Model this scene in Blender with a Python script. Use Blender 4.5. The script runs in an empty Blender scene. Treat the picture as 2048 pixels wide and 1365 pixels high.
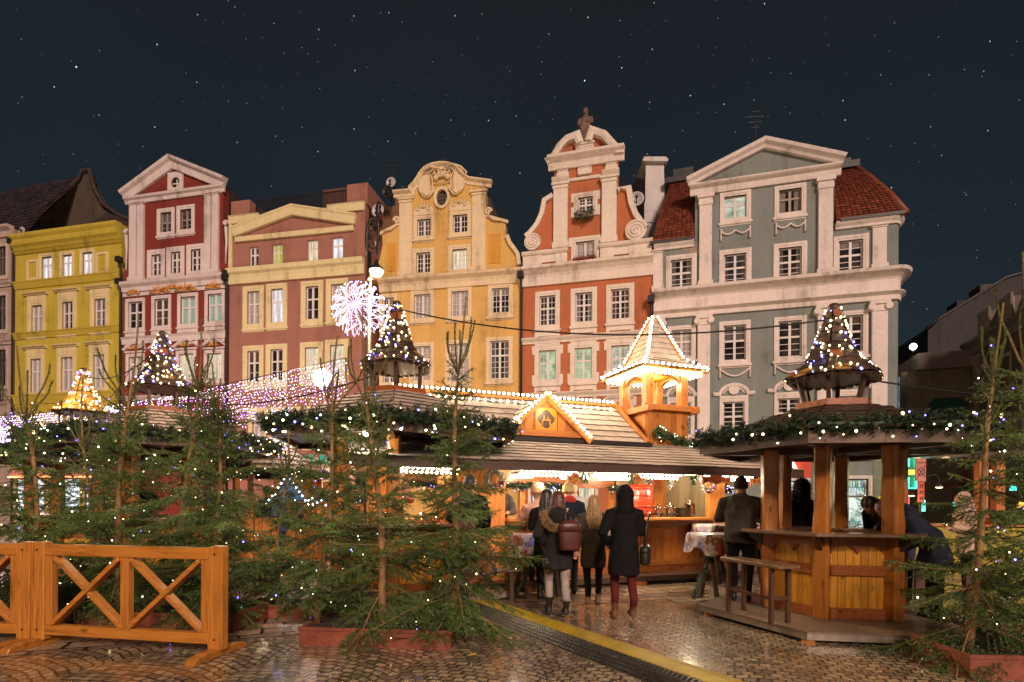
import bpy, bmesh, math, random
import numpy as np
from math import sin, cos, pi, radians, sqrt, atan2
from mathutils import Vector, Matrix
from mathutils.geometry import tessellate_polygon

random.seed(7)
RNG = np.random.default_rng(7)
SC = bpy.context.scene
COL = SC.collection

# ------------------------------------------------------------------ camera
FPX, UC, VH, CAM_H, ROLL = 1100.0, 1024.0, 1003.0, 1.45, 0.0061
cam_d = bpy.data.cameras.new("camera")
cam_d.sensor_width = 36.0
cam_d.lens = FPX / 2048 * 36
cam_d.shift_y = (VH - 682.5) / 2048
cam_d.clip_end = 2000
cam = bpy.data.objects.new("camera", cam_d)
COL.objects.link(cam)
_R, _U, _F = Vector((cos(ROLL), 0, sin(ROLL))), Vector((-sin(ROLL), 0, cos(ROLL))), Vector((0, 1, 0))
_m = Matrix((_R, _U, -_F)).transposed().to_4x4()
_m.translation = (0, 0, CAM_H)
cam.matrix_world = _m
SC.camera = cam

# ------------------------------------------------------------------ night sky
world = bpy.data.worlds.new("World")
SC.world = world
world.use_nodes = True
wt = world.node_tree
wt.nodes.clear()
def wn(t, **k):
    n = wt.nodes.new(t)
    for a, b in k.items():
        setattr(n, a, b)
    return n
w_out = wn('ShaderNodeOutputWorld')
w_bg = wn('ShaderNodeBackground')
w_tc = wn('ShaderNodeTexCoord')
w_sep = wn('ShaderNodeSeparateXYZ')
wt.links.new(w_tc.outputs['Generated'], w_sep.inputs[0])
w_ramp = wn('ShaderNodeValToRGB')
e = w_ramp.color_ramp.elements
e[0].position, e[0].color = 0.02, (0.0165, 0.028, 0.036, 1)
e[1].position, e[1].color = 0.75, (0.0105, 0.0130, 0.0165, 1)
e2 = e.new(0.4); e2.color = (0.0128, 0.0198, 0.0258, 1)
wt.links.new(w_sep.outputs['Z'], w_ramp.inputs[0])
# faint cloud-like unevenness of the night sky
w_ns = wn('ShaderNodeTexNoise'); w_ns.inputs['Scale'].default_value = 2.2; w_ns.inputs['Detail'].default_value = 4
w_nr = wn('ShaderNodeMapRange'); w_nr.inputs['To Min'].default_value = 0.78; w_nr.inputs['To Max'].default_value = 1.22
wt.links.new(w_tc.outputs['Generated'], w_ns.inputs['Vector'])
wt.links.new(w_ns.outputs['Fac'], w_nr.inputs['Value'])
w_mx = wn('ShaderNodeMixRGB', blend_type='MULTIPLY'); w_mx.inputs[0].default_value = 1
wt.links.new(w_ramp.outputs[0], w_mx.inputs[1]); wt.links.new(w_nr.outputs[0], w_mx.inputs[2])
# stars: one point per cell of an azimuth / elevation grid, random brightness
w_at = wn('ShaderNodeMath', operation='ARCTAN2'); wt.links.new(w_sep.outputs['X'], w_at.inputs[0]); wt.links.new(w_sep.outputs['Y'], w_at.inputs[1])
w_as = wn('ShaderNodeMath', operation='ARCSINE'); wt.links.new(w_sep.outputs['Z'], w_as.inputs[0])
w_cx = wn('ShaderNodeCombineXYZ'); wt.links.new(w_at.outputs[0], w_cx.inputs[0]); wt.links.new(w_as.outputs[0], w_cx.inputs[1])
def star_layer(scale, rad, gain, keep, off):
    mp = wn('ShaderNodeMapping'); mp.inputs['Location'].default_value = (off, off*1.7, 0); wt.links.new(w_cx.outputs[0], mp.inputs[0])
    v = wn('ShaderNodeTexVoronoi'); v.voronoi_dimensions = '2D'; v.inputs['Scale'].default_value = scale
    wt.links.new(mp.outputs[0], v.inputs['Vector'])
    lt = wn('ShaderNodeMapRange'); lt.interpolation_type = 'SMOOTHSTEP'
    lt.inputs['From Min'].default_value = rad * scale; lt.inputs['From Max'].default_value = rad * scale * 0.3
    wt.links.new(v.outputs['Distance'], lt.inputs['Value'])
    s = wn('ShaderNodeSeparateColor'); wt.links.new(v.outputs['Color'], s.inputs[0])
    b = wn('ShaderNodeMapRange'); b.inputs['From Min'].default_value = keep; b.inputs['To Max'].default_value = 1.0
    wt.links.new(s.outputs[0], b.inputs['Value'])
    p = wn('ShaderNodeMath', operation='POWER'); p.inputs[1].default_value = 3.8
    wt.links.new(b.outputs[0], p.inputs[0])
    m = wn('ShaderNodeMath', operation='MULTIPLY'); wt.links.new(lt.outputs[0], m.inputs[0]); wt.links.new(p.outputs[0], m.inputs[1])
    g = wn('ShaderNodeMath', operation='MULTIPLY'); g.inputs[1].default_value = gain; wt.links.new(m.outputs[0], g.inputs[0])
    c = wn('ShaderNodeMixRGB'); c.inputs[1].default_value = (0.62, 0.80, 1, 1); c.inputs[2].default_value = (1, 0.92, 0.85, 1)
    wt.links.new(s.outputs[1], c.inputs[0])
    o = wn('ShaderNodeMixRGB', blend_type='MULTIPLY'); o.inputs[0].default_value = 1
    wt.links.new(c.outputs[0], o.inputs[1]); wt.links.new(g.outputs[0], o.inputs[2])
    return o
add = w_mx
for sc_, rd_, gn_, kp_, of_ in ((17, 0.00095, 1.6, 0.0, 3.1), (36, 0.0008, 0.5, 0.0, 7.7), (6.3, 0.0011, 2.6, 0.3, 1.3)):
    L = star_layer(sc_, rd_, gn_, kp_, of_)
    a2 = wn('ShaderNodeMixRGB', blend_type='ADD'); a2.inputs[0].default_value = 1
    wt.links.new(add.outputs[0], a2.inputs[1]); wt.links.new(L.outputs[0], a2.inputs[2]); add = a2
wt.links.new(add.outputs[0], w_bg.inputs[0])
w_bg.inputs[1].default_value = 1.0
wt.links.new(w_bg.outputs[0], w_out.inputs[0])

# ------------------------------------------------------------------ the lit square behind the viewer: one broad warm lamp direction
sun_d = bpy.data.lights.new("square_light", 'SUN')
sun_d.energy = 2.9
sun_d.angle = radians(14)
sun_d.color = (1.0, 0.735, 0.61)
sun = bpy.data.objects.new("square_light", sun_d)
COL.objects.link(sun)
_az, _el = radians(17), radians(25)          # from behind the camera, to its right
sun.rotation_euler = Vector((sin(_az) * cos(_el), -cos(_az) * cos(_el), sin(_el))).to_track_quat('Z', 'Y').to_euler()
sun.location = (4, -25, 14)

SC.view_settings.view_transform = 'Standard'
SC.view_settings.look = 'None'
SC.view_settings.exposure = 0
SC.view_settings.gamma = 1
SC.cycles.use_denoising = True
SC.cycles.max_bounces = 6
SC.cycles.diffuse_bounces = 3
SC.cycles.glossy_bounces = 3
SC.cycles.transparent_max_bounces = 8
SC.cycles.sample_clamp_indirect = 2.0
SC.cycles.caustics_reflective = False
SC.cycles.caustics_refractive = False

# ------------------------------------------------------------------ picture to place
def ray(u, v):
    return _R * ((u - UC) / FPX) + _U * ((VH - v) / FPX) + _F
def at(u, v, Y):                       # the point seen at (u, v) at depth Y
    d = ray(u, v)
    return Vector((d.x * Y, Y, CAM_H + d.z * Y))
def ground(u, v, z=0.0):
    d = ray(u, v)
    t = (z - CAM_H) / d.z
    return Vector((d.x * t, d.y * t, z))

def smooth(L, n=4):                    # Catmull-Rom through the points
    P = [Vector(p) for p in L]; out = []
    for i in range(len(P)-1):
        p0, p1, p2, p3 = P[max(i-1, 0)], P[i], P[i+1], P[min(i+2, len(P)-1)]
        for k in range(n):
            t = k/n; out.append(tuple(.5*((2*p1) + (p2-p0)*t + (2*p0-5*p1+4*p2-p3)*t*t + (3*p1-p0-3*p2+p3)*t**3)))
    return out + [tuple(P[-1])]
# ------------------------------------------------------------------ mesh builder
def V(*a): return Vector(a)
class MB:
    def __init__(self): self.v, self.f, self.m, self.s = [], [], [], []
    def add(self, verts, faces, m=0, smooth=False):
        b = len(self.v)
        self.v += [tuple(p) for p in verts]
        self.f += [tuple(i + b for i in f) for f in faces]
        self.m += [m] * len(faces); self.s += [smooth] * len(faces)
        return self
    def box(self, x0, x1, y0, y1, z0, z1, m=0):
        return self.add([(x0,y0,z0),(x1,y0,z0),(x1,y1,z0),(x0,y1,z0),(x0,y0,z1),(x1,y0,z1),(x1,y1,z1),(x0,y1,z1)],
            [(3,2,1,0),(4,5,6,7),(0,1,5,4),(1,2,6,5),(2,3,7,6),(3,0,4,7)], m)
    def beam(self, p0, p1, w, h, up=(0,0,1), m=0):
        p0, p1 = Vector(p0), Vector(p1); d = (p1 - p0).normalized(); up = Vector(up)
        if abs(d.dot(up)) > 0.98: up = Vector((0,1,0))
        x = d.cross(up).normalized() * (w/2); y = x.normalized().cross(d).normalized() * (h/2)
        vs = [p + a*x + b*y for p in (p0, p1) for a, b in ((-1,-1),(1,-1),(1,1),(-1,1))]
        return self.add(vs, [(3,2,1,0),(4,5,6,7),(0,1,5,4),(1,2,6,5),(2,3,7,6),(3,0,4,7)], m)
    def tube(self, pts, r, n=8, m=0, cap=True, smooth=True, sq=None):
        pts = [Vector(p) for p in pts]
        if not hasattr(r, '__len__'): r = [r] * len(pts)
        rings = []; prev = None
        for i, p in enumerate(pts):
            d = (pts[min(i+1, len(pts)-1)] - pts[max(i-1, 0)])
            d = d.normalized() if d.length > 1e-9 else Vector((0,0,1))
            if prev is None:
                a = d.cross(Vector((0,0,1)) if abs(d.z) < .9 else Vector((1,0,0))).normalized()
            else:
                a = (prev - d * prev.dot(d)).normalized()
            prev = a; b = d.cross(a)
            rings.append([p + (a * cos(2*pi*k/n) + b * sin(2*pi*k/n)) * r[i] for k in range(n)])
        return self.loft(rings, m, cap, smooth)
    def loft(self, rings, m=0, cap=True, smooth=True, closed=True):
        n = len(rings[0]); vs = [p for R in rings for p in R]; fs = []
        for i in range(len(rings)-1):
            for k in range(n if closed else n-1):
                k2 = (k+1) % n
                fs.append((i*n+k, i*n+k2, (i+1)*n+k2, (i+1)*n+k))
        if cap and closed:
            fs.append(tuple(reversed(range(n)))); fs.append(tuple((len(rings)-1)*n + k for k in range(n)))
        return self.add(vs, fs, m, smooth)
    def ell(self, secs, n=16, m=0, smooth=True):     # secs: (x, y, z, rx, ry)
        return self.loft([[(x + rx*cos(2*pi*k/n), y + ry*sin(2*pi*k/n), z) for k in range(n)] for x, y, z, rx, ry in secs], m, True, smooth)
    def ball(self, c, r, n=12, k=8, m=0):
        rx, ry, rz = r if hasattr(r, '__len__') else (r, r, r)
        return self.ell([(c[0], c[1], c[2] + rz*-cos(pi*i/k), max(rx*sin(pi*i/k), 1e-4), max(ry*sin(pi*i/k), 1e-4)) for i in range(k+1)], n, m)
    def lathe(self, prof, n=16, c=(0,0,0), m=0, smooth=True, rot=0.0):
        return self.loft([[(c[0] + r*cos(2*pi*k/n+rot), c[1] + r*sin(2*pi*k/n+rot), c[2] + z) for k in range(n)] for r, z in prof], m, True, smooth)
    def prism(self, poly, y0, y1, holes=(), m=0, axis='y', deep=None):
        """polygon in (x, z) with holes, extruded from y0 to y1"""
        loops = [list(poly)] + [list(h) for h in holes]
        flat = [p for L in loops for p in L]
        tris = tessellate_polygon([[Vector((a, b, 0)) for a, b in L] for L in loops])
        def P(a, b, y): return (a, y, b) if axis == 'y' else ((a, b, y) if axis == 'z' else (y, a, b))
        n = len(flat)
        y2 = y1
        vs = [P(a, b, y0) for a, b in flat] + [P(a, b, y2) for a, b in flat]
        fs = []
        for t in tris:
            a, b, c = (flat[i] for i in t)
            ar = (b[0]-a[0])*(c[1]-a[1]) - (b[1]-a[1])*(c[0]-a[0])
            t = tuple(t) if ar > 0 else tuple(reversed(t))
            fs.append(t); fs.append(tuple(n + i for i in reversed(t)))
        b0 = 0
        for L in loops:
            k = len(L)
            for i in range(k):
                j = (i+1) % k
                fs.append((b0+i, b0+j, n+b0+j, n+b0+i))
            b0 += k
        return self.add(vs, fs, m)
    def mould(self, line, prof, m=0, closed=False, y=0.0):
        """sweep a closed profile [(offset to the left of travel, projection)] along a line in (x, z)"""
        n = len(line); rings = []
        for i, (x, z) in enumerate(line):
            a = Vector(line[i-1]) if (i > 0 or closed) else None
            b = Vector(line[(i+1) % n]) if (i < n-1 or closed) else None
            p = Vector((x, z))
            d1 = (p - a).normalized() if a is not None else None
            d2 = (b - p).normalized() if b is not None else None
            d1 = d1 if d1 is not None else d2; d2 = d2 if d2 is not None else d1
            n1, n2 = Vector((-d1.y, d1.x)), Vector((-d2.y, d2.x))
            nn = (n1 + n2); nn = nn / max(nn.length_squared / 2, 0.35)
            rings.append([(x + nn.x*o, y - pr, z + nn.y*o) for o, pr in prof])
        if closed: rings.append(rings[0])
        return self.loft(rings, m, not closed, False)
    def xf(self, M, i0=0):
        self.v[i0:] = [tuple(M @ Vector(p)) for p in self.v[i0:]]; return self
    def mesh(self, name, mats):
        me = bpy.data.meshes.new(name)
        if not self.v: return me
        me.from_pydata(self.v, [], self.f)
        for mt in mats: me.materials.append(mt)
        me.polygons.foreach_set('material_index', self.m)
        me.polygons.foreach_set('use_smooth', self.s)
        bm = bmesh.new(); bm.from_mesh(me); bmesh.ops.recalc_face_normals(bm, faces=bm.faces); bm.to_mesh(me); bm.free()
        me.update()
        return me
    def build(self, name, mats, parent=None, loc=(0,0,0), rz=0.0, bevel=0.0):
        if not isinstance(mats, (list, tuple)): mats = [mats]
        return link(name, self.mesh(name, mats), parent, loc, rz, bevel)
def link(name, me, parent=None, loc=(0,0,0), rz=0.0, bevel=0.0):
    o = bpy.data.objects.new(name, me); COL.objects.link(o)
    o.location = loc; o.rotation_euler = (0, 0, rz)
    if parent is not None: o.parent = parent
    if bevel:
        b = o.modifiers.new('bevel', 'BEVEL'); b.width = bevel; b.segments = 1; b.limit_method = 'ANGLE'; b.angle_limit = radians(40)
    return o
def tag(o, label=None, cat=None, group=None, kind=None):
    if label: o['label'] = label
    if cat: o['category'] = cat
    if group: o['group'] = group
    if kind: o['kind'] = kind
    return o
def thing(name, label, cat, loc=(0,0,0), rz=0.0, group=None):
    o = bpy.data.objects.new(name, None); COL.objects.link(o)
    o.location = loc; o.rotation_euler = (0, 0, rz); o.empty_display_size = .1
    return tag(o, label, cat, group)
def fastmesh(name, verts, faces, mats, mi=None, smooth=False):
    """verts (n,3) float, faces (m,k) int as numpy arrays"""
    me = bpy.data.meshes.new(name); n, (m, k) = len(verts), faces.shape
    me.vertices.add(n); me.vertices.foreach_set('co', np.ascontiguousarray(verts, dtype=np.float32).ravel())
    me.loops.add(m*k); me.loops.foreach_set('vertex_index', np.ascontiguousarray(faces, dtype=np.int32).ravel())
    me.polygons.add(m); me.polygons.foreach_set('loop_start', np.arange(0, m*k, k, dtype=np.int32))
    me.polygons.foreach_set('loop_total', np.full(m, k, dtype=np.int32))
    for mt in mats: me.materials.append(mt)
    if mi is not None: me.polygons.foreach_set('material_index', np.asarray(mi, dtype=np.int32))
    if smooth: me.polygons.foreach_set('use_smooth', np.ones(m, dtype=bool))
    me.update(calc_edges=True); me.validate()
    return me

# ------------------------------------------------------------------ materials
MATS = {}
def nodes_of(m):
    m.use_nodes = True
    return m.node_tree, m.node_tree.nodes['Principled BSDF']
def N(t, typ, inputs=None, **k):
    n = t.nodes.new(typ)
    for a, b in k.items(): setattr(n, a, b)
    for a, b in (inputs or {}).items():
        if hasattr(b, 'is_output'): t.links.new(b, n.inputs[a])
        else: n.inputs[a].default_value = b
    return n
def c4(c, k=1.0): return (min(c[0]*k, 1), min(c[1]*k, 1), min(c[2]*k, 1), 1)
def mat_plain(name, col, rough=.6, metal=0.0, var=.25, scale=6.0, bump=0.0, bscale=40.0, stretch=(1,1,1), spec=.5, island=0.0, sheen=0.0):
    """one colour broken up by soft noise, with a fine bump"""
    if name in MATS: return MATS[name]
    m = bpy.data.materials.new(name); t, p = nodes_of(m)
    tc = N(t, 'ShaderNodeTexCoord'); mp = N(t, 'ShaderNodeMapping', {'Vector': tc.outputs['Object'], 'Scale': stretch})
    ns = N(t, 'ShaderNodeTexNoise', {'Vector': mp.outputs[0], 'Scale': scale, 'Detail': 6.0, 'Roughness': .62})
    rp = N(t, 'ShaderNodeValToRGB', {'Fac': ns.outputs['Fac']})
    rp.color_ramp.elements[0].position, rp.color_ramp.elements[1].position = .3, .7
    rp.color_ramp.elements[0].color, rp.color_ramp.elements[1].color = c4(col, 1-var), c4(col, 1+var*.7)
    out = rp.outputs[0]
    if island:
        g = N(t, 'ShaderNodeNewGeometry'); mr = N(t, 'ShaderNodeMapRange', {'Value': g.outputs['Random Per Island'], 'To Min': 1-island, 'To Max': 1+island})
        mx = N(t, 'ShaderNodeMixRGB', {0: 1.0, 1: out, 2: mr.outputs[0]}, blend_type='MULTIPLY'); out = mx.outputs[0]
    t.links.new(out, p.inputs['Base Color'])
    rr = N(t, 'ShaderNodeMapRange', {'Value': ns.outputs['Fac'], 'To Min': max(rough-.12, .03), 'To Max': min(rough+.12, 1)})
    t.links.new(rr.outputs[0], p.inputs['Roughness'])
    p.inputs['Metallic'].default_value = metal; p.inputs['Specular IOR Level'].default_value = spec
    if sheen: p.inputs['Sheen Weight'].default_value = sheen
    if bump:
        n2 = N(t, 'ShaderNodeTexNoise', {'Vector': mp.outputs[0], 'Scale': bscale, 'Detail': 4.0})
        bp = N(t, 'ShaderNodeBump', {'Height': n2.outputs['Fac'], 'Strength': bump, 'Distance': .02}); t.links.new(bp.outputs[0], p.inputs['Normal'])
    MATS[name] = m
    return m
def mat_plaster(name, col, dirt=.35):
    """painted render: blotches, run-down streaks, fine grain"""
    if name in MATS: return MATS[name]
    m = bpy.data.materials.new(name); t, p = nodes_of(m)
    tc = N(t, 'ShaderNodeTexCoord')
    a = N(t, 'ShaderNodeTexNoise', {'Vector': tc.outputs['Object'], 'Scale': .55, 'Detail': 7.0, 'Roughness': .65})
    mp = N(t, 'ShaderNodeMapping', {'Vector': tc.outputs['Object'], 'Scale': (2.6, 2.6, .22)})
    b = N(t, 'ShaderNodeTexNoise', {'Vector': mp.outputs[0], 'Scale': 1.0, 'Detail': 6.0, 'Roughness': .7})
    mm = N(t, 'ShaderNodeMath', {0: a.outputs['Fac'], 1: b.outputs['Fac']}, operation='ADD')
    rp = N(t, 'ShaderNodeValToRGB', {'Fac': mm.outputs[0]})
    E = rp.color_ramp.elements; E[0].position, E[1].position = .72, 1.25 if False else 1.0
    mr = N(t, 'ShaderNodeMapRange', {'Value': mm.outputs[0], 'From Min': .76, 'From Max': 1.18}); t.links.new(mr.outputs[0], rp.inputs['Fac'])
    E[0].position, E[0].color = .0, c4((col[0]*.9, col[1]*.88, col[2]*.84), 1-dirt)
    E[1].position, E[1].color = 1.0, c4(col, 1.08)
    e = E.new(.42); e.color = c4(col, .97)
    fine = N(t, 'ShaderNodeTexNoise', {'Vector': tc.outputs['Object'], 'Scale': 9.0, 'Detail': 8.0})
    fr = N(t, 'ShaderNodeMapRange', {'Value': fine.outputs['Fac'], 'To Min': .80, 'To Max': 1.16})
    mx = N(t, 'ShaderNodeMixRGB', {0: 1.0, 1: rp.outputs[0], 2: fr.outputs[0]}, blend_type='MULTIPLY')
    t.links.new(mx.outputs[0], p.inputs['Base Color'])
    p.inputs['Roughness'].default_value = .85; p.inputs['Specular IOR Level'].default_value = .25
    g = N(t, 'ShaderNodeTexNoise', {'Vector': tc.outputs['Object'], 'Scale': 30.0, 'Detail': 5.0})
    bp = N(t, 'ShaderNodeBump', {'Height': g.outputs['Fac'], 'Strength': .25, 'Distance': .02}); t.links.new(bp.outputs[0], p.inputs['Normal'])
    MATS[name] = m
    return m
def mat_wood(name, col, axis='z', rough=.42, gap=0.0, knots=True, dark=.45, coat=.25):
    """boards with long grain and knots; gap > 0 draws the joints of boards that wide"""
    if name in MATS: return MATS[name]
    m = bpy.data.materials.new(name); t, p = nodes_of(m)
    tc = N(t, 'ShaderNodeTexCoord')
    sc = {'z': (9, 9, .9), 'x': (.9, 9, 9), 'y': (9, .9, 9)}[axis]
    g = N(t, 'ShaderNodeNewGeometry')
    off = N(t, 'ShaderNodeVectorMath', {0: tc.outputs['Object'], 1: g.outputs['Random Per Island']}, operation='ADD')
    mp = N(t, 'ShaderNodeMapping', {'Vector': off.outputs[0], 'Scale': sc})
    w = N(t, 'ShaderNodeTexNoise', {'Vector': mp.outputs[0], 'Scale': 2.2, 'Detail': 8.0, 'Roughness': .7, 'Distortion': .8})
    rp = N(t, 'ShaderNodeValToRGB', {'Fac': w.outputs['Fac']})
    E = rp.color_ramp.elements
    E[0].position, E[0].color = .28, c4((col[0], col[1]*.82, col[2]*.7), dark)
    E[1].position, E[1].color = .72, c4(col, 1.15)
    e = E.new(.48); e.color = c4(col, .9)
    out = rp.outputs[0]
    isl = N(t, 'ShaderNodeMapRange', {'Value': g.outputs['Random Per Island'], 'To Min': .72, 'To Max': 1.2})
    out = N(t, 'ShaderNodeMixRGB', {0: 1.0, 1: out, 2: isl.outputs[0]}, blend_type='MULTIPLY').outputs[0]
    if knots:
        mk = N(t, 'ShaderNodeMapping', {'Vector': off.outputs[0], 'Scale': {'z': (7, 7, 2.6), 'x': (2.6, 7, 7), 'y': (7, 2.6, 7)}[axis]})
        vk = N(t, 'ShaderNodeTexVoronoi', {'Vector': mk.outputs[0], 'Scale': 1.0})
        kr = N(t, 'ShaderNodeMapRange', {'Value': vk.outputs['Distance'], 'From Min': .06, 'From Max': .2, 'To Min': .25, 'To Max': 1.0})
        out = N(t, 'ShaderNodeMixRGB', {0: 1.0, 1: out, 2: kr.outputs[0]}, blend_type='MULTIPLY').outputs[0]
    t.links.new(out, p.inputs['Base Color'])
    rr = N(t, 'ShaderNodeMapRange', {'Value': w.outputs['Fac'], 'To Min': rough-.12, 'To Max': rough+.18}); t.links.new(rr.outputs[0], p.inputs['Roughness'])
    bp = N(t, 'ShaderNodeBump', {'Height': w.outputs['Fac'], 'Strength': .35, 'Distance': .006}); t.links.new(bp.outputs[0], p.inputs['Normal'])
    p.inputs['Coat Weight'].default_value = coat; p.inputs['Coat Roughness'].default_value = .2
    MATS[name] = m
    return m
def mat_emit(name, col, power, sample='NONE', pattern=None):
    if name in MATS: return MATS[name]
    m = bpy.data.materials.new(name); m.use_nodes = True; t = m.node_tree; t.nodes.clear()
    o = N(t, 'ShaderNodeOutputMaterial'); em = N(t, 'ShaderNodeEmission', {'Color': c4(col) if max(col) <= 1 else (*col, 1), 'Strength': power})
    t.links.new(em.outputs[0], o.inputs[0])
    if pattern:
        tc = N(t, 'ShaderNodeTexCoord'); mp = N(t, 'ShaderNodeMapping', {'Vector': tc.outputs['Object'], 'Scale': pattern})
        ns = N(t, 'ShaderNodeTexNoise', {'Vector': mp.outputs[0], 'Scale': 1.0, 'Detail': 3.0})
        mr = N(t, 'ShaderNodeMapRange', {'Value': ns.outputs['Fac'], 'From Min': .3, 'From Max': .7, 'To Min': power*.35, 'To Max': power*1.25}); t.links.new(mr.outputs[0], em.inputs['Strength'])
    m.cycles.emission_sampling = sample
    MATS[name] = m
    return m
def mat_glass_dark(name, col=(.012, .011, .012), rough=.06):
    if name in MATS: return MATS[name]
    m = bpy.data.materials.new(name); t, p = nodes_of(m)
    tc = N(t, 'ShaderNodeTexCoord'); ns = N(t, 'ShaderNodeTexNoise', {'Vector': tc.outputs['Object'], 'Scale': 1.3, 'Detail': 3.0})
    rp = N(t, 'ShaderNodeValToRGB', {'Fac': ns.outputs['Fac']})
    rp.color_ramp.elements[0].position, rp.color_ramp.elements[1].position = .4, .62
    rp.color_ramp.elements[0].color, rp.color_ramp.elements[1].color = c4(col), c4((col[0]*3+.015, col[1]*3+.012, col[2]*3+.01))
    t.links.new(rp.outputs[0], p.inputs['Base Color']); p.inputs['Roughness'].default_value = rough
    bp = N(t, 'ShaderNodeBump', {'Height': ns.outputs['Fac'], 'Strength': .03, 'Distance': .05}); t.links.new(bp.outputs[0], p.inputs['Normal'])
    MATS[name] = m
    return m
def mat_curtain(name, col):
    if name in MATS: return MATS[name]
    m = bpy.data.materials.new(name); t, p = nodes_of(m)
    tc = N(t, 'ShaderNodeTexCoord'); mp = N(t, 'ShaderNodeMapping', {'Vector': tc.outputs['Object'], 'Scale': (22, 1, .6)})
    w = N(t, 'ShaderNodeTexNoise', {'Vector': mp.outputs[0], 'Scale': 1.0, 'Detail': 2.0})
    rp = N(t, 'ShaderNodeValToRGB', {'Fac': w.outputs['Fac']}); rp.color_ramp.elements[0].position, rp.color_ramp.elements[1].position = .35, .65
    rp.color_ramp.elements[0].color, rp.color_ramp.elements[1].color = c4(col, .6), c4(col, 1.1)
    t.links.new(rp.outputs[0], p.inputs['Base Color']); p.inputs['Roughness'].default_value = .35
    p.inputs['Coat Weight'].default_value = .5; p.inputs['Coat Roughness'].default_value = .05
    MATS[name] = m
    return m
def point_light(name, loc, energy, col=(1, .82, .55), r=.06, parent=None):
    d = bpy.data.lights.new(name, 'POINT'); d.energy = energy; d.color = col; d.shadow_soft_size = r
    o = bpy.data.objects.new(name, d); COL.objects.link(o); o.location = loc
    if parent is not None: o.parent = parent
    return o
def text_mesh(s, size, depth, m, name='lettering', parent=None, loc=(0,0,0), rot=(pi/2,0,0), shear=0.0, bold=0.0):
    cu = bpy.data.curves.new(name, 'FONT'); cu.body = s; cu.size = size; cu.extrude = depth/2; cu.align_x = 'CENTER'; cu.align_y = 'CENTER'; cu.shear = shear; cu.offset = bold
    tmp = bpy.data.objects.new('tmp', cu); COL.objects.link(tmp)
    dg = bpy.context.evaluated_depsgraph_get()
    me = bpy.data.meshes.new_from_object(tmp.evaluated_get(dg)); bpy.data.objects.remove(tmp); bpy.data.curves.remove(cu)
    me.materials.clear(); me.materials.append(m)
    for q in me.polygons: q.material_index = 0
    o = link(name, me, parent, loc); o.rotation_euler = rot
    return o
def remesh(mb, name, mats, voxel, smooth=4, pick=None, noise=None):
    """weld overlapping closed shapes of a builder into one continuous skin"""
    me = mb.mesh(name + '_raw', [])
    tmp = bpy.data.objects.new('tmp', me); COL.objects.link(tmp)
    r = tmp.modifiers.new('r', 'REMESH'); r.mode = 'VOXEL'; r.voxel_size = voxel; r.use_smooth_shade = True
    if smooth:
        s = tmp.modifiers.new('s', 'SMOOTH'); s.factor = .5; s.iterations = smooth
    dg = bpy.context.evaluated_depsgraph_get()
    out = bpy.data.meshes.new_from_object(tmp.evaluated_get(dg)); bpy.data.objects.remove(tmp); bpy.data.meshes.remove(me)
    out.name = name; out.materials.clear()
    for mt in mats: out.materials.append(mt)
    n = len(out.vertices)
    if noise and n:
        co = np.empty(n*3, np.float32); out.vertices.foreach_get('co', co); co = co.reshape(-1, 3)
        no = np.empty(n*3, np.float32); out.vertices.foreach_get('normal', no); no = no.reshape(-1, 3)
        co += no * noise(co)[:, None]; out.vertices.foreach_set('co', co.ravel())
    k = len(out.polygons)
    if pick and k:
        c = np.empty(k*3, np.float32); out.polygons.foreach_get('center', c)
        out.polygons.foreach_set('material_index', pick(c.reshape(-1, 3)).astype(np.int32))
    elif k: out.polygons.foreach_set('material_index', np.zeros(k, np.int32))
    out.polygons.foreach_set('use_smooth', np.ones(k, dtype=bool))
    out.update()
    return out

# bulbs: small balls of one of a few glowing materials
E_WARM = mat_emit('bulb_warm_white', (1, .76, .38), 10)
E_STALL = mat_emit('bulb_stall_white', (1, .86, .58), 30)
E_BLUE = mat_emit('bulb_blue', (.16, .14, 1), 12)
E_COOL = mat_emit('bulb_cool_white', (.88, 1, .78), 8)
E_PURP = mat_emit('bulb_violet', (.50, .30, 1), 10)
M_WIRE = mat_plain('cable_black', (.012, .014, .012), .5)
_bm = {}
def bulb_mesh(mat, r):
    key = (mat.name, round(r, 4))
    if key not in _bm:
        b = MB(); b.ball((0,0,0), r, 6, 4); _bm[key] = b.mesh('bulb', [mat])
    return _bm[key]
def bulbs(parent, items, cap=100):
    """items: (point, material, radius); the first `cap` are parts of their own, the rest one part"""
    for p, m, r in items[:cap]:
        link('bulb', bulb_mesh(m, r), parent, p)
    if len(items) > cap:
        mb = MB(); mats = []
        for p, m, r in items[cap:]:
            if m not in mats: mats.append(m)
            mb.ball(p, r, 6, 4, mats.index(m))
        tag(mb.build('bulb_mass', mats, parent), kind='stuff')

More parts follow.
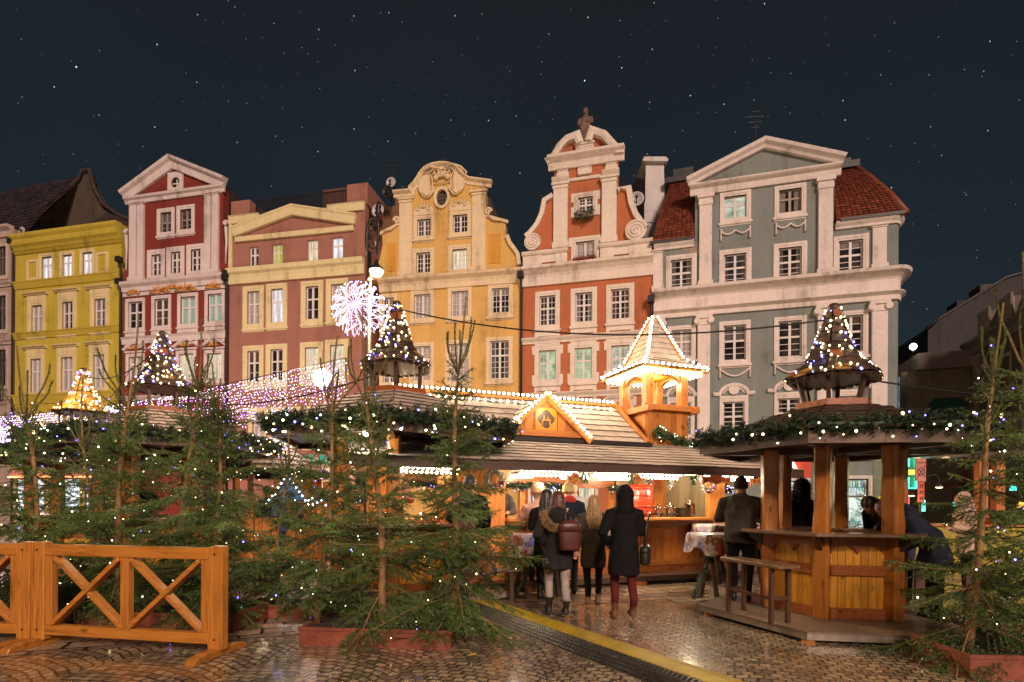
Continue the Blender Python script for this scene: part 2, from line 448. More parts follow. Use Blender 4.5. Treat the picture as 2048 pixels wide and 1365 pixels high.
# ================================================================== ground
def mat_cobble():
    m = bpy.data.materials.new('wet_cobbles'); t, p = nodes_of(m)
    tc = N(t, 'ShaderNodeTexCoord')
    wob = N(t, 'ShaderNodeTexNoise', {'Vector': tc.outputs['Object'], 'Scale': 5.0, 'Detail': 3.0})
    wv = N(t, 'ShaderNodeVectorMath', {0: wob.outputs['Color'], 1: (.5,.5,.5)}, operation='SUBTRACT')
    ws = N(t, 'ShaderNodeVectorMath', {0: wv.outputs[0], 'Scale': .075}, operation='SCALE')
    po = N(t, 'ShaderNodeVectorMath', {0: tc.outputs['Object'], 1: ws.outputs[0]}, operation='ADD')
    rot = N(t, 'ShaderNodeVectorRotate', {'Vector': po.outputs[0], 'Angle': .35}); rot.rotation_type = 'Z_AXIS'
    s = N(t, 'ShaderNodeSeparateXYZ', {0: rot.outputs[0]})
    def M(op, a, b=0.0):
        return N(t, 'ShaderNodeMath', {0: a, 1: b}, operation=op).outputs[0]
    W = 1.25
    u = M('MULTIPLY', M('SUBTRACT', M('FRACT', M('DIVIDE', s.outputs['X'], W)), .5), W)
    h = M('SQRT', M('SUBTRACT', 1.69, M('MULTIPLY', u, u)))
    row = M('SUBTRACT', s.outputs['Y'], h)
    col = M('MULTIPLY', M('ARCSINE', M('DIVIDE', u, 1.3)), 1.3)
    cell = M('FLOOR', M('DIVIDE', s.outputs['X'], W))
    cx = N(t, 'ShaderNodeCombineXYZ', {'X': M('ADD', col, M('MULTIPLY', cell, 7.37)), 'Y': row})
    br = N(t, 'ShaderNodeTexBrick', {'Vector': cx.outputs[0], 'Scale': 1.0, 'Mortar Size': .012, 'Mortar Smooth': .8, 'Bias': .0, 'Brick Width': .112, 'Row Height': .09,
            'Color1': (.52, .39, .25, 1), 'Color2': (.16, .12, .085, 1), 'Mortar': (.014, .012, .010, 1)})
    n2 = N(t, 'ShaderNodeTexNoise', {'Vector': tc.outputs['Object'], 'Scale': 26.0, 'Detail': 5.0})
    n3 = N(t, 'ShaderNodeTexNoise', {'Vector': tc.outputs['Object'], 'Scale': .7, 'Detail': 5.0})
    mx = N(t, 'ShaderNodeMixRGB', {0: .55, 1: br.outputs['Color'], 2: n2.outputs['Fac']}, blend_type='OVERLAY')
    t.links.new(mx.outputs[0], p.inputs['Base Color'])
    r1 = N(t, 'ShaderNodeMapRange', {'Value': n3.outputs['Fac'], 'From Min': .35, 'From Max': .65, 'To Min': .10, 'To Max': .30})
    r2 = N(t, 'ShaderNodeMath', {0: r1.outputs[0], 1: M('MULTIPLY', br.outputs['Fac'], .35)}, operation='ADD')
    t.links.new(r2.outputs[0], p.inputs['Roughness'])
    hh = M('ADD', M('MULTIPLY', M('SUBTRACT', 1.0, br.outputs['Fac']), 1.0), M('MULTIPLY', n2.outputs['Fac'], .55))
    p.inputs['Coat Weight'].default_value = .9; p.inputs['Coat Roughness'].default_value = .12
    # every stone sits at its own slight tilt: the brick colour doubles as a height
    sc = N(t, 'ShaderNodeSeparateColor', {0: br.outputs['Color']})
    hh = M('ADD', hh, M('MULTIPLY', sc.outputs[0], 6.0))
    bp = N(t, 'ShaderNodeBump', {'Height': hh, 'Strength': 1.0, 'Distance': .022}); t.links.new(bp.outputs[0], p.inputs['Normal'])
    return m
def mat_slabs():
    m = bpy.data.materials.new('wet_slabs'); t, p = nodes_of(m)
    tc = N(t, 'ShaderNodeTexCoord'); n2 = N(t, 'ShaderNodeTexNoise', {'Vector': tc.outputs['Object'], 'Scale': 18.0, 'Detail': 5.0})
    br = N(t, 'ShaderNodeTexBrick', {'Vector': tc.outputs['Object'], 'Scale': 1.0, 'Mortar Size': .020, 'Mortar Smooth': .35, 'Brick Width': .44, 'Row Height': .27,
            'Color1': (.40, .27, .18, 1), 'Color2': (.15, .105, .08, 1), 'Mortar': (.014, .011, .009, 1)})
    mx = N(t, 'ShaderNodeMixRGB', {0: .5, 1: br.outputs['Color'], 2: n2.outputs['Fac']}, blend_type='OVERLAY'); t.links.new(mx.outputs[0], p.inputs['Base Color'])
    n3 = N(t, 'ShaderNodeTexNoise', {'Vector': tc.outputs['Object'], 'Scale': 1.2, 'Detail': 4.0})
    r1 = N(t, 'ShaderNodeMapRange', {'Value': n3.outputs['Fac'], 'From Min': .35, 'From Max': .65, 'To Min': .14, 'To Max': .4}); t.links.new(r1.outputs[0], p.inputs['Roughness'])
    sc = N(t, 'ShaderNodeSeparateColor', {0: br.outputs['Color']})
    a = N(t, 'ShaderNodeMath', {0: n2.outputs['Fac'], 1: br.outputs['Fac']}, operation='SUBTRACT')
    b = N(t, 'ShaderNodeMath', {0: sc.outputs[0], 1: 5.0, 2: a.outputs[0]}, operation='MULTIPLY_ADD')
    bp = N(t, 'ShaderNodeBump', {'Height': b.outputs[0], 'Strength': .9, 'Distance': .018}); t.links.new(bp.outputs[0], p.inputs['Normal'])
    return m
g = MB(); g.add([(-150,-60,0),(150,-60,0),(150,160,0),(-150,160,0)], [(0,1,2,3)])
tag(g.build('ground', mat_cobble()), kind='structure')
ST_O, ST_A = Vector((-.19, 8.62, 0)), radians(21)          # the stall's platform edge and its direction
g = MB(); g.add([(-9,-1.75,.004),(-.6,-1.75,.004),(-.6,-1.25,.004),(2.2,-1.25,.004),(2.2,-1.55,.004),(12,-1.55,.004),(12,8,.004),(-9,8,.004)], [(0,1,2,3,4,5,6,7)])
tag(g.build('pavement', mat_slabs(), None, ST_O, ST_A), kind='structure')

# ================================================================== houses
M_SASH = mat_plain('window_paint_white', (.72, .68, .66), .45, var=.12)
M_SASH_D = mat_plain('window_paint_brown', (.16, .12, .09), .5)
M_DARK = mat_glass_dark('night_pane')
M_DARK2 = mat_glass_dark('night_pane_blue', (.014, .02, .03))
M_CURT = mat_curtain('net_curtain_pane', (.42, .38, .36))
M_CURT_T = mat_curtain('teal_blind_pane', (.34, .55, .50))
M_CURT_B = mat_curtain('blue_blind_pane', (.13, .30, .42))
M_LIT = mat_emit('lit_pane_white', (.93, .92, 1), 1.1, 'AUTO', (6, 1, .8))
M_LIT_Y = mat_emit('lit_pane_warm', (1, .87, .60), .95, 'AUTO', (9, 1, .8))
M_LIT_G = mat_emit('lit_pane_green', (.70, .92, .55), .7, 'AUTO', (3, 1, 1.6))
M_LIT_L = mat_emit('lit_pane_lime', (.72, .82, .12), .75, 'AUTO', (14, 1, .4))
M_LIT_GG = mat_emit('lit_pane_pale_green', (.86, .92, .70), .7, 'AUTO', (2, 1, 2.5))
PANES = dict(dark=M_DARK, blue=M_DARK2, curt=M_CURT, teal=M_CURT_T, bblue=M_CURT_B, lit=M_LIT, warm=M_LIT_Y, green=M_LIT_G, lime=M_LIT_L, pale=M_LIT_GG)
M_SLATE = mat_plain('dark_roof_tiles', (.045, .026, .022), .75, var=.5, scale=3, bump=.6, bscale=30)
M_LEAD = mat_plain('roof_lead', (.05, .045, .045), .5, var=.4)
M_PIPE = mat_plain('rain_pipe', (.035, .03, .03), .5, metal=.4)
M_GOLD = mat_plain('gilded_stucco', (.55, .24, .05), .45, var=.5, scale=14)
M_LEAF = mat_plain('flower_leaves', (.022, .05, .012), .6, var=.6, island=.5)
M_PETAL = mat_plain('flower_petals', (.42, .02, .03), .6, var=.5, island=.5)
M_DISH = mat_plain('dish_grey', (.48, .46, .46), .5, var=.15)

CURT_ = [mat_plain('curtain_dim_grey', (.10, .088, .078), .8, var=.3, scale=12), mat_plain('curtain_dim_rust', (.085, .045, .028), .8, var=.3, scale=12), mat_plain('curtain_dim_pale', (.19, .17, .15), .8, var=.3, scale=12)]  # cloth kept dim: the shade of unlit rooms is put into the colours
class House:
    """a facade plane through two ground points; local x runs along it, y into the house, z up"""
    def __init__(h, u0, Y0, u1, Y1, name, label, cat='house'):
        h.a, h.b = Vector(((u0-UC)/FPX*Y0, Y0, 0)), Vector(((u1-UC)/FPX*Y1, Y1, 0))
        h.ex = (h.b - h.a).normalized(); h.W = (h.b - h.a).length
        h.n = Vector((h.ex.y, -h.ex.x, 0)); h.rz = atan2(h.ex.y, h.ex.x)
        h.holes = []; h.todo = []
        h.root = thing(name, label, cat, h.a, h.rz)
    def sz(h, u, v, depth=0.0):
        d = ray(u, v); o = Vector((0, 0, CAM_H)); a = h.a - h.n * depth
        t = (a - o).dot(h.n) / d.dot(h.n); p = o + d * t - h.a
        return (p.dot(h.ex), p.z)
    def pts(h, L, depth=0.0): return [h.sz(u, v, depth) for u, v in L]
    def rect(h, u0, v0, u1, v1):
        um, vm = (u0+u1)/2, (v0+v1)/2
        return h.sz(u0, vm)[0], h.sz(u1, vm)[0], h.sz(um, v1)[1], h.sz(um, v0)[1]
    def win(h, box, pane='dark',  bars=(2, 3, 4), sur=.16, sill=.1, hood=None, trim=None, panel=False, ears=False, sash=None, split=None, transom=.62, rel=.05, drop=0.0, label=None, metres=False):
        """bars = (panes across a leaf, panes above the transom, panes below it)"""
        h.todo.append((box if metres else h.rect(*box), pane, bars, sur, sill, hood, trim, panel, ears, sash, split, transom, rel, drop, label))
        r = h.todo[-1][0]; h.holes.append([(r[0], r[2]), (r[1], r[2]), (r[1], r[3]), (r[0], r[3])])
    def wall(h, outline, mt, depth=9.0, name='wall'):
        m = MB(); m.prism(outline, 0, .45, h.holes)
        return m.build(name, mt, h.root)
    def body(h, x0, x1, z1, mt, depth=9.0, name='wall'):
        m = MB(); m.box(x0, x1, .46, depth, 0, z1); return m.build(name, mt, h.root)
    def make_windows(h, trim0):
        for (x0, x1, z0, z1), pane, bars, sur, sill, hood, trim, panel, ears, sash, split, transom, rel, drop, label in h.todo:
            trim = trim or trim0; sash = sash or M_SASH
            w, ht = x1-x0, z1-z0; nx, nt, nb = bars; y0, y1, f = .10, .16, .06
            m = MB(); xm = (x0+x1)/2; zt = z0 + ht*transom
            m.box(x0, x1, y0, y1, z0, z0+f); m.box(x0, x1, y0, y1, z1-f, z1)
            m.box(x0, x0+f, y0, y1, z0+f, z1-f); m.box(x1-f, x1, y0, y1, z0+f, z1-f)
            if nx: m.box(xm-.055, xm+.055, y0-.012, y1, z0+f, z1-f)
            segs = [(x0+f, xm-.055), (xm+.055, x1-f)] if nx else [(x0+f, x1-f)]
            if nt:
                for a, b in segs: m.box(a, b, y0-.004, y1, zt-.045, zt+.045)
            spans = [(z0+f, zt-.045, nb), (zt+.045, z1-f, nt)] if nt else [(z0+f, z1-f, nb)]
            for a, b in segs:
                for c, d, k in spans:
                    for i in range(1, k):
                        zz = c + (d-c)*i/k; m.box(a, b, y0+.014, y1-.006, zz-.013, zz+.013)
                    for i in range(1, max(nx, 1)):
                        xx = a + (b-a)*i/nx
                        last = [c] + [c + (d-c)*j/k for j in range(1, k)] + [d]
                        for q in range(len(last)-1): m.box(xx-.011, xx+.011, y0+.016, y1-.008, last[q]+.013*(q > 0), last[q+1]-.013*(q < len(last)-2))
            o = m.build('window', sash, h.root)
            if label: o['label'] = label
            q = MB(); q.add([(x0+.01,.15,z0+.01),(x1-.01,.15,z0+.01),(x1-.01,.15,z1-.01),(x0+.01,.15,z1-.01)], [(0,1,2,3)])
            q.box(x0-.02, x1+.02, .44, .447, z0-.02, z1+.02, 1)
            q.build('pane', [PANES[pane], M_DARK], o)
            if pane in ('dark', 'blue') and random.random() < .5:
                s = MB(); k_ = random.random()
                if k_ < .6:
                    cw_ = (w-2*f)*random.uniform(.16, .34)
                    for c0, c1 in ((x0+f, x0+f+cw_), (x1-f-cw_, x1-f)):
                        n_ = 8; s.add([(c0+(c1-c0)*i/n_, .146-.006*(i % 2), zz_) for zz_ in (z0+f, z1-f) for i in range(n_+1)], [(i, i+1, n_+2+i, n_+1+i) for i in range(n_)])
                else: s.box(x0+f, x1-f, .142, .147, z1-f-ht*random.uniform(.18, .45), z1-f)
                s.build('curtain', CURT_[int(k_*97) % 3], o)
            if sur:
                s = MB(); r = rel
                s.mould([(x0, z0), (x1, z0), (x1, z1), (x0, z1)], [(.0, -.09), (.0, r*.6), (-sur*.35, r*.6), (-sur*.4, r), (-sur, r), (-sur, -.05)], closed=True)
                if ears:
                    for a, b in ((x0-sur-.13, x0-sur), (x1+sur, x1+sur+.13)):
                        s.box(a, b, -r, .02, z1-.22, z1+sur); s.box(a, b, -r, .02, z0-sur, z0+.28)
                s.build('window_frame', trim, o)
            if sill:
                s = MB(); s.box(x0-sur-.06, x1+sur+.06, -sill-.03, .02, z0-sur-.10, z0-sur+.004); s.box(x0-sur, x1+sur, -sill*.5, .02, z0-sur-.17, z0-sur-.10); s.build('sill', trim, o)
            if hood == 'flat':
                s = MB(); zz = z1+sur+.32
                s.box(x0-sur-.02, x1+sur+.02, -.06, .02, z1+sur, zz); s.mould([(x0-sur-.22, zz), (x1+sur+.22, zz)], [(0, 0), (0, .12), (.06, .16), (.1, .26), (.17, .28), (.17, 0)])
                s.build('hood', trim, o)
            if hood == 'tri':
                s = MB(); zz = z1+sur+.05; e = x0-sur-.12; g2 = x1+sur+.12
                s.mould([(e, zz+.12), (xm, zz+.62), (g2, zz+.12)], [(0, 0), (0, .10), (.05, .15), (.12, .16), (.12, 0)]); s.box(e+.05, g2-.05, -.08, .02, zz, zz+.10); s.build('hood', trim, o)
                fan(h, xm, zz+.26, .34, .24, o)
            if hood == 'arch':
                s = MB(); zz = z1+sur; rr = w/2+sur*.55
                arc = [(xm + rr*cos(pi*k/14), zz + .12 + rr*.78*sin(pi*k/14)) for k in range(15)][::-1]
                s.mould([(x0-sur-.3, zz+.16)] + arc + [(x1+sur+.3, zz+.16)], [(0, 0), (0, .09), (.08, .13), (.16, .14), (.16, 0)])
                s.box(x0-sur, x1+sur, -.07, .02, zz, zz+.12)
                disc = [(xm + .24*cos(2*pi*k/18), zz+.42+.24*sin(2*pi*k/18)) for k in range(18)]; s.prism(disc, -.09, .01)
                arc2 = [(xm + (rr-.1)*cos(pi*k/10), zz+.12 + (rr-.12)*.8*sin(pi*k/10)) for k in range(1, 10)][::-1]; s.mould(arc2, [(0, 0), (0, .06), (.06, .06), (.06, 0)])
                s.build('hood', trim, o)
            if hood == 'scroll':
                s = MB(); zz = z1+sur
                top = [(x0-sur*.8, zz), (x0+w*.12, zz+.28), (x0+w*.2, zz+.55), (x0-.05, zz+.62), (x0-.05, zz+.72), (x1+.05, zz+.72), (x1+.05, zz+.62), (x1-w*.2, zz+.55), (x1-w*.12, zz+.28), (x1+sur*.8, zz)]
                s.prism(top, -.09, .02)
                for sx in (-1, 1):
                    s.tube([(xm+sx*w*(.18-.11*cos(k*.7)*(1-k/14)), -.11, zz+.34+.11*sin(k*.7)*(1-k/14)) for k in range(12)], .03, 6)
                s.build('hood', trim, o)
            if hood == 'curl':
                s = MB(); zz = z1+sur
                s.prism([(x0-sur, zz), (x0-sur, zz+.22), (x0-.02, zz+.48), (x0+w*.3, zz+.36), (xm, zz+.42), (x1-w*.3, zz+.36), (x1+.02, zz+.48), (x1+sur, zz+.22), (x1+sur, zz)], -.08, .02)
                for sx in (-1, 1):
                    s.tube([(xm+sx*(w*.42)+sx*.17*(1-k/13)*cos(k*.6+1.6), -.1, zz+.36+.17*(1-k/13)*sin(k*.6+1.6)) for k in range(13)], .04, 6)
                    s.tube([(xm+sx*.02, -.1, zz+.36), (xm+sx*.1, -.13, zz+.5), (xm+sx*.03, -.1, zz+.62)], [.05, .06, .02], 6)
                s.build('hood', trim, o)
            if panel:
                s = MB(); zz = z0-sur-.17; a, b = x0-sur+.0, x1+sur-.0
                s.mould([(a, zz-drop), (b, zz-drop), (b, zz), (a, zz)], [(0, 0), (0, .05), (.17, .05), (.17, 0)], closed=True); s.build('apron', trim, o)
    def cornice(h, line, prof, mt, name='cornice', closed=False, y=0.0):
        m = MB(); m.mould(line, prof, 0, closed, y); return m.build(name, mt, h.root)
    def pilaster(h, x0, x1, z0, z1, mt, pr=.14, cap=.35, ionic=False):
        m = MB(); m.box(x0, x1, -pr, .02, z0+.3, z1-cap); m.box(x0-.06, x1+.06, -pr-.06, .02, z0, z0+.3); m.box(x0-.04, x1+.04, -pr-.04, .02, z1-cap, z1-cap*.62)
        m.box(x0-.1, x1+.1, -pr-.09, .02, z1-cap*.38, z1); m.box(x0-.02, x1+.02, -pr-.02, .02, z1-cap*.62, z1-cap*.38)
        if ionic:
            for x in (x0-.03, x1+.03):
                m.add([(x+.15*cos(2*pi*k/12), yy, z1-cap*.62+.15*sin(2*pi*k/12)) for yy in (-pr-.12, .0) for k in range(12)],
                      [tuple(range(12)), tuple(range(23, 11, -1))] + [(k, (k+1) % 12, 12+(k+1) % 12, 12+k) for k in range(12)])
        return m.build('pilaster', mt, h.root)
    def pipe(h, x, z0, z1):
        m = MB(); m.tube([(x, -.14, z0), (x, -.14, z1-.5), (x, -.3, z1)], .065, 8); m.box(x-.16, x+.16, -.42, -.1, z1-.02, z1+.3); return m.build('rain_pipe', M_PIPE, h.root)
def fan(h, x, z, w, ht, parent):
    """a gilded palmette in relief"""
    m = MB()
    for k in range(9):
        a = pi*(k+.5)/9; l = ht*(1 if k % 2 == 0 else .82)*1.25
        m.tube([(x + .15*w*cos(a), -.08, z + .1*ht*sin(a)), (x + w*.65*cos(a), -.15, z - .1 + l*.6*sin(a)), (x + w*cos(a), -.1, z - .1 + l*sin(a))], [.03, .055, .03], 6)
    m.ball((x, -.12, z), .09, 8, 6)
    return m.build('ornament', M_GOLD, parent)
def leaf_cloud(mb, c, r, n, size, m=0, rnd=random):
    for _ in range(n):
        a, b, k = rnd.uniform(0, 2*pi), rnd.uniform(-1, 1), rnd.random() ** .5
        s = sqrt(1-b*b); p = Vector((c[0] + r[0]*k*s*cos(a), c[1] + r[1]*k*s*sin(a), c[2] + r[2]*k*b))
        x = Vector((rnd.gauss(0,1), rnd.gauss(0,1), rnd.gauss(0,1))).normalized(); y = x.orthogonal().normalized(); q = size*rnd.uniform(.6, 1.3)
        mb.add([p - x*q, p + y*q*.5, p + x*q, p - y*q*.5], [(0,1,2,3)], m)
PROF_BIG = [(0, 0), (0, .10), (.12, .14), (.30, .20), (.42, .36), (.50, .46), (.62, .48), (.66, .42), (.66, 0)]
PROF_MID = [(0, 0), (0, .08), (.10, .10), (.18, .18), (.26, .24), (.30, .24), (.30, 0)]
PROF_THIN = [(0, 0), (0, .07), (.10, .09), (.14, .09), (.14, 0)]
PROF_COPE = [(-.02, 0), (-.02, .22), (.08, .24), (.16, .16), (.30, .14), (.34, .06), (.34, 0)]

# ---- grey corner house
def house_grey():
    h = House(1305, 27.57, 1786, 24.65, 'grey_town_house', 'grey corner town house with white pilasters, triangular pediment and red tiled mansard roof')
    wallm = mat_plaster('plaster_grey', (.22, .245, .23), .22); tr = mat_plaster('stucco_rose_white', (.74, .65, .61), .3)
    rows = [
        [((1448.5,392,1493,436),'pale'), ((1558,378.5,1603,424.7),'dark')],
        [((1341,519,1384,578.6),'dark'), ((1448,508,1493,569),'blue'), ((1557,495,1603.6,558),'dark'), ((1677.5,480.5,1726,546),'dark')],
        [((1343,660,1383,714),'curt'), ((1447,650.6,1492,721),'dark'), ((1557,642,1603.5,714),'dark'), ((1680,631,1726,704),'dark')],
        [((1341,806,1382,871),'bblue'), ((1446,804,1489,870),'dark'), ((1555.5,797,1600,862),'dark'), ((1679.5,792,1722.5,850),'dark')]]
    brown = mat_plain('window_paint_old', (.36, .27, .21), .55)
    for i, r in enumerate(rows):
        for j, (b, p) in enumerate(r):
            if i == 0: h.win(b, p, (1, 1, 1), .2, .05, sash=None if j == 0 else brown, transom=.6)
            elif i == 1: h.win(b, p, (1, 2, 3), .22, .05, transom=.55)
            elif i == 2: h.win(b, p, (1, 2, 3), .2, .1, transom=.56)
            else: h.win(b, p, (1, 3, 4), .16, .08, hood='arch', transom=.56)
    # ground floor shop front
    h.win((1693,958,1737,1062), 'shop', (0, 1, 1), .14, 0, transom=.66, sash=M_SASH_D, label='lit shop window with dark frame')
    h.win((1554,962,1614,1062), 'shop', (0, 1, 1), .12, 0, transom=.62, sash=M_SASH_D)
    zc = h.sz(1305.7, 600)[1]; W = h.W
    zl = h.sz(1306, 492)[1]
    x1, x2 = h.sz(1390, 480)[0], h.sz(1668, 440)[0]
    zp = h.sz(1393, 358)[1]; za = h.sz(1529, 284)[1]; xa = h.sz(1529, 284)[0]
    h.wall([(0, 0), (W, 0), (W, zl), (x2, zl), (x2, zp-.2), (xa, za-.25), (x1, zp-.2), (x1, zl), (0, zl)], wallm)
    h.body(.05, W-.05, zl-.1, wallm, 12)
    # rounded corner bay and side street wall
    m = MB(); n = 10
    ring = lambda r, z: [(W + r*sin(pi/2*k/n), .9 - (.9 if r > 0 else .9)*cos(pi/2*k/n) - (r-.35 if r > .36 else 0)*cos(pi/2*k/n), z) for k in range(n+1)]
    m.loft([ring(.35, 0), ring(.35, zl)], 0, False, True, False); m.box(W, W+.35, .9, 12, 0, zl)
    m.build('wall', wallm, h.root)
    def bend(prof, z, name='cornice'):
        m = MB(); rings = [[(W + (.35+pr)*sin(pi/2*k/n), .9 - (.9+pr)*cos(pi/2*k/n), z + o) for o, pr in prof] for k in range(n+1)]
        rings.append([(W+.35+pr, 12, z+o) for o, pr in prof]); m.loft(rings, 0, True, False); m.build(name, tr, h.root)
    h.cornice([(0, zc-1.0), (W, zc-1.0)], [(0, 0), (0, .1), (.2, .12), (.32, .3), (.36, .3), (.36, .08), (.9, .1), (1.0, .16), (1.14, .34), (1.2, .5), (1.34, .54), (1.34, 0)], tr)
    bend([(0, 0), (0, .1), (.2, .12), (.32, .3), (.36, .3), (.36, .08), (.9, .1), (1.0, .16), (1.14, .34), (1.2, .5), (1.34, .54), (1.34, 0)], zc-1.0)
    h.cornice([(0, zl-.3), (x1-.05, zl-.3)], PROF_MID, tr); h.cornice([(x2+.05, zl-.3), (W, zl-.3)], PROF_MID, tr); bend(PROF_MID, zl-.3)
    # pediment
    h.cornice([(x1-.25, zp-.86), (x2+.25, zp-.86)], [(0, 0), (0, .10), (.12, .14), (.26, .18), (.34, .32), (.40, .38), (.46, .38), (.46, 0)], tr, 'entablature')
    h.cornice([(x1-.30, zp-.40), (xa, za-.36), (x2+.30, zp-.40)], [(0, 0), (0, .18), (.12, .24), (.22, .38), (.34, .42), (.40, .36), (.40, 0)], tr, 'pediment')
    # pilasters
    zt = zp-.86
    for a, b in ((1398.5,1423.5), (1635.5,1664)): h.pilaster(h.sz(a, 480)[0], h.sz(b, 480)[0], zc+.34, zt, tr, .16, .55)
    for a, b in ((1306.5,1326), (1744,1772)): h.pilaster(h.sz(a, 530)[0], h.sz(b, 530)[0], zc+.34, zl-.3, tr, .1, .12)
    for a, b in ((1306.5,1326), (1395,1420), (1634,1663), (1742,1773)): h.pilaster(h.sz(a, 700)[0], h.sz(b, 700)[0], h.sz(1500, 905)[1], zc-1.0, tr, .16, .5, True)
    h.cornice([(0, h.sz(1500, 925)[1]), (W, h.sz(1500, 925)[1])], PROF_MID, tr, 'band')
    # garlands of stucco under two rows of windows
    for (u0, u1, v) in ((1442,1500,459), (1552,1610,446), (1440,1500,736), (1550,1610,728), (1674,1732,718)):
        m = MB(); a, b = h.sz(u0, v)[0], h.sz(u1, v)[0]; z = h.sz((u0+u1)/2, v)[1]; nn = 2 if v < 500 else 1
        for q in range(nn):
            p0 = a + (b-a)*q/nn; p1 = a + (b-a)*(q+1)/nn
            m.tube([(p0 + (p1-p0)*k/8, -.05, z - .36/nn*sin(pi*k/8) - .05) for k in range(9)], .045, 6)
        for x in (a, b): m.tube([(x, -.05, z+.05), (x, -.05, z-.15), (x, -.05, z-.5)], [.05, .035, .06], 6)
        m.build('stucco_garland', tr, h.root)
    # mansard roofs: rows of tiles
    tile = mat_plain('red_roof_tiles', (.20, .045, .020), .55, var=.4, scale=5, island=.35)
    def mansard(b0, b1, t0, t1, yb, yt, zb, ztp, name='roof'):
        m = MB(); rows, = (26,)
        for r in range(rows):
            f0, f1 = r/rows, (r+1.12)/rows
            cv = lambda f: f - .16*sin(pi*f)
            nc = max(int((b1-b0)/.21), 1)
            for k in range(nc):
                g0, g1 = (k+.04)/nc, (k+.96)/nc
                P = lambda g_, f, l: ((b0+(b1-b0)*g_)*(1-f) + (t0+(t1-t0)*g_)*f, yb + (yt-yb)*cv(f) - l, zb + (ztp-zb)*f)
                A, B, Cc, D = P(g0, f0, .05), P(g1, f0, .05), P(g1, f1, .0), P(g0, f1, .0)
                mid = P((g0+g1)/2, f0-.012, .07)
                m.add([A, mid, B, Cc, D], [(0,1,2,3,4)])
        m.build(name, tile, h.root)
        q = MB(); q.add([(b0, yb+.02, zb), (b1, yb+.02, zb), (t1, yt+.04, ztp), (t0, yt+.04, ztp)], [(0,1,2,3)]); q.build('roof_boarding', M_LEAD, h.root)
    zr = h.sz(1385, 362, 2.2)[1]
    mansard(-.15, x1-.02, .75, x1-.02, -.15, 2.2, zl+.02, zr)
    zr2 = h.sz(1690, 335, 1.7)[1]
    mansard(x2+.05, W+.35, x2+.05, W-1.0, -.15, 1.9, zl+.02, zr2)
    m = MB()
    m.add([(W+.5, .3, zl), (W+.5, 12, zl), (W-.9, 10, zr2), (W-1.0, 1.9, zr2)], [(0,1,2,3)]); m.build('roof', tile, h.root)
    m = MB(); m.tube([(W+.42, -.1, zl+.05), (W+.0, .5, zl+(zr2-zl)*.35), (W-.55, 1.2, zl+(zr2-zl)*.7), (W-1.0, 1.9, zr2)], .16, 8); m.build('roof_hip', tile, h.root)
    for q in ((.5, x1, 2.0, 6.5, zr, zr+.28), (.9, x1-.02, 2.6, 6.4, zr+.281, zr+1.0), (x2, W-.9, 1.7, 8, zr2, zr2+.32), (x2, W-1.2, 2.0, 7.8, zr2+.321, zr2+.62)):
        m = MB(); m.box(*q); m.build('roof_cap', M_LEAD, h.root)
    for q in ((-.2, x1-.1, -.28, -.12, zl-.02, zl+.12), (x2+.2, W+.35, -.28, -.12, zl-.02, zl+.12)):
        m = MB(); m.box(*q); m.build('roof_gutter', M_LEAD, h.root)
    m = MB(); m.add([(x1, .4, zp), (xa, .4, za-.1), (x2, .4, zp), (x1, 8, zp), (xa, 8, za-.1), (x2, 8, zp)], [(0,1,4,3), (1,2,5,4), (3,4,5)]); m.box(x1+.1, x2-.1, .46, 8, zl-.1, zp); m.build('roof', M_LEAD, h.root)
    # patch of fallen plaster by the left pilaster
    m = MB(); P = h.pts([(1366,497),(1384,490),(1400,488),(1418,492),(1422,505),(1411,520),(1397,514),(1384,507),(1374,508)]); m.prism(P, -.012, -.002); m.build('bare_patch', mat_plaster('bare_mortar', (.34, .27, .23), .4), h.root)
    h.pipe(-.12, 0, zc-.2)
    # shop front
    red = mat_plain('shop_red_panel', (.55, .06, .03), .45, var=.2)
    xs0, xs1 = h.sz(1478, 960)[0], h.sz(1622, 960)[0]; z0, z1 = h.sz(1550, 962)[1]+.12, h.sz(1550, 918)[1]
    m = MB(); m.box(xs0, xs1, -.06, -.012, z0, z1); fas = m.build('shop_fascia', red, h.root)
    neon = mat_emit('neon_red', (1, .12, .03), 9, 'AUTO')
    x, z = h.sz(1581, 935)
    text_mesh('A', 1.0, .05, mat_emit('neon_red_letter', (1, .5, .3), 7, 'AUTO'), 'lettering', fas, (x, -.16, z), bold=.02)
    m = MB(); a, b = h.sz(1490, 929), h.sz(1566, 929); m.tube([(a[0], -.2, b[1]), (b[0], -.2, b[1])], .035, 6); m.build('neon_tube', neon, fas)
    for s0, s1 in ((h.sz(1624, 980)[0], h.sz(1686, 980)[0]), (h.sz(1746, 980)[0], W)):
        m = MB()
        for zz in (.5, 1.05, 1.6, 2.15, 2.7, 3.25): m.box(s0, s1, -.03, -.004, zz-.25, zz+.26)
        m.build('rusticated_wall', mat_plaster('plaster_green_grey', (.20, .24, .17), .2), h.root)
    s = MB(); a = h.sz(1757, 998); s.box(a[0]-.02, a[0]+.13, -.06, -.031, a[1]-.1, a[1]+.12); a = h.sz(1766, 998); s.box(a[0], a[0]+.13, -.06, -.031, a[1]-.1, a[1]+.12, 1)
    s.build('notice', [mat_plain('notice_yellow', (.6, .45, .04), .5), mat_plain('notice_white', (.6, .58, .5), .5)], h.root)
    h.make_windows(tr)
    # chimney, dish and aerial
    c = House(1290, 29.5, 1340, 29.5, 'chimney_stack', 'tall white rendered chimney stack between orange and grey houses', 'chimney')
    cw = mat_plaster('chimney_white', (.62, .57, .56), .3); m = MB(); z1 = c.sz(1315, 320)[1]; x0, x1_ = c.sz(1291, 400)[0], c.sz(1333, 400)[0]
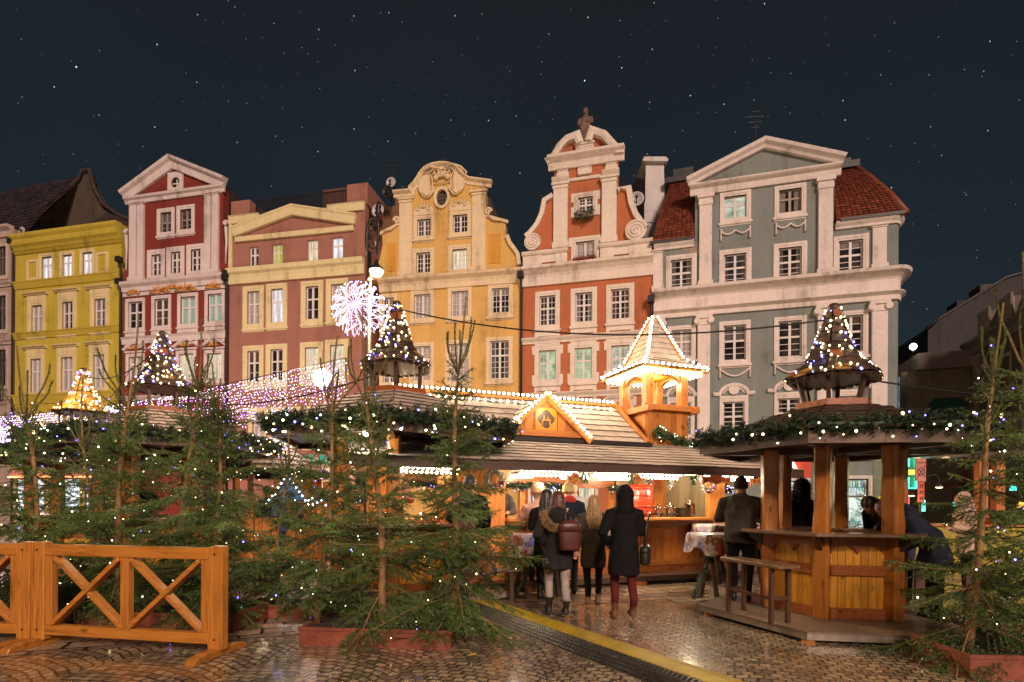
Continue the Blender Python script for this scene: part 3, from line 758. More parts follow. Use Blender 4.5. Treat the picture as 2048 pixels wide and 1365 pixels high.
    zz = [9.0, c.sz(1315, 440)[1], c.sz(1315, 402)[1], c.sz(1315, 350)[1], z1]
    m.box(x0+.05, x1_-.02, .3, 2.9, 0, zz[1]); m.box(x0, x1_, .25, 2.95, zz[1], zz[2]); m.box(x0+.06, x1_-.03, .31, 2.9, zz[2]+.1, zz[3]); m.box(x0+.02, x1_, .28, 2.93, zz[2], zz[2]+.1); m.box(x0+.08, x1_-.05, .33, 2.88, zz[3], z1)
    m.build('shaft', cw, c.root); m = MB(); m.box(x0-.12, x1_+.1, .1, 3.1, z1, z1+.16); m.box(x0-.05, x1_+.04, .2, 3.0, z1+.16, z1+.3); m.build('cap', cw, c.root)
def mat_shop(name, base, power, sx=9.0, sz=3.2):
    m = bpy.data.materials.new(name); m.use_nodes = True; t = m.node_tree; t.nodes.clear(); o = N(t, 'ShaderNodeOutputMaterial')
    tc = N(t, 'ShaderNodeTexCoord'); s = N(t, 'ShaderNodeSeparateXYZ', {0: tc.outputs['Object']}); cx = N(t, 'ShaderNodeCombineXYZ', {'X': s.outputs['X'], 'Y': s.outputs['Z']})
    br = N(t, 'ShaderNodeTexBrick', {'Vector': cx.outputs[0], 'Scale': 1.0, 'Mortar Size': .018, 'Brick Width': 1/sx, 'Row Height': 1/sz, 'Color1': (1, 1, 1, 1), 'Color2': (.12, .2, .2, 1), 'Mortar': (.03, .05, .05, 1)})
    v = N(t, 'ShaderNodeTexVoronoi', {'Vector': cx.outputs[0], 'Scale': 6.0}); mx = N(t, 'ShaderNodeMixRGB', {0: .3, 1: br.outputs['Color'], 2: v.outputs['Color']})
    n = N(t, 'ShaderNodeTexNoise', {'Vector': cx.outputs[0], 'Scale': 1.1}); k = N(t, 'ShaderNodeMapRange', {'Value': n.outputs['Fac'], 'From Min': .42, 'From Max': .58})
    m2 = N(t, 'ShaderNodeMixRGB', {0: k.outputs[0], 1: mx.outputs[0], 2: (1, 1, 1, 1)}); m3 = N(t, 'ShaderNodeMixRGB', {0: 1.0, 1: m2.outputs[0], 2: c4(base)}, blend_type='MULTIPLY')
    em = N(t, 'ShaderNodeEmission', {'Color': m3.outputs[0], 'Strength': power}); t.links.new(em.outputs[0], o.inputs[0]); m.cycles.emission_sampling = 'AUTO'
    return m
PANES['shop'] = mat_shop('shop_window_glow', (.82, .98, .88), 1.0)
house_grey()

# ---- orange house with a scrolled gable
def house_orange():
    h = House(1043, 29.32, 1303.5, 27.6, 'orange_town_house', 'orange town house with white scrolled gable, volutes and a stone figure on top')
    wallm = mat_plaster('plaster_orange', (.45, .145, .062), .22); tr = mat_plaster('stucco_cream', (.72, .63, .54), .3)
    h.win((1156.7,394.6,1186,424), 'dark', (2, 2, 2), .24, 0, ears=True, transom=.5)
    h.win((1151.7,483,1188.7,530), 'curt', (2, 1, 3), .24, 0, ears=True, transom=.99)
    for b in ((1079,592,1111,650.7), (1150.6,585.6,1184.7,644), (1222,578,1259,638)): h.win(b, 'dark', (2, 2, 3), .24, .1, panel=True, drop=.7, transom=.58)
    for b, p in (((1078,701,1112,760.6),'green'), ((1149.5,696,1184,757.6),'green'), ((1222.7,691,1258,752),'pale')): h.win(b, p, (2, 2, 3), .24, .1, panel=True, drop=.8, ears=True, transom=.58)
    for b in ((1079,815,1111,866), (1150,808,1184,862), (1222.7,804,1258,858)): h.win(b, 'dark', (2, 2, 3), .24, .1, ears=True, transom=.58)
    h.win((1062,972,1108,1046), 'lit', (0, 1, 1), .16, 0, transom=.55, sash=M_SASH_D, label='bright white shop window')
    h.win((1140,972,1190,1046), 'warm', (0, 1, 1), .16, 0, transom=.6, sash=M_SASH_D)
    q = lambda x, y: (1000+.337*x, 220+.337*y)
    W = h.W; zc = h.sz(1043, 548)[1]; zatt = h.sz(1068, 505)[1]
    P = lambda L: h.pts([q(*p) for p in L])
    xl0, xl1 = h.sz(*q(320, 700))[0], h.sz(*q(403, 700))[0]; xr0, xr1 = h.sz(*q(605, 700))[0], h.sz(*q(692, 700))[0]
    left = P([(195,832),(150,800),(160,765),(185,745),(230,690),(262,620),(275,550),(300,535),(320,522)])
    right = P([(697,470),(752,480),(765,560),(792,630),(830,682),(858,712),(850,755),(800,765)])
    ztop = h.sz(*q(320, 345))[1]; xa, xb = h.sz(*q(322, 400))[0], h.sz(*q(703, 380))[0]
    arch = P([(340,300),(375,240),(412,203),(445,190)]); arch2 = P([(560,165),(600,178),(640,222),(688,275)])
    xm = h.sz(*q(505, 250))[0]; zped = h.sz(*q(505, 205))[1]
    out = [(0, 0), (W, 0), (W, zatt)] + [right[-1]] + right[::-1][1:] + [(xb, right[0][1]), (xb, ztop)] + arch2[::-1] + [(xm+.42, zped-.2), (xm-.42, zped-.2)] + arch[::-1] + [(xa, ztop), (xa, left[-1][1])] + left[::-1] + [(0, zatt)]
    h.wall(out, wallm); h.body(.05, W-.05, zatt-.3, wallm, 11)
    h.cornice([(0, zc-.75), (W, zc-.75)], [(0, 0), (0, .1), (.4, .14), (.55, .2), (.72, .36), (.8, .48), (.92, .5), (.95, .4), (.95, 0)], tr)
    # attic band, with a pedestal either side
    for a, b in ((95, 400), (595, 900)):
        x0, x1 = h.sz(*q(a, 870))[0], h.sz(*q(b, 870))[0]; x0 = max(x0, .02); x1 = min(x1, W-.02)
        m = MB(); zz = zc+.22; d = .3; c0, c1 = (h.sz(*q(250, 900))[0], h.sz(*q(332, 900))[0]) if a < 500 else (h.sz(*q(677, 870))[0], h.sz(*q(765, 850))[0])
        m.box(x0, c0, -.1, .02, zz, zatt-.2); m.box(c1, x1, -.1, .02, zz, zatt-.2); m.box(c0, c1, -.06, .02, zatt-.62, zatt-.2)
        m.mould([(x0-.05, zatt-.2), (x1+.05, zatt-.2)], [(0, 0), (0, .16), (.08, .22), (.16, .24), (.2, .18), (.2, 0)]); m.build('parapet', tr, h.root)
    z_mid = h.sz(*q(320, 448))[1]; z_up = h.sz(*q(320, 365))[1]
    for a, b in ((xl0, xl1), (xr0, xr1)):
        h.pilaster(a, b, zatt+.0, z_mid, tr, .18, .3); h.pilaster(a+.22, b-.02, z_mid+.22, z_up, tr, .12, .1)
    h.cornice([(xa-.1, z_mid), (xl1, z_mid)], PROF_MID, tr, 'band'); h.cornice([(xr0, z_mid), (xb+.05, z_mid)], PROF_MID, tr, 'band'); h.cornice([(xl1, z_mid+.05), (xr0, z_mid+.05)], PROF_THIN, tr, 'band')
    h.pilaster(xm-.3, xm+.3, z_mid+.3, z_up, tr, .08, .1)
    h.cornice([(xa-.3, z_up), (xb+.3, z_up)], PROF_BIG, tr, 'cornice')
    cope = [(0, 0), (0, .3), (.14, .34), (.3, .3), (.4, .2), (.4, 0)]
    h.cornice([(xa-.3, ztop+.1)] + arch + [(arch[-1][0]+.1, arch[-1][1]-.3)], cope, tr, 'coping'); h.cornice([(arch2[0][0]-.1, arch2[0][1]-.3)] + arch2 + [(xb+.3, ztop+.1)], cope, tr, 'coping')
    h.pilaster(xm-.42, xm+.42, z_up+.62, zped, tr, .12, .2)
    ls = left[2:]; h.cornice(ls, [(-.02, 0), (-.02, .18), (.2, .2), (.26, .1), (.26, 0)], tr, 'coping'); h.cornice([(xb, right[0][1])] + right[:-2], [(-.02, 0), (-.02, .18), (.2, .2), (.26, .1), (.26, 0)], tr, 'coping')
    for (cx, cy), r in (((197,790), .42), ((807,722), .5)):
        x, z = h.sz(*q(cx, cy)); r = r*1.05; m = MB()
        m.prism([(x + r*cos(2*pi*k/24), z + r*sin(2*pi*k/24)) for k in range(24)], -.2, .0); m.tube([(x + r*.92*(1-k/40)*cos(k*.45), -.21, z + r*.92*(1-k/40)*sin(k*.45)) for k in range(38)], .045, 6); m.build('volute', tr, h.root)
    for v0, v1 in ((684, 669), (796, 782)): z = h.sz(1170, (v0+v1)/2)[1]; h.cornice([(0, z-.15), (W, z-.15)], PROF_MID, tr, 'band')
    h.pipe(-.05, 0, zc-.3)
    m = MB(); m.add([(xa, .45, left[-1][1]), (xb, .45, right[0][1]), (xb, 10, right[0][1]), (xa, 10, left[-1][1]), (.1, .45, zatt-.3), (.1, 10, zatt-.3), (W-.1, .45, zatt-.3), (W-.1, 10, zatt-.3)], [(0,1,2,3), (0,3,5,4), (1,6,7,2), (3,2,7,5), (0,4,6,1)]); m.build('roof', M_SLATE, h.root)
    h.make_windows(tr)
    # stone figure on the gable
    m = MB(); z0 = zped-.05
    m.box(xm-.33, xm+.33, -.1, .4, z0, z0+.14)
    m.ell([(xm, .15, z0+.14, .26, .2), (xm+.02, .13, z0+.5, .3, .22), (xm-.03, .12, z0+.9, .27, .2), (xm+.02, .12, z0+1.25, .33, .2), (xm, .14, z0+1.5, .27, .17), (xm, .15, z0+1.62, .1, .1), (xm, .13, z0+1.72, .14, .14), (xm, .13, z0+1.9, .15, .15), (xm, .13, z0+2.02, .08, .08)], 14)
    m.tube([(xm-.3, .12, z0+1.45), (xm-.36, .0, z0+1.1), (xm-.05, -.12, z0+1.0)], [.1, .09, .06], 8); m.tube([(xm+.3, .12, z0+1.45), (xm+.35, .0, z0+1.15), (xm+.1, -.14, z0+1.2)], [.1, .09, .06], 8)
    for k in range(5): m.tube([(xm-.25+.12*k, -.06, z0+1.2), (xm-.2+.09*k, -.12, z0+.7), (xm-.28+.13*k, -.05, z0+.16)], [.03, .05, .06], 6)
    st = link('statue', remesh(m, 'statue', [mat_plain('weathered_stone', (.17, .10, .08), .85, var=.5, scale=4, bump=.5)], .035, 2), None, h.a, h.rz)
    tag(st, 'weathered dark stone figure standing on top of the orange gable', 'statue')
    # window boxes
    for (u0, u1, v, hang, flow) in ((1151,1188,432,.5,.04), (1148,1192,527,.12,.6)):
        a, b = h.sz(u0, v)[0], h.sz(u1, v)[0]; z = h.sz((u0+u1)/2, v)[1]
        t_ = thing('flower_box', 'trailing green plants in a box at the uppermost window of the orange gable' if hang > .3 else 'box of red flowers below the lower gable window of the orange house', 'flower box', h.root.matrix_world @ Vector((0,0,0)) if False else (h.a + h.ex*((a+b)/2) + h.n*.2 + Vector((0,0,z))), h.rz, 'window flower boxes')
        m = MB(); m.box(-(b-a)/2, (b-a)/2, -.1, .12, -.2, 0); m.build('planter', M_SASH_D, t_)
        m = MB(); rr = random.Random(3)
        for k in range(7): leaf_cloud(m, (-(b-a)/2 + (b-a)*(k+.5)/7, -.05, -hang*.5*(1-abs(k-3)/5) + .12), (.13, .16, .2 + hang*.5*(1-abs(k-3)/6)), 90, .045, 0, rr)
        m.build('foliage', M_LEAF, t_)
        m = MB()
        for k in range(7): leaf_cloud(m, (-(b-a)/2 + (b-a)*(k+.5)/7, -.12, .1), (.13, .12, .12), int(90*flow), .04, 0, rr)
        m.build('flowers', M_PETAL, t_)
house_orange()

# ---- ochre baroque house
def house_ochre():
    h = House(757, 30.9, 1041, 29.36, 'ochre_town_house', 'ochre yellow town house with curved baroque gable and white stucco cartouche')
    wallm = mat_plaster('plaster_ochre', (.62, .385, .12), .28); tr = mat_plaster('stucco_ochre_white', (.70, .56, .36), .35)
    h.win((834.5,439,861.7,472), 'dark', (2, 1, 3), .2, .1, hood='curl', transom=.99); h.win((906,430,935,465), 'dark', (2, 1, 3), .2, .1, hood='curl', transom=.99)
    h.win((832.7,505.6,860.8,545.8), 'dark', (2, 1, 4), .22, .1, transom=.99); h.win((904.7,498.6,933.5,539.5), 'warm', (2, 1, 4), .22, .1, transom=.99)
    for b, p in (((828.5,589,861.5,637),'curt'), ((903,582.8,936.5,632.7),'curt')): h.win(b, p, (2, 1, 4), .2, .1, hood='scroll', transom=.99)
    h.win((983.5,576.7,1018,626), 'dark', (2, 1, 4), .22, .1, transom=.99)
    h.win((765,596,788,642), 'dark', (2, 1, 4), .2, .1, transom=.99)
    for b, p in (((826,693,861,762),'curt'), ((898,688,935.6,762.6),'curt'), ((980,682,1018,758),'dark'), ((766,700,790,766),'dark')): h.win(b, p, (2, 2, 4), .2, .1, transom=.62)
    q = lambda x, y: (440+.3027*x, 280+.3027*y)
    P = lambda L: h.pts([q(*p) for p in L])
    W = h.W; zc = h.sz(900, 560)[1]
    xr = h.sz(*q(1757, 400))[0]; xl = h.sz(*q(1188, 450))[0]
    capz = h.sz(*q(1200, 350))[1]
    arch = smooth(P([(1262,322),(1288,296),(1312,262),(1335,225),(1368,193),(1415,174),(1475,166),(1530,174),(1566,192),(1590,222),(1618,246),(1650,266)]), 3)
    wl = h.sz(*q(1100, 628))[1]; wr = wl
    lw = P([(985,935),(1020,850),(1052,800),(1068,730),(1075,690)])
    rw = P([(1887,640),(1905,690),(1935,730),(1958,765),(1965,830)])
    xlw = h.sz(*q(1072, 660))[0]; xrw = h.sz(*q(1888, 560))[0]
    sc0 = lambda x: x
    out = [(0, 0), (W, 0), (W, zc+.35)] + rw[::-1] + [(xrw, wr), (xr, wr+.45), (xr, capz)] + arch[::-1] + [(xl, capz), (xl, wl+.45), (xlw, wl)] + lw[::-1] + [(0, zc+.35)]
    # oculus
    ox0, ox1, oz0, oz1 = h.rect(873.5, 380, 895, 412.6); om = ((ox0+ox1)/2, (oz0+oz1)/2); orx, orz = (ox1-ox0)/2, (oz1-oz0)/2
    oval = [(om[0] + orx*cos(2*pi*k/20), om[1] + orz*sin(2*pi*k/20)) for k in range(20)]; h.holes.append(oval)
    h.wall(out, wallm); h.body(.05, W-.05, zc, wallm, 11)
    m = MB(); m.mould(oval, [(.0, -.05), (.0, .08), (-.16, .1), (-.16, -.05)], closed=True); ow = m.build('oval_window', tr, h.root)
    m = MB(); m.prism([(om[0] + orx*1.02*cos(2*pi*k/20), om[1] + orz*1.02*sin(2*pi*k/20)) for k in range(20)], .12, .2); m.build('pane', M_DARK, ow)
    m = MB()
    for k in (-1, 0, 1): m.box(om[0]+k*orx*.5-.015, om[0]+k*orx*.5+.015, .08, .119, om[1]-orz*.85, om[1]+orz*.85)
    for k in (-1, 0, 1): m.box(om[0]-orx*.9, om[0]+orx*.9, .082, .118, om[1]+k*orz*.5-.015, om[1]+k*orz*.5+.015)
    m.build('glazing_bar', M_SASH_D, ow)
    h.cornice([(0, zc-.45), (W, zc-.45)], [(0, 0), (0, .1), (.25, .14), (.4, .22), (.55, .42), (.66, .46), (.7, 0)], tr)
    cope = [(-.26, 0), (-.26, .05), (-.12, .07), (-.05, .18), (.0, .24), (.07, .24), (.10, 0)]
    h.cornice([(xl-.35, capz), (arch[0][0]-.02, capz)] + arch + [(xr+.35, capz)], cope, tr, 'coping')
    for x in (xl, xr-.75): h.pilaster(x, x+.75, zc+.3, capz-.35, tr, .08, .25)
    h.cornice([(xlw-.12, wl), (xl, wl+.45)], PROF_THIN, tr, 'coping'); h.cornice([(xr, wr+.45), (xrw+.12, wr)], PROF_THIN, tr, 'coping')
    for x, s in ((xl-.15, -1), (xr+.15, 1)):
        m = MB(); m.tube([(x + s*.2*(1-k/16)*cos(k*.55), -.1, wl+.7+.22*(1-k/16)*sin(k*.55)) for k in range(15)], .07, 8); m.tube([(x, -.1, wl+.5), (x+s*.3, -.1, wl+.25), (x+s*.75, -.1, wl+.15)], [.07, .06, .04], 8); m.build('scroll', tr, h.root)
    h.cornice(lw[::-1], [(0, 0), (0, .12), (.14, .12), (.14, 0)], tr, 'coping') if False else None
    h.cornice(rw, [(0, 0), (0, .14), (.2, .14), (.2, 0)], tr, 'coping')
    # recessed wing panels
    for a, b in ((1100, 1165), (1775, 1855)):
        x0, x1 = h.sz(*q(a, 760))[0], h.sz(*q(b, 760))[0]; m = MB(); m.box(x0, x1, -.03, .01, zc+.7, wl-.5); m.build('wing_panel', mat_plaster('plaster_ochre_deep', (.60, .30, .055), .3), h.root)
    # cartouche: paired shields, shells and scrolls in relief
    m = MB(); cx, cz = om[0], om[1]+orz+.95
    for s in (-1, 1):
        m.prism([(cx+s*(1.15+.42*cos(t)+.1*cos(2*t)), cz-.35+.95*sin(t)) for t in [2*pi*k/18 for k in range(18)]], -.1, .01)
        m.tube([(cx+s*(1.15+.5*cos(t)), -.12, cz-.35+1.05*sin(t)) for t in [2*pi*k/20 for k in range(21)]], .05, 6)
        m.tube([(cx+s*(.45+.35*(1-k/18)*cos(k*.5)), -.12, cz+.62+.35*(1-k/18)*sin(k*.5)) for k in range(17)], .06, 6)
        m.tube([(cx+s*.2, -.14, cz+.9), (cx+s*.75, -.17, cz+1.1), (cx+s*1.35, -.12, cz+.85), (cx+s*1.75, -.1, cz+.35), (cx+s*1.6, -.1, cz-.1)], [.1, .12, .1, .08, .04], 8)
        m.tube([(cx+s*.7, -.1, cz-.5), (cx+s*.55, -.14, cz-1.0), (cx+s*.85, -.12, cz-1.45), (cx+s*1.2, -.08, cz-1.55)], [.05, .09, .08, .03], 8)
        m.ball((cx+s*.42, -.1, cz+.15), (.2, .12, .26), 10, 8)
    for k in range(7): a = pi*(k+.5)/7; m.tube([(cx+.12*cos(a), -.1, cz+.15), (cx+.3*cos(a), -.17, cz+.15+.4*sin(a)), (cx+.42*cos(a), -.1, cz+.1+.62*sin(a))], [.04, .07, .04], 6)
    for k in range(6): m.tube([(cx-.5+.2*k, -.1, cz-.25-.1*sin(k*.63)), (cx-.4+.2*k, -.13, cz-.3-.1*sin((k+.5)*.63))], .06, 6)
    zb = om[1]+orz; m.v = [(cx+(x-cx)*.80, y, zb + (z-zb-.10)*.62 + .02) if True else 0 for x, y, z in m.v]; m.build('cartouche', tr, h.root)
    m = MB(); m.add([(xl, .45, capz-.2), (xr, .45, capz-.2), (xr, 9, capz-.2), (xl, 9, capz-.2), (.1, .45, zc), (.1, 9, zc), (W-.1, .45, zc), (W-.1, 9, zc)], [(0,1,2,3), (0,3,5,4), (1,6,7,2), (3,2,7,5), (0,4,6,1)]); m.build('roof', M_SLATE, h.root)
    z = h.sz(900, 800)[1]; h.cornice([(0, z), (W, z)], PROF_THIN, tr, 'band')
    h.make_windows(tr)
house_ochre()

# ---- brown house with a low pediment
def house_brown():
    h = House(456, 32.8, 727, 31.05, 'brown_town_house', 'brown town house with pale yellow trim, low pediment and railed roof terrace')
    wallm = mat_plaster('plaster_brown', (.33, .15, .11), .2); tr = mat_plaster('stucco_pale_yellow', (.68, .58, .32), .25)
    for b, p in (((499,494,517,536),'blue'), ((545,489,565,531),'lime'), ((615,480,636,523),'warm'), ((664,475,686,517.6),'lit')): h.win(b, p, (1, 1, 1), 0, 0, transom=.62)
    for b, p in (((495,583,519,648.7),'curt'), ((542,578,565.6,645),'lit'), ((611.6,573,637,639),'dark'), ((662,568.5,687,634),'curt')): h.win(b, p, (1, 1, 2), .3, .03, transom=.62)
    for b, p in (((495,702,518.5,765),'dark'), ((541,699,565.5,762),'dark'), ((610,695,637,756),'warm'), ((660,690,687.7,752),'warm')): h.win(b, p, (1, 1, 2), .3, .03, transom=.62)
    for b, p in (((505,826,528,890),'curt'), ((540,823,565,891),'teal'), ((612,822,637,886),'curt'), ((662,820,687,884),'curt')): h.win(b, p, (1, 1, 2), .24, .05, transom=.62)
    W = h.W; q = lambda x, y: (440+.3027*x, 280+.3027*y)
    zt = h.sz(500, 432)[1]; zc = h.sz(458, 546)[1]
    h.wall([(0, 0), (W, 0), (W, zt), (0, zt)], wallm); h.body(.02, W-.02, zt-.9, wallm, 10)
    xs0, xs1 = h.sz(473, 468)[0], h.sz(709, 439)[0]; zb = h.sz(475, 472)[1]; xa, za = h.sz(587, 417)
    h.cornice([(0, zt-.42), (xa-2.2, zt-.42)], [(0, 0), (0, .12), (.4, .14), (.46, .2), (.46, 0)], tr, 'coping'); h.cornice([(xa+2.2, zt-.42), (W, zt-.42)], [(0, 0), (0, .12), (.4, .14), (.46, .2), (.46, 0)], tr, 'coping')
    h.cornice([(xs0-.1, zb), (xa, za-.35), (xs1+.1, zb)], [(-.1, 0), (-.1, .2), (.3, .24), (.4, .3), (.46, .3), (.46, 0)], tr, 'pediment')
    zl = h.sz(590, 469)[1]; h.cornice([(xs0, zl-.15), (xs1, zl-.15)], [(0, 0), (0, .14), (.26, .18), (.3, 0)], tr, 'band')
    h.cornice([(0, zc-.75), (W, zc-.75)], [(0, 0), (0, .12), (.3, .14), (.5, .2), (.62, .34), (.86, .38), (.9, 0)], tr)
    for u, v in ((590, 818), (590, 893)): z = h.sz(u, v)[1]; h.cornice([(0, z-.12), (W, z-.12)], [(0, 0), (0, .08), (.22, .1), (.26, 0)], tr, 'band')
    z = h.sz(590, 924)[1]; h.cornice([(0, z-.2), (W, z-.2)], [(0, 0), (0, .1), (.34, .14), (.4, 0)], tr, 'band')
    m = MB(); m.box(0, .22, -.09, -.002, zc+.2, zt-.42); m.build('edge_strip', tr, h.root)
    zp1 = h.sz(470, 402)[1]; zp2 = h.sz(718, 366)[1]
    m = MB(); m.box(.05, 1.3, .05, 2.6, zt, zp1); m.build('parapet_pier', wallm, h.root); m = MB(); m.box(W-1.15, W+.1, .05, 6, zt, zp2); m.build('parapet_pier', wallm, h.root)
    # roof terrace rail, penthouse
    rail = thing('railing', 'thin dark railing along the roof terrace of the brown house', 'railing', h.a + Vector((0,0,zt)), h.rz)
    m = MB(); zr = 1.15
    for k in range(60): x = 1.4 + (W-2.7)*k/59; m.beam((x, .5, 0), (x, .5, zr), .035, .035)
    m.build('baluster_row', M_PIPE, rail); m = MB(); m.beam((1.3, .5, zr), (W-1.2, .5, zr), .06, .06); m.beam((1.3, .5, .12), (W-1.2, .5, .12), .04, .04); m.build('handrail', M_PIPE, rail)
    m = MB(); m.box(W-3.6, W-1.3, 1.6, 6, zt-.5, zt+2.0); m.box(1.4, W-1.3, 3.0, 9, zt-.9, zt-.1); m.build('penthouse', mat_plaster('penthouse_brown', (.16, .075, .055), .3), h.root)
    h.pipe(-.02, 0, zc-.3)
    h.make_windows(tr)
    # recessed party wall right of it, carrying satellite dishes
    g2 = House(727, 33.2, 803, 32.6, 'party_wall', 'dim brown side wall set back between brown and ochre houses', 'wall')
    m = MB(); zz = g2.sz(760, 410)[1]; z3 = g2.sz(795, 375)[1]; m.box(0, g2.W*.72, .3, 4, 0, zz); m.box(g2.W*.72, g2.W+.6, .35, 4, 0, z3); m.build('wall', mat_plaster('party_wall_brown', (.20, .105, .055), .4), g2.root)
house_brown()

# ---- red house with a triangular gable
def house_red():
    h = House(244.5, 34.5, 454.5, 32.85, 'red_town_house', 'dark red town house with white triangular gable and gilded stucco over its windows')
    wallm = mat_plaster('plaster_red', (.21, .036, .026), .2); tr = mat_plaster('stucco_grey_white', (.66, .56, .53), .4)
    for b in ((321,425,343,464.7), (360.5,419,383,459)): h.win(b, 'dark', (1, 1, 2), .24, .05, transom=.5, sash=mat_plain('window_paint_old2', (.30, .24, .21), .55))
    for b in ((303,509.5,322,551), (342,504,361,547), (382,499,401.5,542)): h.win(b, 'dark', (1, 1, 2), .3, .05, transom=.64)
    for b, p in (((256.5,604,285,656.6),'dark'), ((309,598,337,652),'dark'), ((361,593.6,390.7,648),'teal'), ((415.6,588,444,643),'teal')): h.win(b, p, (1, 1, 2), .2, .06, panel=True, drop=.9, transom=.6)
    for b, p in (((257.5,714,284,762),'curt'), ((309,711,337,760),'curt'), ((358,708,387,758),'warm'), ((414,707,442.6,758),'warm')): h.win(b, p, (1, 1, 2), .2, .06, hood='tri', transom=.6)
    W = h.W; zc = h.sz(347, 568)[1]
    x0, x1 = h.sz(256.5, 480)[0], h.sz(446, 470)[0]; ze = h.sz(252, 398)[1]; xa, za = h.sz(347, 316)
    # oculus with a square frame
    ox0, ox1, oz0, oz1 = h.rect(343, 357, 360.5, 375); om = ((ox0+ox1)/2, (oz0+oz1)/2); rr = (ox1-ox0)/2
    circ = [(om[0]+rr*cos(2*pi*k/18), om[1]+rr*sin(2*pi*k/18)) for k in range(18)]; h.holes.append(circ)
    h.wall([(0, 0), (W, 0), (W, zc+.9), (x1+.25, zc+1.3), (x1, zc+2.4), (x1, ze), (xa, za-.35), (x0, ze), (x0, zc+2.4), (x0-.25, zc+1.3), (0, zc+.9)], wallm); h.body(.02, W-.02, zc+.4, wallm, 11)
    m = MB(); s = rr*1.75; m.prism([(om[0]-s, om[1]-s*1.05), (om[0]+s, om[1]-s*1.05), (om[0]+s, om[1]+s*1.15), (om[0]-s, om[1]+s*1.15)], -.06, .01, [circ]); ow = m.build('round_window', tr, h.root)
    m = MB(); m.prism([(om[0]+rr*1.02*cos(2*pi*k/18), om[1]+rr*1.02*sin(2*pi*k/18)) for k in range(18)], .12, .2); m.build('pane', M_DARK, ow)
    m = MB(); m.box(om[0]-.03, om[0]+.03, .08, .119, om[1]-rr, om[1]+rr); m.box(om[0]-rr, om[0]-.03, .08, .119, om[1]-.03, om[1]+.03); m.box(om[0]+.03, om[0]+rr, .08, .119, om[1]-.03, om[1]+.03); m.build('glazing_bar', M_SASH, ow)
    h.cornice([(x0-.15, ze-.42), (x1+.15, ze-.42)], [(0, 0), (0, .1), (.18, .14), (.26, .26), (.38, .3), (.38, 0)], tr, 'entablature')
    h.cornice([(x0-.18, ze-.02), (xa, za-.40), (x1+.18, ze-.02)], [(-.28, 0), (-.28, .16), (.1, .22), (.2, .4), (.36, .44), (.42, 0)], tr, 'pediment')
    for a, b in ((261.7,275.5), (277.8,289.6), (411,423.5), (426.5,438.8)): h.pilaster(h.sz(a, 480)[0], h.sz(b, 480)[0], zc+.3, ze-.42, tr, .14, .12)
    h.cornice([(-.0, zc-.3), (W, zc-.3)], [(0, 0), (0, .12), (.25, .16), (.4, .34), (.56, .4), (.6, 0)], tr)
    z2 = h.sz(347, 583)[1]; h.cornice([(0, z2-.1), (W, z2-.1)], [(0, 0), (0, .06), (.2, .08), (.22, 0)], tr, 'band')
    z3 = h.sz(347, 676)[1]; h.cornice([(0, z3-.25), (W, z3-.25)], [(0, 0), (0, .1), (.3, .14), (.42, .24), (.46, 0)], tr, 'band')
    for u, v, s in ((270,588,.7), (322,586,1.1), (347,577,.75), (374,582,1.1), (428,576,.75)): x, z = h.sz(u, v); fan(h, x, z, .75*s, .5*s, h.root)
    h.pipe(W-.02, 0, zc-.2); h.pipe(-.08, 0, zc+.2)
    for x, z in ((x0-.16, h.sz(260, 470)[1]), (x1+.2, h.sz(445, 455)[1])):
        m = MB(); m.tube([(x + .16*(1-k/14)*cos(k*.6), -.05, z+.2+.16*(1-k/14)*sin(k*.6)) for k in range(13)], .07, 8); m.tube([(x, .0, z), (x+.05, .0, z-.9), (x, .0, z-2.2)], [.1, .07, .05], 8); m.build('scroll', tr, h.root)
    m = MB(); m.add([(x0, .45, ze), (xa, .45, za-.4), (x1, .45, ze), (x0, 10, ze), (xa, 10, za-.4), (x1, 10, ze)], [(0,1,4,3), (1,2,5,4), (3,4,5)]); m.box(x0, x1, .46, 10, zc, ze); m.build('roof', M_SLATE, h.root)
    z = h.sz(347, 800)[1]; h.cornice([(0, z), (W, z)], PROF_MID, tr, 'band')
    h.make_windows(tr)
house_red()

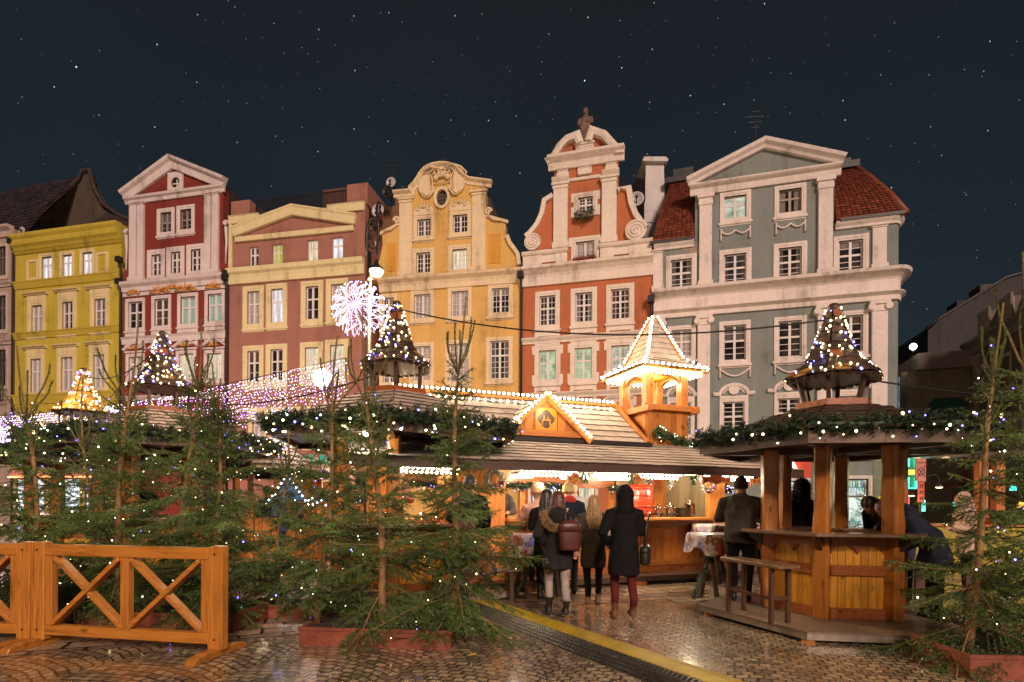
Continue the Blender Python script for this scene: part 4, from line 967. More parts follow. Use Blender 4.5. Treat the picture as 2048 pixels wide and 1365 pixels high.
# ---- yellow house
def house_yellow():
    h = House(28, 36.5, 240, 34.55, 'yellow_town_house', 'bright yellow town house with cream window hoods and three lit attic windows')
    wallm = mat_plaster('plaster_yellow', (.50, .39, .05), .25); tr = mat_plaster('stucco_cream_yellow', (.68, .56, .30), .3); tb = mat_plaster('plaster_yellow_band', (.50, .38, .05), .35)
    for b in ((83.5,514,104,561), (124.6,510,144,555.5), (165,505,184.6,551)): h.win(b, 'lit', (1, 1, 1), .2, 0, transom=.66)
    for b in ((63,611,84.4,665), (124.6,604,145.7,660), (189,598,211,655)): h.win(b, 'curt' if b[0] < 100 else 'dark', (1, 1, 2), .32, .06, hood='flat', transom=.6)
    for b in ((61,718,82,785), (122.5,714.6,145,781.5), (187,709.6,209,777)): h.win(b, 'curt', (1, 1, 1), .32, .06, hood='flat', transom=.62)
    W = h.W; zt = h.sz(131, 463)[1]
    # lit shop front on the ground floor
    xs = [h.sz(u, 1000)[0] for u in (30, 88, 95, 160, 168, 236)]
    for a, b in ((0, 1), (2, 3), (4, 5)): h.win((xs[a], xs[b], .5, 2.75), 'shopw', (0, 1, 1), .06, 0, metres=True, transom=.8, sash=M_SASH_D)
    h.wall([(0, 0), (W, 0), (W, zt), (0, zt)], wallm); h.body(.02, W-.02, zt-.6, wallm, 11)
    h.cornice([(0, zt-.95), (W, zt-.95)], [(0, 0), (0, .12), (.15, .2), (.3, .34), (.5, .36), (.62, .3), (.8, .42), (.98, .44), (1.0, 0)], wallm)
    for u, v, k in ((131,495,.5), (131,560,1.1), (131,664,1.0), (131,792,1.5)):
        z = h.sz(u, v)[1]; h.cornice([(0, z-.3*k), (W, z-.3*k)], [(0, 0), (0, .06), (.1*k, .1), (.32*k, .18), (.36*k, .22), (.42*k, .22), (.42*k, 0)], tb, 'band')
    # blind panels beside the attic windows
    for u0, u1 in ((54,78), (192,217)):
        a, b = h.sz(u0, 535)[0], h.sz(u1, 535)[0]; z0, z1 = h.sz((u0+u1)/2, 561-(u0-54)*.09)[1], h.sz((u0+u1)/2, 520-(u0-54)*.11)[1]
        m = MB(); m.mould([(a, z0), (b, z0), (b, z1), (a, z1)], [(0, 0), (0, .05), (.16, .05), (.16, 0)], closed=True); m.build('blind_panel', tr, h.root)
    m = MB(); a, b = h.sz(30, 960)[0], h.sz(238, 950)[0]; m.box(a, b, -.35, -.02, 2.85, 3.5); fas = m.build('shop_fascia', mat_plain('fascia_salmon', (.55, .27, .20), .5), h.root)
    x, z = h.sz(138, 947); text_mesh('OV', .62, .03, M_PIPE, 'lettering', fas, (h.sz(109, 947)[0], -.37, 3.2)); text_mesh('ERON', .62, .03, M_PIPE, 'lettering', fas, (h.sz(150, 947)[0], -.37, 3.2))
    m = MB(); m.tube([(a, -.42, 2.83), (b, -.42, 2.83)], .045, 6); m.build('neon_tube', mat_emit('neon_orange', (1, .22, .08), 9, 'AUTO'), fas)
    h.pipe(W+.1, 0, zt-2.5); h.pipe(-.02, 0, zt-.5)
    h.make_windows(tr)
PANES['shopw'] = mat_shop('shop_window_white', (.86, .92, 1), 1.9, 2.0, 1.0)
house_yellow()

# ---- pale house at the left edge, dark roofs behind
def house_edge():
    h = House(-150, 38.5, 25, 36.6, 'beige_town_house', 'beige house cut by the left edge, with dark windows and a balcony grille')
    wallm = mat_plaster('plaster_beige', (.40, .30, .24), .35); tr = mat_plaster('stucco_beige', (.55, .43, .36), .35)
    for u0, u1 in ((-9,12), (-66,-44), (-122,-100)):
        d = -(u0+9)*.14
        for v0, v1 in ((494,552), (592,660), (700,772)): h.win((u0, v0+d, u1, v1+d), 'dark', (1, 1, 1), .18, .05, transom=.64, sash=M_SASH_D)
    W = h.W; zt = h.sz(0, 462)[1]; h.wall([(0, 0), (W, 0), (W, zt), (0, zt)], wallm); h.body(.02, W-.02, zt-.3, wallm, 11)
    h.cornice([(0, zt-.5), (W, zt-.5)], PROF_BIG, tr)
    for v in (575, 690, 800): z = h.sz(5, v)[1]; h.cornice([(0, z), (W, z)], PROF_MID, tr, 'band')
    m = MB(); z = h.sz(5, 805)[1]; x1 = h.sz(18, 740)[0]; x0 = x1-1.6
    for k in range(9): m.tube([(x0+.2*k, -.35, z), (x0+.2*k, -.35, z+3.2)], .025, 5)
    for k in range(4): m.tube([(x0, -.35, z+k), (x1, -.35, z+k)], .025, 5)
    m.build('balcony_grille', M_PIPE, h.root)
    h.make_windows(tr)
    m = MB(); zr = zt+.1; top = zt+5.2
    b = thing('tiled_roof', 'old dark tiled roof with sagging ridge above the yellow house', 'roof', h.a, h.rz)
    r1, r2 = h.sz(-200, 470, 1)[0], h.sz(168, 345, 3.5)[0]
    zk = h.sz(160, 352, 3.5)[1]; zk0 = h.sz(0, 383, 3.5)[1]; sb = h.sz(58, 462, .3)[0]
    rows = 16; nc = 60
    for r in range(rows):
        for k in range(nc):
            f0, f1 = r/rows, (r+1.15)/rows; g0, g1 = k/nc, (k+.92)/nc
            P = lambda gg, f, l: (r1+(sb+(r2-sb)*f-r1)*gg, .2+3.4*f-l+.1*sin(gg*9+f*5), zr-.3+((zk0 + (zk-zk0)*max(0, (gg-.5)/.5)**1.3)-zr+.3)*f)
            m.add([P(g0, f0, .06), P(g1, f0, .06), P(g1, f1, 0), P(g0, f1, 0)], [(0,1,2,3)])
    m.build('roof_slope', mat_plain('old_roof_tiles', (.035, .018, .016), .6, var=.6, scale=1.5, island=.6), b)
    gw = MB(); P = h.pts([(171,347),(177,347),(190,383),(206,411),(262,440),(262,520),(56,520),(60,455),(67,438),(117,397)], 3.2); gw.prism(P, 3.2, 3.7); gw.build('gable_wall', mat_plaster('gable_brown', (.085, .062, .045), .4), b)
    rg = MB(); L = h.pts([(57,464),(67,438),(117,396),(158,358),(165,342),(179,341),(190,381),(206,409),(238,432),(262,440)], 3.1); rg.tube([(x, 3.1, z) for x, z in L], .16, 6); rg.build('verge_tile', M_SLATE, b)
    m = MB(); P = h.pts([(150,462),(215,425),(262,445),(262,500),(150,500)], 2.4); m.prism(P, 2.4, 3.0); m.build('roof_slope', M_SLATE, b)
house_edge()

# ---- dark buildings of the side street on the right
def side_street():
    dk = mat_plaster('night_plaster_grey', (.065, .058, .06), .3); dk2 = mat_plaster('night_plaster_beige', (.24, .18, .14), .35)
    a = House(1801, 30, 1945, 29.0, 'concrete_building', 'flat roofed concrete building with pale parapet and teal lit balcony', 'building')
    W = a.W; zp = a.sz(1870, 709)[1]; zq = a.sz(1870, 741)[1]
    r = a.rect(1857, 795, 1942, 853); r2 = a.rect(1801, 752, 1815, 835); a.holes.append([(r[0], r[2]), (r[1], r[2]), (r[1], r[3]-.3), (r[1]-.3, r[3]), (r[0]+.3, r[3]), (r[0], r[3]-.3)]); a.holes.append([(r2[0]+.02, r2[2]), (r2[1], r2[2]), (r2[1], r2[3]), (r2[0]+.02, r2[3])])
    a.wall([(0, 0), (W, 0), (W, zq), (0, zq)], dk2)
    m = MB(); m.box(r[0]-.2, r[1]+.2, .46, .6, r[2]-.2, r[3]+.2); m.build('balcony', mat_plain('balcony_teal_lit', (.08, .34, .30), .6), a.root)  # teal light in the recess put into the wall colour
    m = MB(); m.box(r[0], r[1], .1, .2, r[2], r[2]+.5); m.build('balcony_front', mat_plain('balcony_front_teal_lit', (.05, .20, .19), .6), a.root)  # same teal light put into the colour of the front
    m = MB(); m.box(r2[0], r2[1], .2, .3, r2[2], r2[3]); w = m.build('window', mat_emit('lit_pane_blue', (.16, .45, .75), .55, 'AUTO', (3, 1, 2)), a.root)
    m = MB(); m.box(r2[0], r2[1], .12, .18, (r2[2]+r2[3])/2-.06, (r2[2]+r2[3])/2+.06); m.box((r2[0]+r2[1])/2-.05, (r2[0]+r2[1])/2+.05, .1, .16, r2[2], r2[3]); m.build('window_frame', M_SASH, w)
    m = MB(); m.box(.6, W, -.5, 3, zq+.002, zp); m.build('parapet', mat_plaster('parapet_pale', (.24, .19, .18), .25), a.root)
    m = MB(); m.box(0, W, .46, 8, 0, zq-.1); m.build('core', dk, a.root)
    z = a.sz(1870, 862)[1]; a.cornice([(0, z), (W, z)], PROF_MID, dk2, 'band')
    lp = thing('wall_lamp', 'small round lamp glowing white on the concrete parapet', 'lamp', a.a + a.ex*a.sz(1820, 700)[0] - a.n*-.45 + Vector((0, 0, zp)), a.rz)
    m = MB(); m.tube([(0,0,0), (0,0,.2)], .03, 6); m.build('stem', M_PIPE, lp); m = MB(); m.ball((0,0,.38), .17, 10, 8); m.build('globe', mat_emit('lamp_globe', (.9, 1, .75), 14), lp)
    b = House(1855, 40, 2110, 38, 'gabled_building', 'dark building with windowless gable end and chimney behind the concrete one', 'building')
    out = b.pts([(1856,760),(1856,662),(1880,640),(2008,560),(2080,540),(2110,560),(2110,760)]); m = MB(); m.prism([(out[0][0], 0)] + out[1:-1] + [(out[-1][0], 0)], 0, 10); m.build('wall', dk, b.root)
    m = MB(); x0, x1, z0, z1 = b.rect(1968, 563, 2005, 590); m.box(x0, x1, .5, 2, z0-1, z1); m.build('chimney', mat_plaster('chimney_night', (.13, .10, .10), .3), b.root)
    m = MB(); x0, x1, z0, z1 = b.rect(1921, 596, 1946, 625); m.box(x0, x1, .5, 2, z0-1, z1); m.build('chimney', dk, b.root)
    m = MB(); L = b.pts([(1850,660),(1880,636),(2010,556),(2080,536)]); m.tube([(x, -.1, z) for x, z in L], .1, 6); m.build('verge', M_LEAD, b.root)
    # row of old flats running away from the viewer on the far right
    p0, p1 = Vector((19.2, 24.5, 0)), Vector((23.0, 28.3, 0)); p0 = at(2120, 1003, 20.5); p0.z = 0; p1 = at(1938, 1003, 29.0); p1.z = 0
    c = House(1938, 29.0, 2150, 21.0, 'corner_flats', 'dim grey brown block of flats with pale window frames on the right edge', 'building')
    zt = c.sz(1990, 672)[1]
    for s in (1.0, 3.0, 5.0, 7.0, 9.0):
        for z0, p in ((4.0, 'dark'), (6.9, 'green' if s == 1.0 else 'dark'), (9.6, 'dark')): c.win((s, s+.85, z0, z0+1.45), p, (1, 1, 1), .14, .05, transom=.6, metres=True)
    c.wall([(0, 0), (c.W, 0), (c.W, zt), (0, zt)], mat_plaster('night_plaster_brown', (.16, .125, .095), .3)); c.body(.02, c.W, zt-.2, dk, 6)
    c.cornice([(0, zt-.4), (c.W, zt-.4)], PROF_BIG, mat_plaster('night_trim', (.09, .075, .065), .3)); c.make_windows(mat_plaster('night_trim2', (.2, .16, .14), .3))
side_street()

# ---- rooftop details
def aerial(u, v0, v1, Y, n, label):
    p0, p1 = at(u, v0, Y), at(u, v1, Y); t = thing('roof_aerial', label, 'aerial', p0, 0, 'aerials on the roofs')
    H = p1.z - p0.z; m = MB(); m.tube([(0,0,0), (0,0,H)], .028, 5); m.build('mast', M_PIPE, t); m = MB()
    for k in range(n):
        z = H*(.5+.48*k/max(n, 1)); w = .25 + .3*((k*7) % 3)/2; m.beam((-w, 0, z), (w*.8, 0, z+.05), .018, .018)
    m.build('crossbar', M_PIPE, t)
aerial(785, 400, 310, 34, 4, 'tall aerial with many crossbars left of the ochre gable')
aerial(886, 340, 302, 33, 1, 'short bare aerial behind the top of the ochre gable')
aerial(1511, 300, 212, 29, 4, 'tall dark aerial rising behind the grey pediment')
aerial(1005, 470, 408, 33, 1, 'thin aerial behind the right shoulder of the ochre house')
aerial(228, 445, 408, 41, 3, 'small aerial on the dark roof behind the yellow house')
def dish(u, v, Y, r, label, dark=False):
    c = at(u, v, Y); t = thing('satellite_dish', label, 'satellite dish', c, radians(-12), 'satellite dishes')
    m = MB(); rings = []
    for k in range(6):
        a = k/5; rings.append([(r*a*cos(2*pi*j/20), .25*r*(1-a*a)-.1, r*a*sin(2*pi*j/20)) for j in range(20)])
    m.loft(rings, 0, False, True); o = m.build('reflector', M_PIPE if dark else M_DISH, t); s = o.modifiers.new('t', 'SOLIDIFY'); s.thickness = .03
    m = MB(); m.tube([(0, .1, -r*.9), (0, -.5*r, -r*.2), (0, -.8*r, 0)], .03, 5); m.ball((0, -.8*r, 0), .08, 8, 6); m.tube([(0, .15, 0), (0, .4, -.1), (0, .45, -r*2)], .04, 5); m.build('feed_arm', M_PIPE, t)
dish(757, 423, 31.6, .38, 'pale satellite dish behind the curl of the street lamp')
dish(783, 367, 32.2, .30, 'white satellite dish highest beside the ochre gable')
dish(776, 385, 32.1, .36, 'dark satellite dish under the white one by the ochre gable', True)
dish(747, 490, 32.4, .22, 'small pale satellite dish on the side wall behind the street lamp')
dish(1273, 400, 29.0, .39, 'large grey satellite dish beside the white chimney stack')
dish(47, 463, 36.2, .25, 'small white satellite dish on the parapet of the yellow house')

# ================================================================== woods and metals of the market
W_POST = mat_wood('post_wood', (.54, .20, .033), 'z', .34, dark=.4)
W_BOARD = mat_wood('board_wood_yellow', (.68, .32, .035), 'z', .38, dark=.5)
W_RAIL = mat_wood('rail_wood_red', (.34, .105, .028), 'x', .34, dark=.45)
W_FENCE_X = mat_wood('fence_wood_long', (.45, .175, .028), 'x', .34, dark=.36, coat=.3)
W_FENCE_Z = mat_wood('fence_wood_upright', (.45, .175, .028), 'z', .34, dark=.36, coat=.3)
W_STALL = mat_wood('stall_wood_orange', (.56, .20, .04), 'z', .4, dark=.55)
W_STALL_X = mat_wood('stall_wood_beam', (.52, .19, .04), 'x', .4, dark=.55)
W_EAVE = mat_wood('eave_wood_brown', (.11, .06, .04), 'x', .45, knots=False, dark=.6)
W_DARK = mat_wood('dark_stained_wood', (.075, .042, .028), 'x', .45, knots=False, dark=.5)
W_DECK = mat_wood('weathered_deck', (.20, .15, .11), 'x', .5, knots=False, dark=.5)
W_BAR = mat_wood('bar_top_wood', (.17, .10, .06), 'x', .28, knots=False, dark=.55, coat=.6)
W_GREY = mat_plain('galvanised_edge', (.30, .25, .21), .45, metal=.3, var=.3, scale=4, stretch=(4, 4, 1))
W_SHINGLE = mat_plain('frosted_shingles', (.52, .43, .36), .75, var=.16, scale=5, bump=.25, island=.07)
W_SHINGLE_D = mat_plain('brown_shingles', (.085, .048, .030), .5, var=.5, scale=7, bump=.5, island=.4)
M_STEEL = mat_plain('brushed_steel', (.62, .60, .57), .25, metal=1.0, var=.1)
M_STEELBR = mat_plain('brown_steel', (.11, .055, .035), .4, metal=.3)
M_BLACK = mat_plain('black_pot', (.03, .028, .026), .3, metal=.5)
M_CORTEN = mat_plain('rusty_planter', (.22, .060, .032), .62, var=.45, scale=4, bump=.35, bscale=26)
M_NEEDLE = mat_plain('spruce_needles', (.074, .126, .026), .42, var=.5, scale=3.0, island=.5, spec=.6)
M_BARK = mat_plain('spruce_bark', (.26, .15, .065), .7, var=.45, scale=14, bump=.6, bscale=60, stretch=(1, 1, .4))
M_GARL = mat_plain('garland_green', (.020, .042, .020), .55, var=.5, scale=6, island=.5)
M_GARL_P = mat_plain('garland_pale', (.10, .115, .085), .55, var=.4, scale=6, island=.5)

def needles(segs, dens, L, w, name, mats, spread=.85, fwd=.75, mi=None, seed=1):
    """segs: array (n, 6) of twig ends; many small pointed needles round every twig"""
    rg = np.random.default_rng(seed)
    S = np.asarray(segs, float); a, b = S[:, :3], S[:, 3:6]; d = b - a; ln = np.linalg.norm(d, axis=1) + 1e-9
    cnt = np.maximum((ln*dens).astype(int), 3); idx = np.repeat(np.arange(len(S)), cnt); n = len(idx)
    ax = (d/ln[:, None])[idx]; t = rg.random(n)[:, None]; p = a[idx]*(1-t) + b[idx]*t
    r = rg.normal(size=(n, 3)); r -= ax*np.sum(r*ax, 1)[:, None]; r /= np.linalg.norm(r, axis=1)[:, None] + 1e-9
    r[:, 2] += .18
    dr = ax*fwd + r*spread; dr /= np.linalg.norm(dr, axis=1)[:, None]
    sd = np.cross(dr, rg.normal(size=(n, 3))); sd /= np.linalg.norm(sd, axis=1)[:, None] + 1e-9
    l = (L*rg.uniform(.7, 1.2, n))[:, None]; hw = w/2
    v = np.empty((n, 3, 3)); v[:, 0] = p - sd*hw; v[:, 1] = p + sd*hw; v[:, 2] = p + dr*l
    return fastmesh(name, v.reshape(-1, 3), np.arange(n*3).reshape(-1, 3), mats, mi)

def spruce_parts(seed, H, R, leader=.8, lean=(0, 0), dens=1.0, low=.03, shoots=5, power=.72):
    """wood builder, twig segments and branch tips of one spruce"""
    rd = random.Random(seed); wood = MB(); segs = []; tips = []
    def axis(z):
        f = max(z/H, .02); return Vector((lean[0]*f**1.3 + .03*sin(f*7+seed), lean[1]*f**1.3 + .03*cos(f*5+seed), z))
    wood.tube([axis(H*k/14) for k in range(15)], [max(.046*(1-k/14.3)*(H/3.2), .007) for k in range(15)], 8)
    for k in range(12):
        z0 = H-leader + leader*k/12; segs.extend([(*axis(z0), *axis(z0+leader/12))]*6)
    def branch(base, az, el, L, fine=True):
        n = 7; pts = [Vector(base)]; e = el
        for k in range(n):
            e += rd.gauss(-.07 if el < .8 else .04, .09) + (.10 if k > 3 else -.02); az2 = az + rd.gauss(0, .06)
            pts.append(pts[-1] + Vector((cos(az2)*cos(e), sin(az2)*cos(e), sin(e)))*(L/n))
        wood.tube(pts, [.0022 + (.0065 if fine else .012)*L*(1-k/n) for k in range(n+1)], 4, cap=False)
        tips.append(pts[-1])
        for k in range(n):
            if k >= 1 or not fine: segs.extend([(*pts[k], *pts[k+1])]*(2 if fine else 6))
        step = .044/dens; s = max(.10*L, .05); side = 1
        while s < L*.97 and fine:
            f = s/L*n; k = min(int(f), n-1); p = pts[k].lerp(pts[k+1], f-k); ax = (pts[k+1]-pts[k]).normalized()
            lat = ax.cross(Vector((0, 0, 1))).normalized()*side; up = lat.cross(ax)*side
            l = (L-s)*.52*rd.uniform(.55, 1.15) + .06; l = min(l, .46)
            dv = (ax*.75 + lat*.75 + Vector((0, 0, rd.uniform(-.75, .18)))).normalized()
            q = p + dv*l*.55; q2 = q + (dv + ax*.25 + Vector((0, 0, rd.uniform(-.25, .1)))).normalized()*l*.45
            segs.append((*p, *q)); segs.append((*q, *q2))
            if l > .10:
                for j in range(int(l/.036)):
                    u = (j+.6)*.036/l; b0 = p.lerp(q2, u); sd = 1 if j % 2 else -1
                    v2 = (dv*.8 + ax*(.5 if sd*side > 0 else -.4)*1.0 + Vector((0, 0, rd.uniform(-.4, .1)))).normalized() if True else dv
                    segs.append((*b0, *(b0 + v2*(l*(1-u)*.5+.03))))
                if rd.random() < .3: tips.append(q2)
            side = -side; s += step*rd.uniform(.7, 1.3)
    # candle-like shoots of the top whorl
    zt = H - leader
    for k in range(shoots):
        branch(axis(zt-.02*k), 2*pi*k/shoots + rd.uniform(-.3, .3), rd.uniform(.85, 1.2), leader*rd.uniform(.45, .85), False)
    z = zt - .16
    while z > low*H:
        f = (zt - z)/(zt - low*H); nb = rd.choice((4, 5, 5, 6)); a0 = rd.uniform(0, 6.3)
        Lm = (.22 + (R-.22)*f**power)
        for k in range(nb):
            branch(axis(z+rd.uniform(-.05, .05)), a0 + 2*pi*k/nb + rd.uniform(-.35, .35), .95*(1-f)**1.0 + rd.uniform(-.32, .28) - .22*f*f, Lm*rd.uniform(.6, 1.12))
        for k in range(2 + (f > .35) + (f > .6)): branch(axis(z-.1+rd.uniform(-.06, .06)), rd.uniform(0, 6.3), rd.uniform(-.1, .4)*(1-f), Lm*rd.uniform(.35, .75))
        z -= rd.uniform(.17, .26)*(.75 + .5*f)
    return wood, segs, tips

def spruce(loc, seed, H, R, label, group='spruce trees in rusty planters', lights=34, mat=None, name='spruce_tree', nd=1.0, lab2=None, extra=None, **k):
    wood, segs, tips = spruce_parts(seed, H, R*1.12, **k)
    t = thing(name, label, 'tree', loc, 0, group)
    wood.build('trunk', M_BARK, t)
    link('crown', needles(segs, 280*nd, .021, .0058, 'crown', [mat or M_NEEDLE], seed=seed), t)
    if lights:
        rd = random.Random(seed+5); s = thing('fairy_lights', lab2, 'string lights', loc, 0, 'fairy lights draped on the spruces')
        pts = [p for p in tips if p.z < H*.88]; rd.shuffle(pts); pts = pts[:lights]
        pts = [Vector((p.x*rd.uniform(.55, 1.0), p.y*rd.uniform(.55, 1.0), p.z)) for p in pts]
        pts.sort(key=lambda p: (round(p.z/.35), atan2(p.y, p.x)))
        w = MB()
        for a, b in zip(pts, pts[1:]):
            mid = (a+b)/2; mid = Vector((mid.x*.75, mid.y*.75, mid.z-.05)); w.tube([a, mid, b], .0035, 4, cap=False)
        w.build('wire', M_WIRE, s)
        bulbs(s, [(p, E_BLUE if rd.random() < .2 else (E_COOL if rd.random() < .35 else E_WARM), rd.choice((.004, .005, .0065, .009))) for p in pts])
        if R > .6:
            for q in range(2): point_light('fairy_glow', Vector(loc) + Vector((.25*(1-2*q), -.35, H*(.35+.25*q))), 2.5, (1, .8, .5), .15)
    return t
SP = 'spruce'
LL = 'warm and blue fairy lights draped on the '
trees = [
 # x, y, H, R, seed, leader, lean, label, light label, bulbs
 (-2.02, 5.80, 3.02, .86, 11, .80, (.20, .0), 'spruce at the left end of the middle planter, leader leaning right', 'left spruce of the middle planter', 26),
 (-1.36, 5.78, 3.35, .92, 12, 1.0, (-.24, .05), 'middle spruce of the centre planter with long splayed top shoots', 'middle spruce of the centre planter', 34),
 (-.62, 5.72, 3.42, 1.02, 13, .72, (.10, .0), 'tall spruce at the right end of the middle planter with a candelabra top', 'spruce with the candelabra top', 30),
 (-4.55, 6.35, 3.45, .95, 14, 1.05, (.18, .0), 'slim spruce behind the fence with the longest bare leader of the left planter', 'slim spruce behind the fence', 34),
 (-3.88, 6.45, 3.42, .90, 15, .75, (.22, .0), 'spruce behind the fence with a bundle of upright top shoots', 'spruce with bundled top shoots', 34),
 (-3.36, 6.30, 2.86, 1.0, 16, .45, (-.05, .0), 'dense dark spruce just right of the fence end', 'dense spruce right of the fence end', 46),
 (-5.65, 6.55, 3.1, .95, 17, .85, (-.20, .0), 'spruce cut by the left edge of the picture', 'spruce at the left edge', 46),
 (-5.12, 6.70, 2.75, .85, 18, .8, (-.1, .0), 'thin spruce second from the left edge behind the fence', 'second spruce from the left edge', 30),
 (4.10, 4.92, 3.12, .98, 19, .62, (.32, .05), 'large spruce right of the near kiosk, trunk leaning right', 'leaning spruce right of the near kiosk', 40),
 (4.72, 4.98, 3.62, .85, 20, 1.05, (-.06, .05), 'tallest spruce by the right edge with long orange lit leader', 'tallest spruce by the right edge', 26),
 (-2.95, 6.95, 2.15, .85, 21, .45, (.1, .0), 'low spruce in shade between the left and middle planters', 'low spruce between the two planters', 18),
]
for i, (x, y, H, R, sd, ld, ln, lab, l2, nb) in enumerate(trees):
    spruce((x, y, .15), sd, H, R, lab, lights=nb, leader=ld, lean=ln, lab2=LL + l2, shoots=7 if sd in (13, 15) else 5, dens=1.0, power={19: 1.7, 20: 1.6, 14: .85, 15: .85, 16: .8, 17: .8, 18: .85, 21: .7}.get(sd, 1.05))
# ---- planters
def planter(p, q, depth, hgt, label):
    p, q = Vector(p), Vector(q); d = q - p; L = d.length; rz = atan2(d.y, d.x)
    t = thing('planter_box', label, 'planter', p, rz, 'rusty steel planters')
    m = MB(); w = .02
    m.box(0, L, 0, w, .0, hgt); m.box(0, L, depth-w, depth, 0, hgt); m.box(0, w, w, depth-w, 0, hgt); m.box(L-w, L, w, depth-w, 0, hgt)
    m.box(-.012, L+.012, -.012, .0, hgt-.03, hgt+.004); m.build('trough', M_CORTEN, t)
    m = MB(); n = 14
    pts = [(L*i/n, depth*j/4) for j in range(5) for i in range(n+1)]
    m.add([(min(max(x, .03), L-.03), min(max(y, .03), depth-.03), hgt-.05+.035*random.random()) for x, y in pts], [(j*(n+1)+i, j*(n+1)+i+1, (j+1)*(n+1)+i+1, (j+1)*(n+1)+i) for j in range(4) for i in range(n)])
    m.build('soil', mat_plain('dark_soil', (.03, .02, .014), .9, var=.5, bump=.6), t)
planter((-2.11, 5.48, 0), (-.59, 5.34, 0), .72, .185, 'rusty steel planter of the middle three spruces, nearest the viewer')
planter((-4.85, 6.10, 0), (-3.02, 5.98, 0), .75, .2, 'rusty steel planter partly hidden behind the wooden fence')
planter((-6.9, 6.55, 0), (-4.98, 6.42, 0), .7, .2, 'rusty steel planter at the left edge behind the fence')
planter((3.80, 4.55, 0), (5.7, 4.50, 0), .72, .2, 'rusty steel planter in the lower right corner')
planter((-3.35, 6.75, 0), (-2.2, 6.68, 0), .5, .16, 'small dark planter in shade behind the middle planter')

# ---- crossed timber fence
def fence(p, q, label, n=2):
    p, q = Vector(p), Vector(q); d = q - p; L = d.length; rz = atan2(d.y, d.x)
    t = thing('timber_fence', label, 'fence', p, rz, 'crossed timber fence panels')
    H, z0 = 1.02, .11
    for x in (.045, L-.045):
        m = MB(); m.box(x-.075, x-.025, -.045, .045, z0-.05, H-.01); m.box(x-.025, x+.075, -.045, .045, z0-.05, H); m.build('post', W_FENCE_Z, t, bevel=.006)
        m = MB(); m.prism([(-.36, 0), (-.33, .05), (-.2, .075), (.2, .075), (.33, .05), (.36, 0)], x-.05, x+.05, axis='x'); m.build('foot', W_FENCE_X, t, bevel=.006)
    m = MB(); m.box(.12, L-.12, -.04, .04, H-.13, H-.02); m.build('top_rail', W_FENCE_X, t, bevel=.006)
    m = MB(); m.box(.12, L-.12, -.04, .04, z0, z0+.10); m.build('bottom_rail', W_FENCE_X, t, bevel=.006)
    for x in (.045, L-.045):
        for z in (z0+.05, H-.075): m = MB(); m.tube([(x-.002, -.046, z), (x-.002, -.054, z)], .011, 8); m.build('bolt', M_STEELBR, t)
    xs = [.12 + (L-.24)*k/n for k in range(n+1)]
    for k in range(1, n): m = MB(); m.box(xs[k]-.045, xs[k]+.045, -.035, .035, z0+.10, H-.13); m.build('middle_post', W_FENCE_Z, t, bevel=.005)
    for e in (.0, L-.24+.0):
        m = MB(); x = .12+.0 if e == 0 else L-.12-.08; m.box(x, x+.08, -.035, .035, z0+.10, H-.13); m.build('side_stile', W_FENCE_Z, t, bevel=.005)
    for k in range(n):
        a, b = xs[k]+.09 if k == 0 else xs[k]+.05, xs[k+1]-.09 if k == n-1 else xs[k+1]-.05
        m = MB(); m.beam((a, .012, H-.14), (b, .012, z0+.11), .045, .085, (0, 1, 0)); m.build('brace', W_FENCE_X, t, bevel=.005)
        m = MB(); m.beam((a, -.016, z0+.11), (b, -.016, H-.14), .045, .085, (0, 1, 0)); m.build('brace', W_FENCE_X, t, bevel=.005)
fence((-4.70, 5.46, 0), (-2.68, 5.10, 0), 'wooden fence panel with two crosses standing whole in the left foreground')
fence((-6.75, 5.72, 0), (-4.76, 5.45, 0), 'wooden fence panel cut by the left edge of the picture')

# ---- cable protector
def cable_cover():
    a, b = Vector((-.62, 7.85, 0)), Vector((2.75, 2.2, 0)); d = b-a; L = d.length; rz = atan2(d.y, d.x)
    t = thing('cable_cover', 'low black and yellow cable protector lying across the wet cobbles', 'cable cover', a, rz)
    m = MB(); m.prism([(-.29, 0), (-.12, .055), (0, .058), (0, 0)], 0, L, axis='x')
    k = 0.0; i = 0
    while k < L:
        for j, y in enumerate((-.255, -.205, -.155, -.105, -.055)):
            z = .055*min(1, (y+.29)/.17); x = k + (.025 if j % 2 else 0); m.add([(x, y-.018, z), (x+.03, y-.018, z), (x+.03, y+.018, z+.006), (x, y+.018, z+.006), (x+.006, y, z+.014), (x+.024, y, z+.014)], [(0,1,5,4), (1,2,5), (2,3,4,5), (3,0,4)])
        k += .05; i += 1
    m.build('ramp', mat_plain('black_rubber', (.028, .024, .022), .38, var=.3, scale=20), t)
    m = MB()
    n = int(L/.9)
    for q in range(n+1):
        x0 = q*.9; m.prism([(0.003, .0), (0.003, .062), (.18, .058), (.41, .004), (.41, 0)], x0+.004, min(x0+.896, L), axis='x')
    k = 0.0
    while k < L: m.box(k, k+.03, -.016, .004, .055, .064); k += .06
    m.build('lid', mat_plain('yellow_rubber', (.52, .36, .012), .34, var=.35, scale=8, bump=.4, bscale=90), t)
cable_cover()

M_BUTT_SHADE = mat_plain('shingle_butt_shade', (.13, .09, .065), .7)  # butt ends darkened in colour for the shadow lines between rows
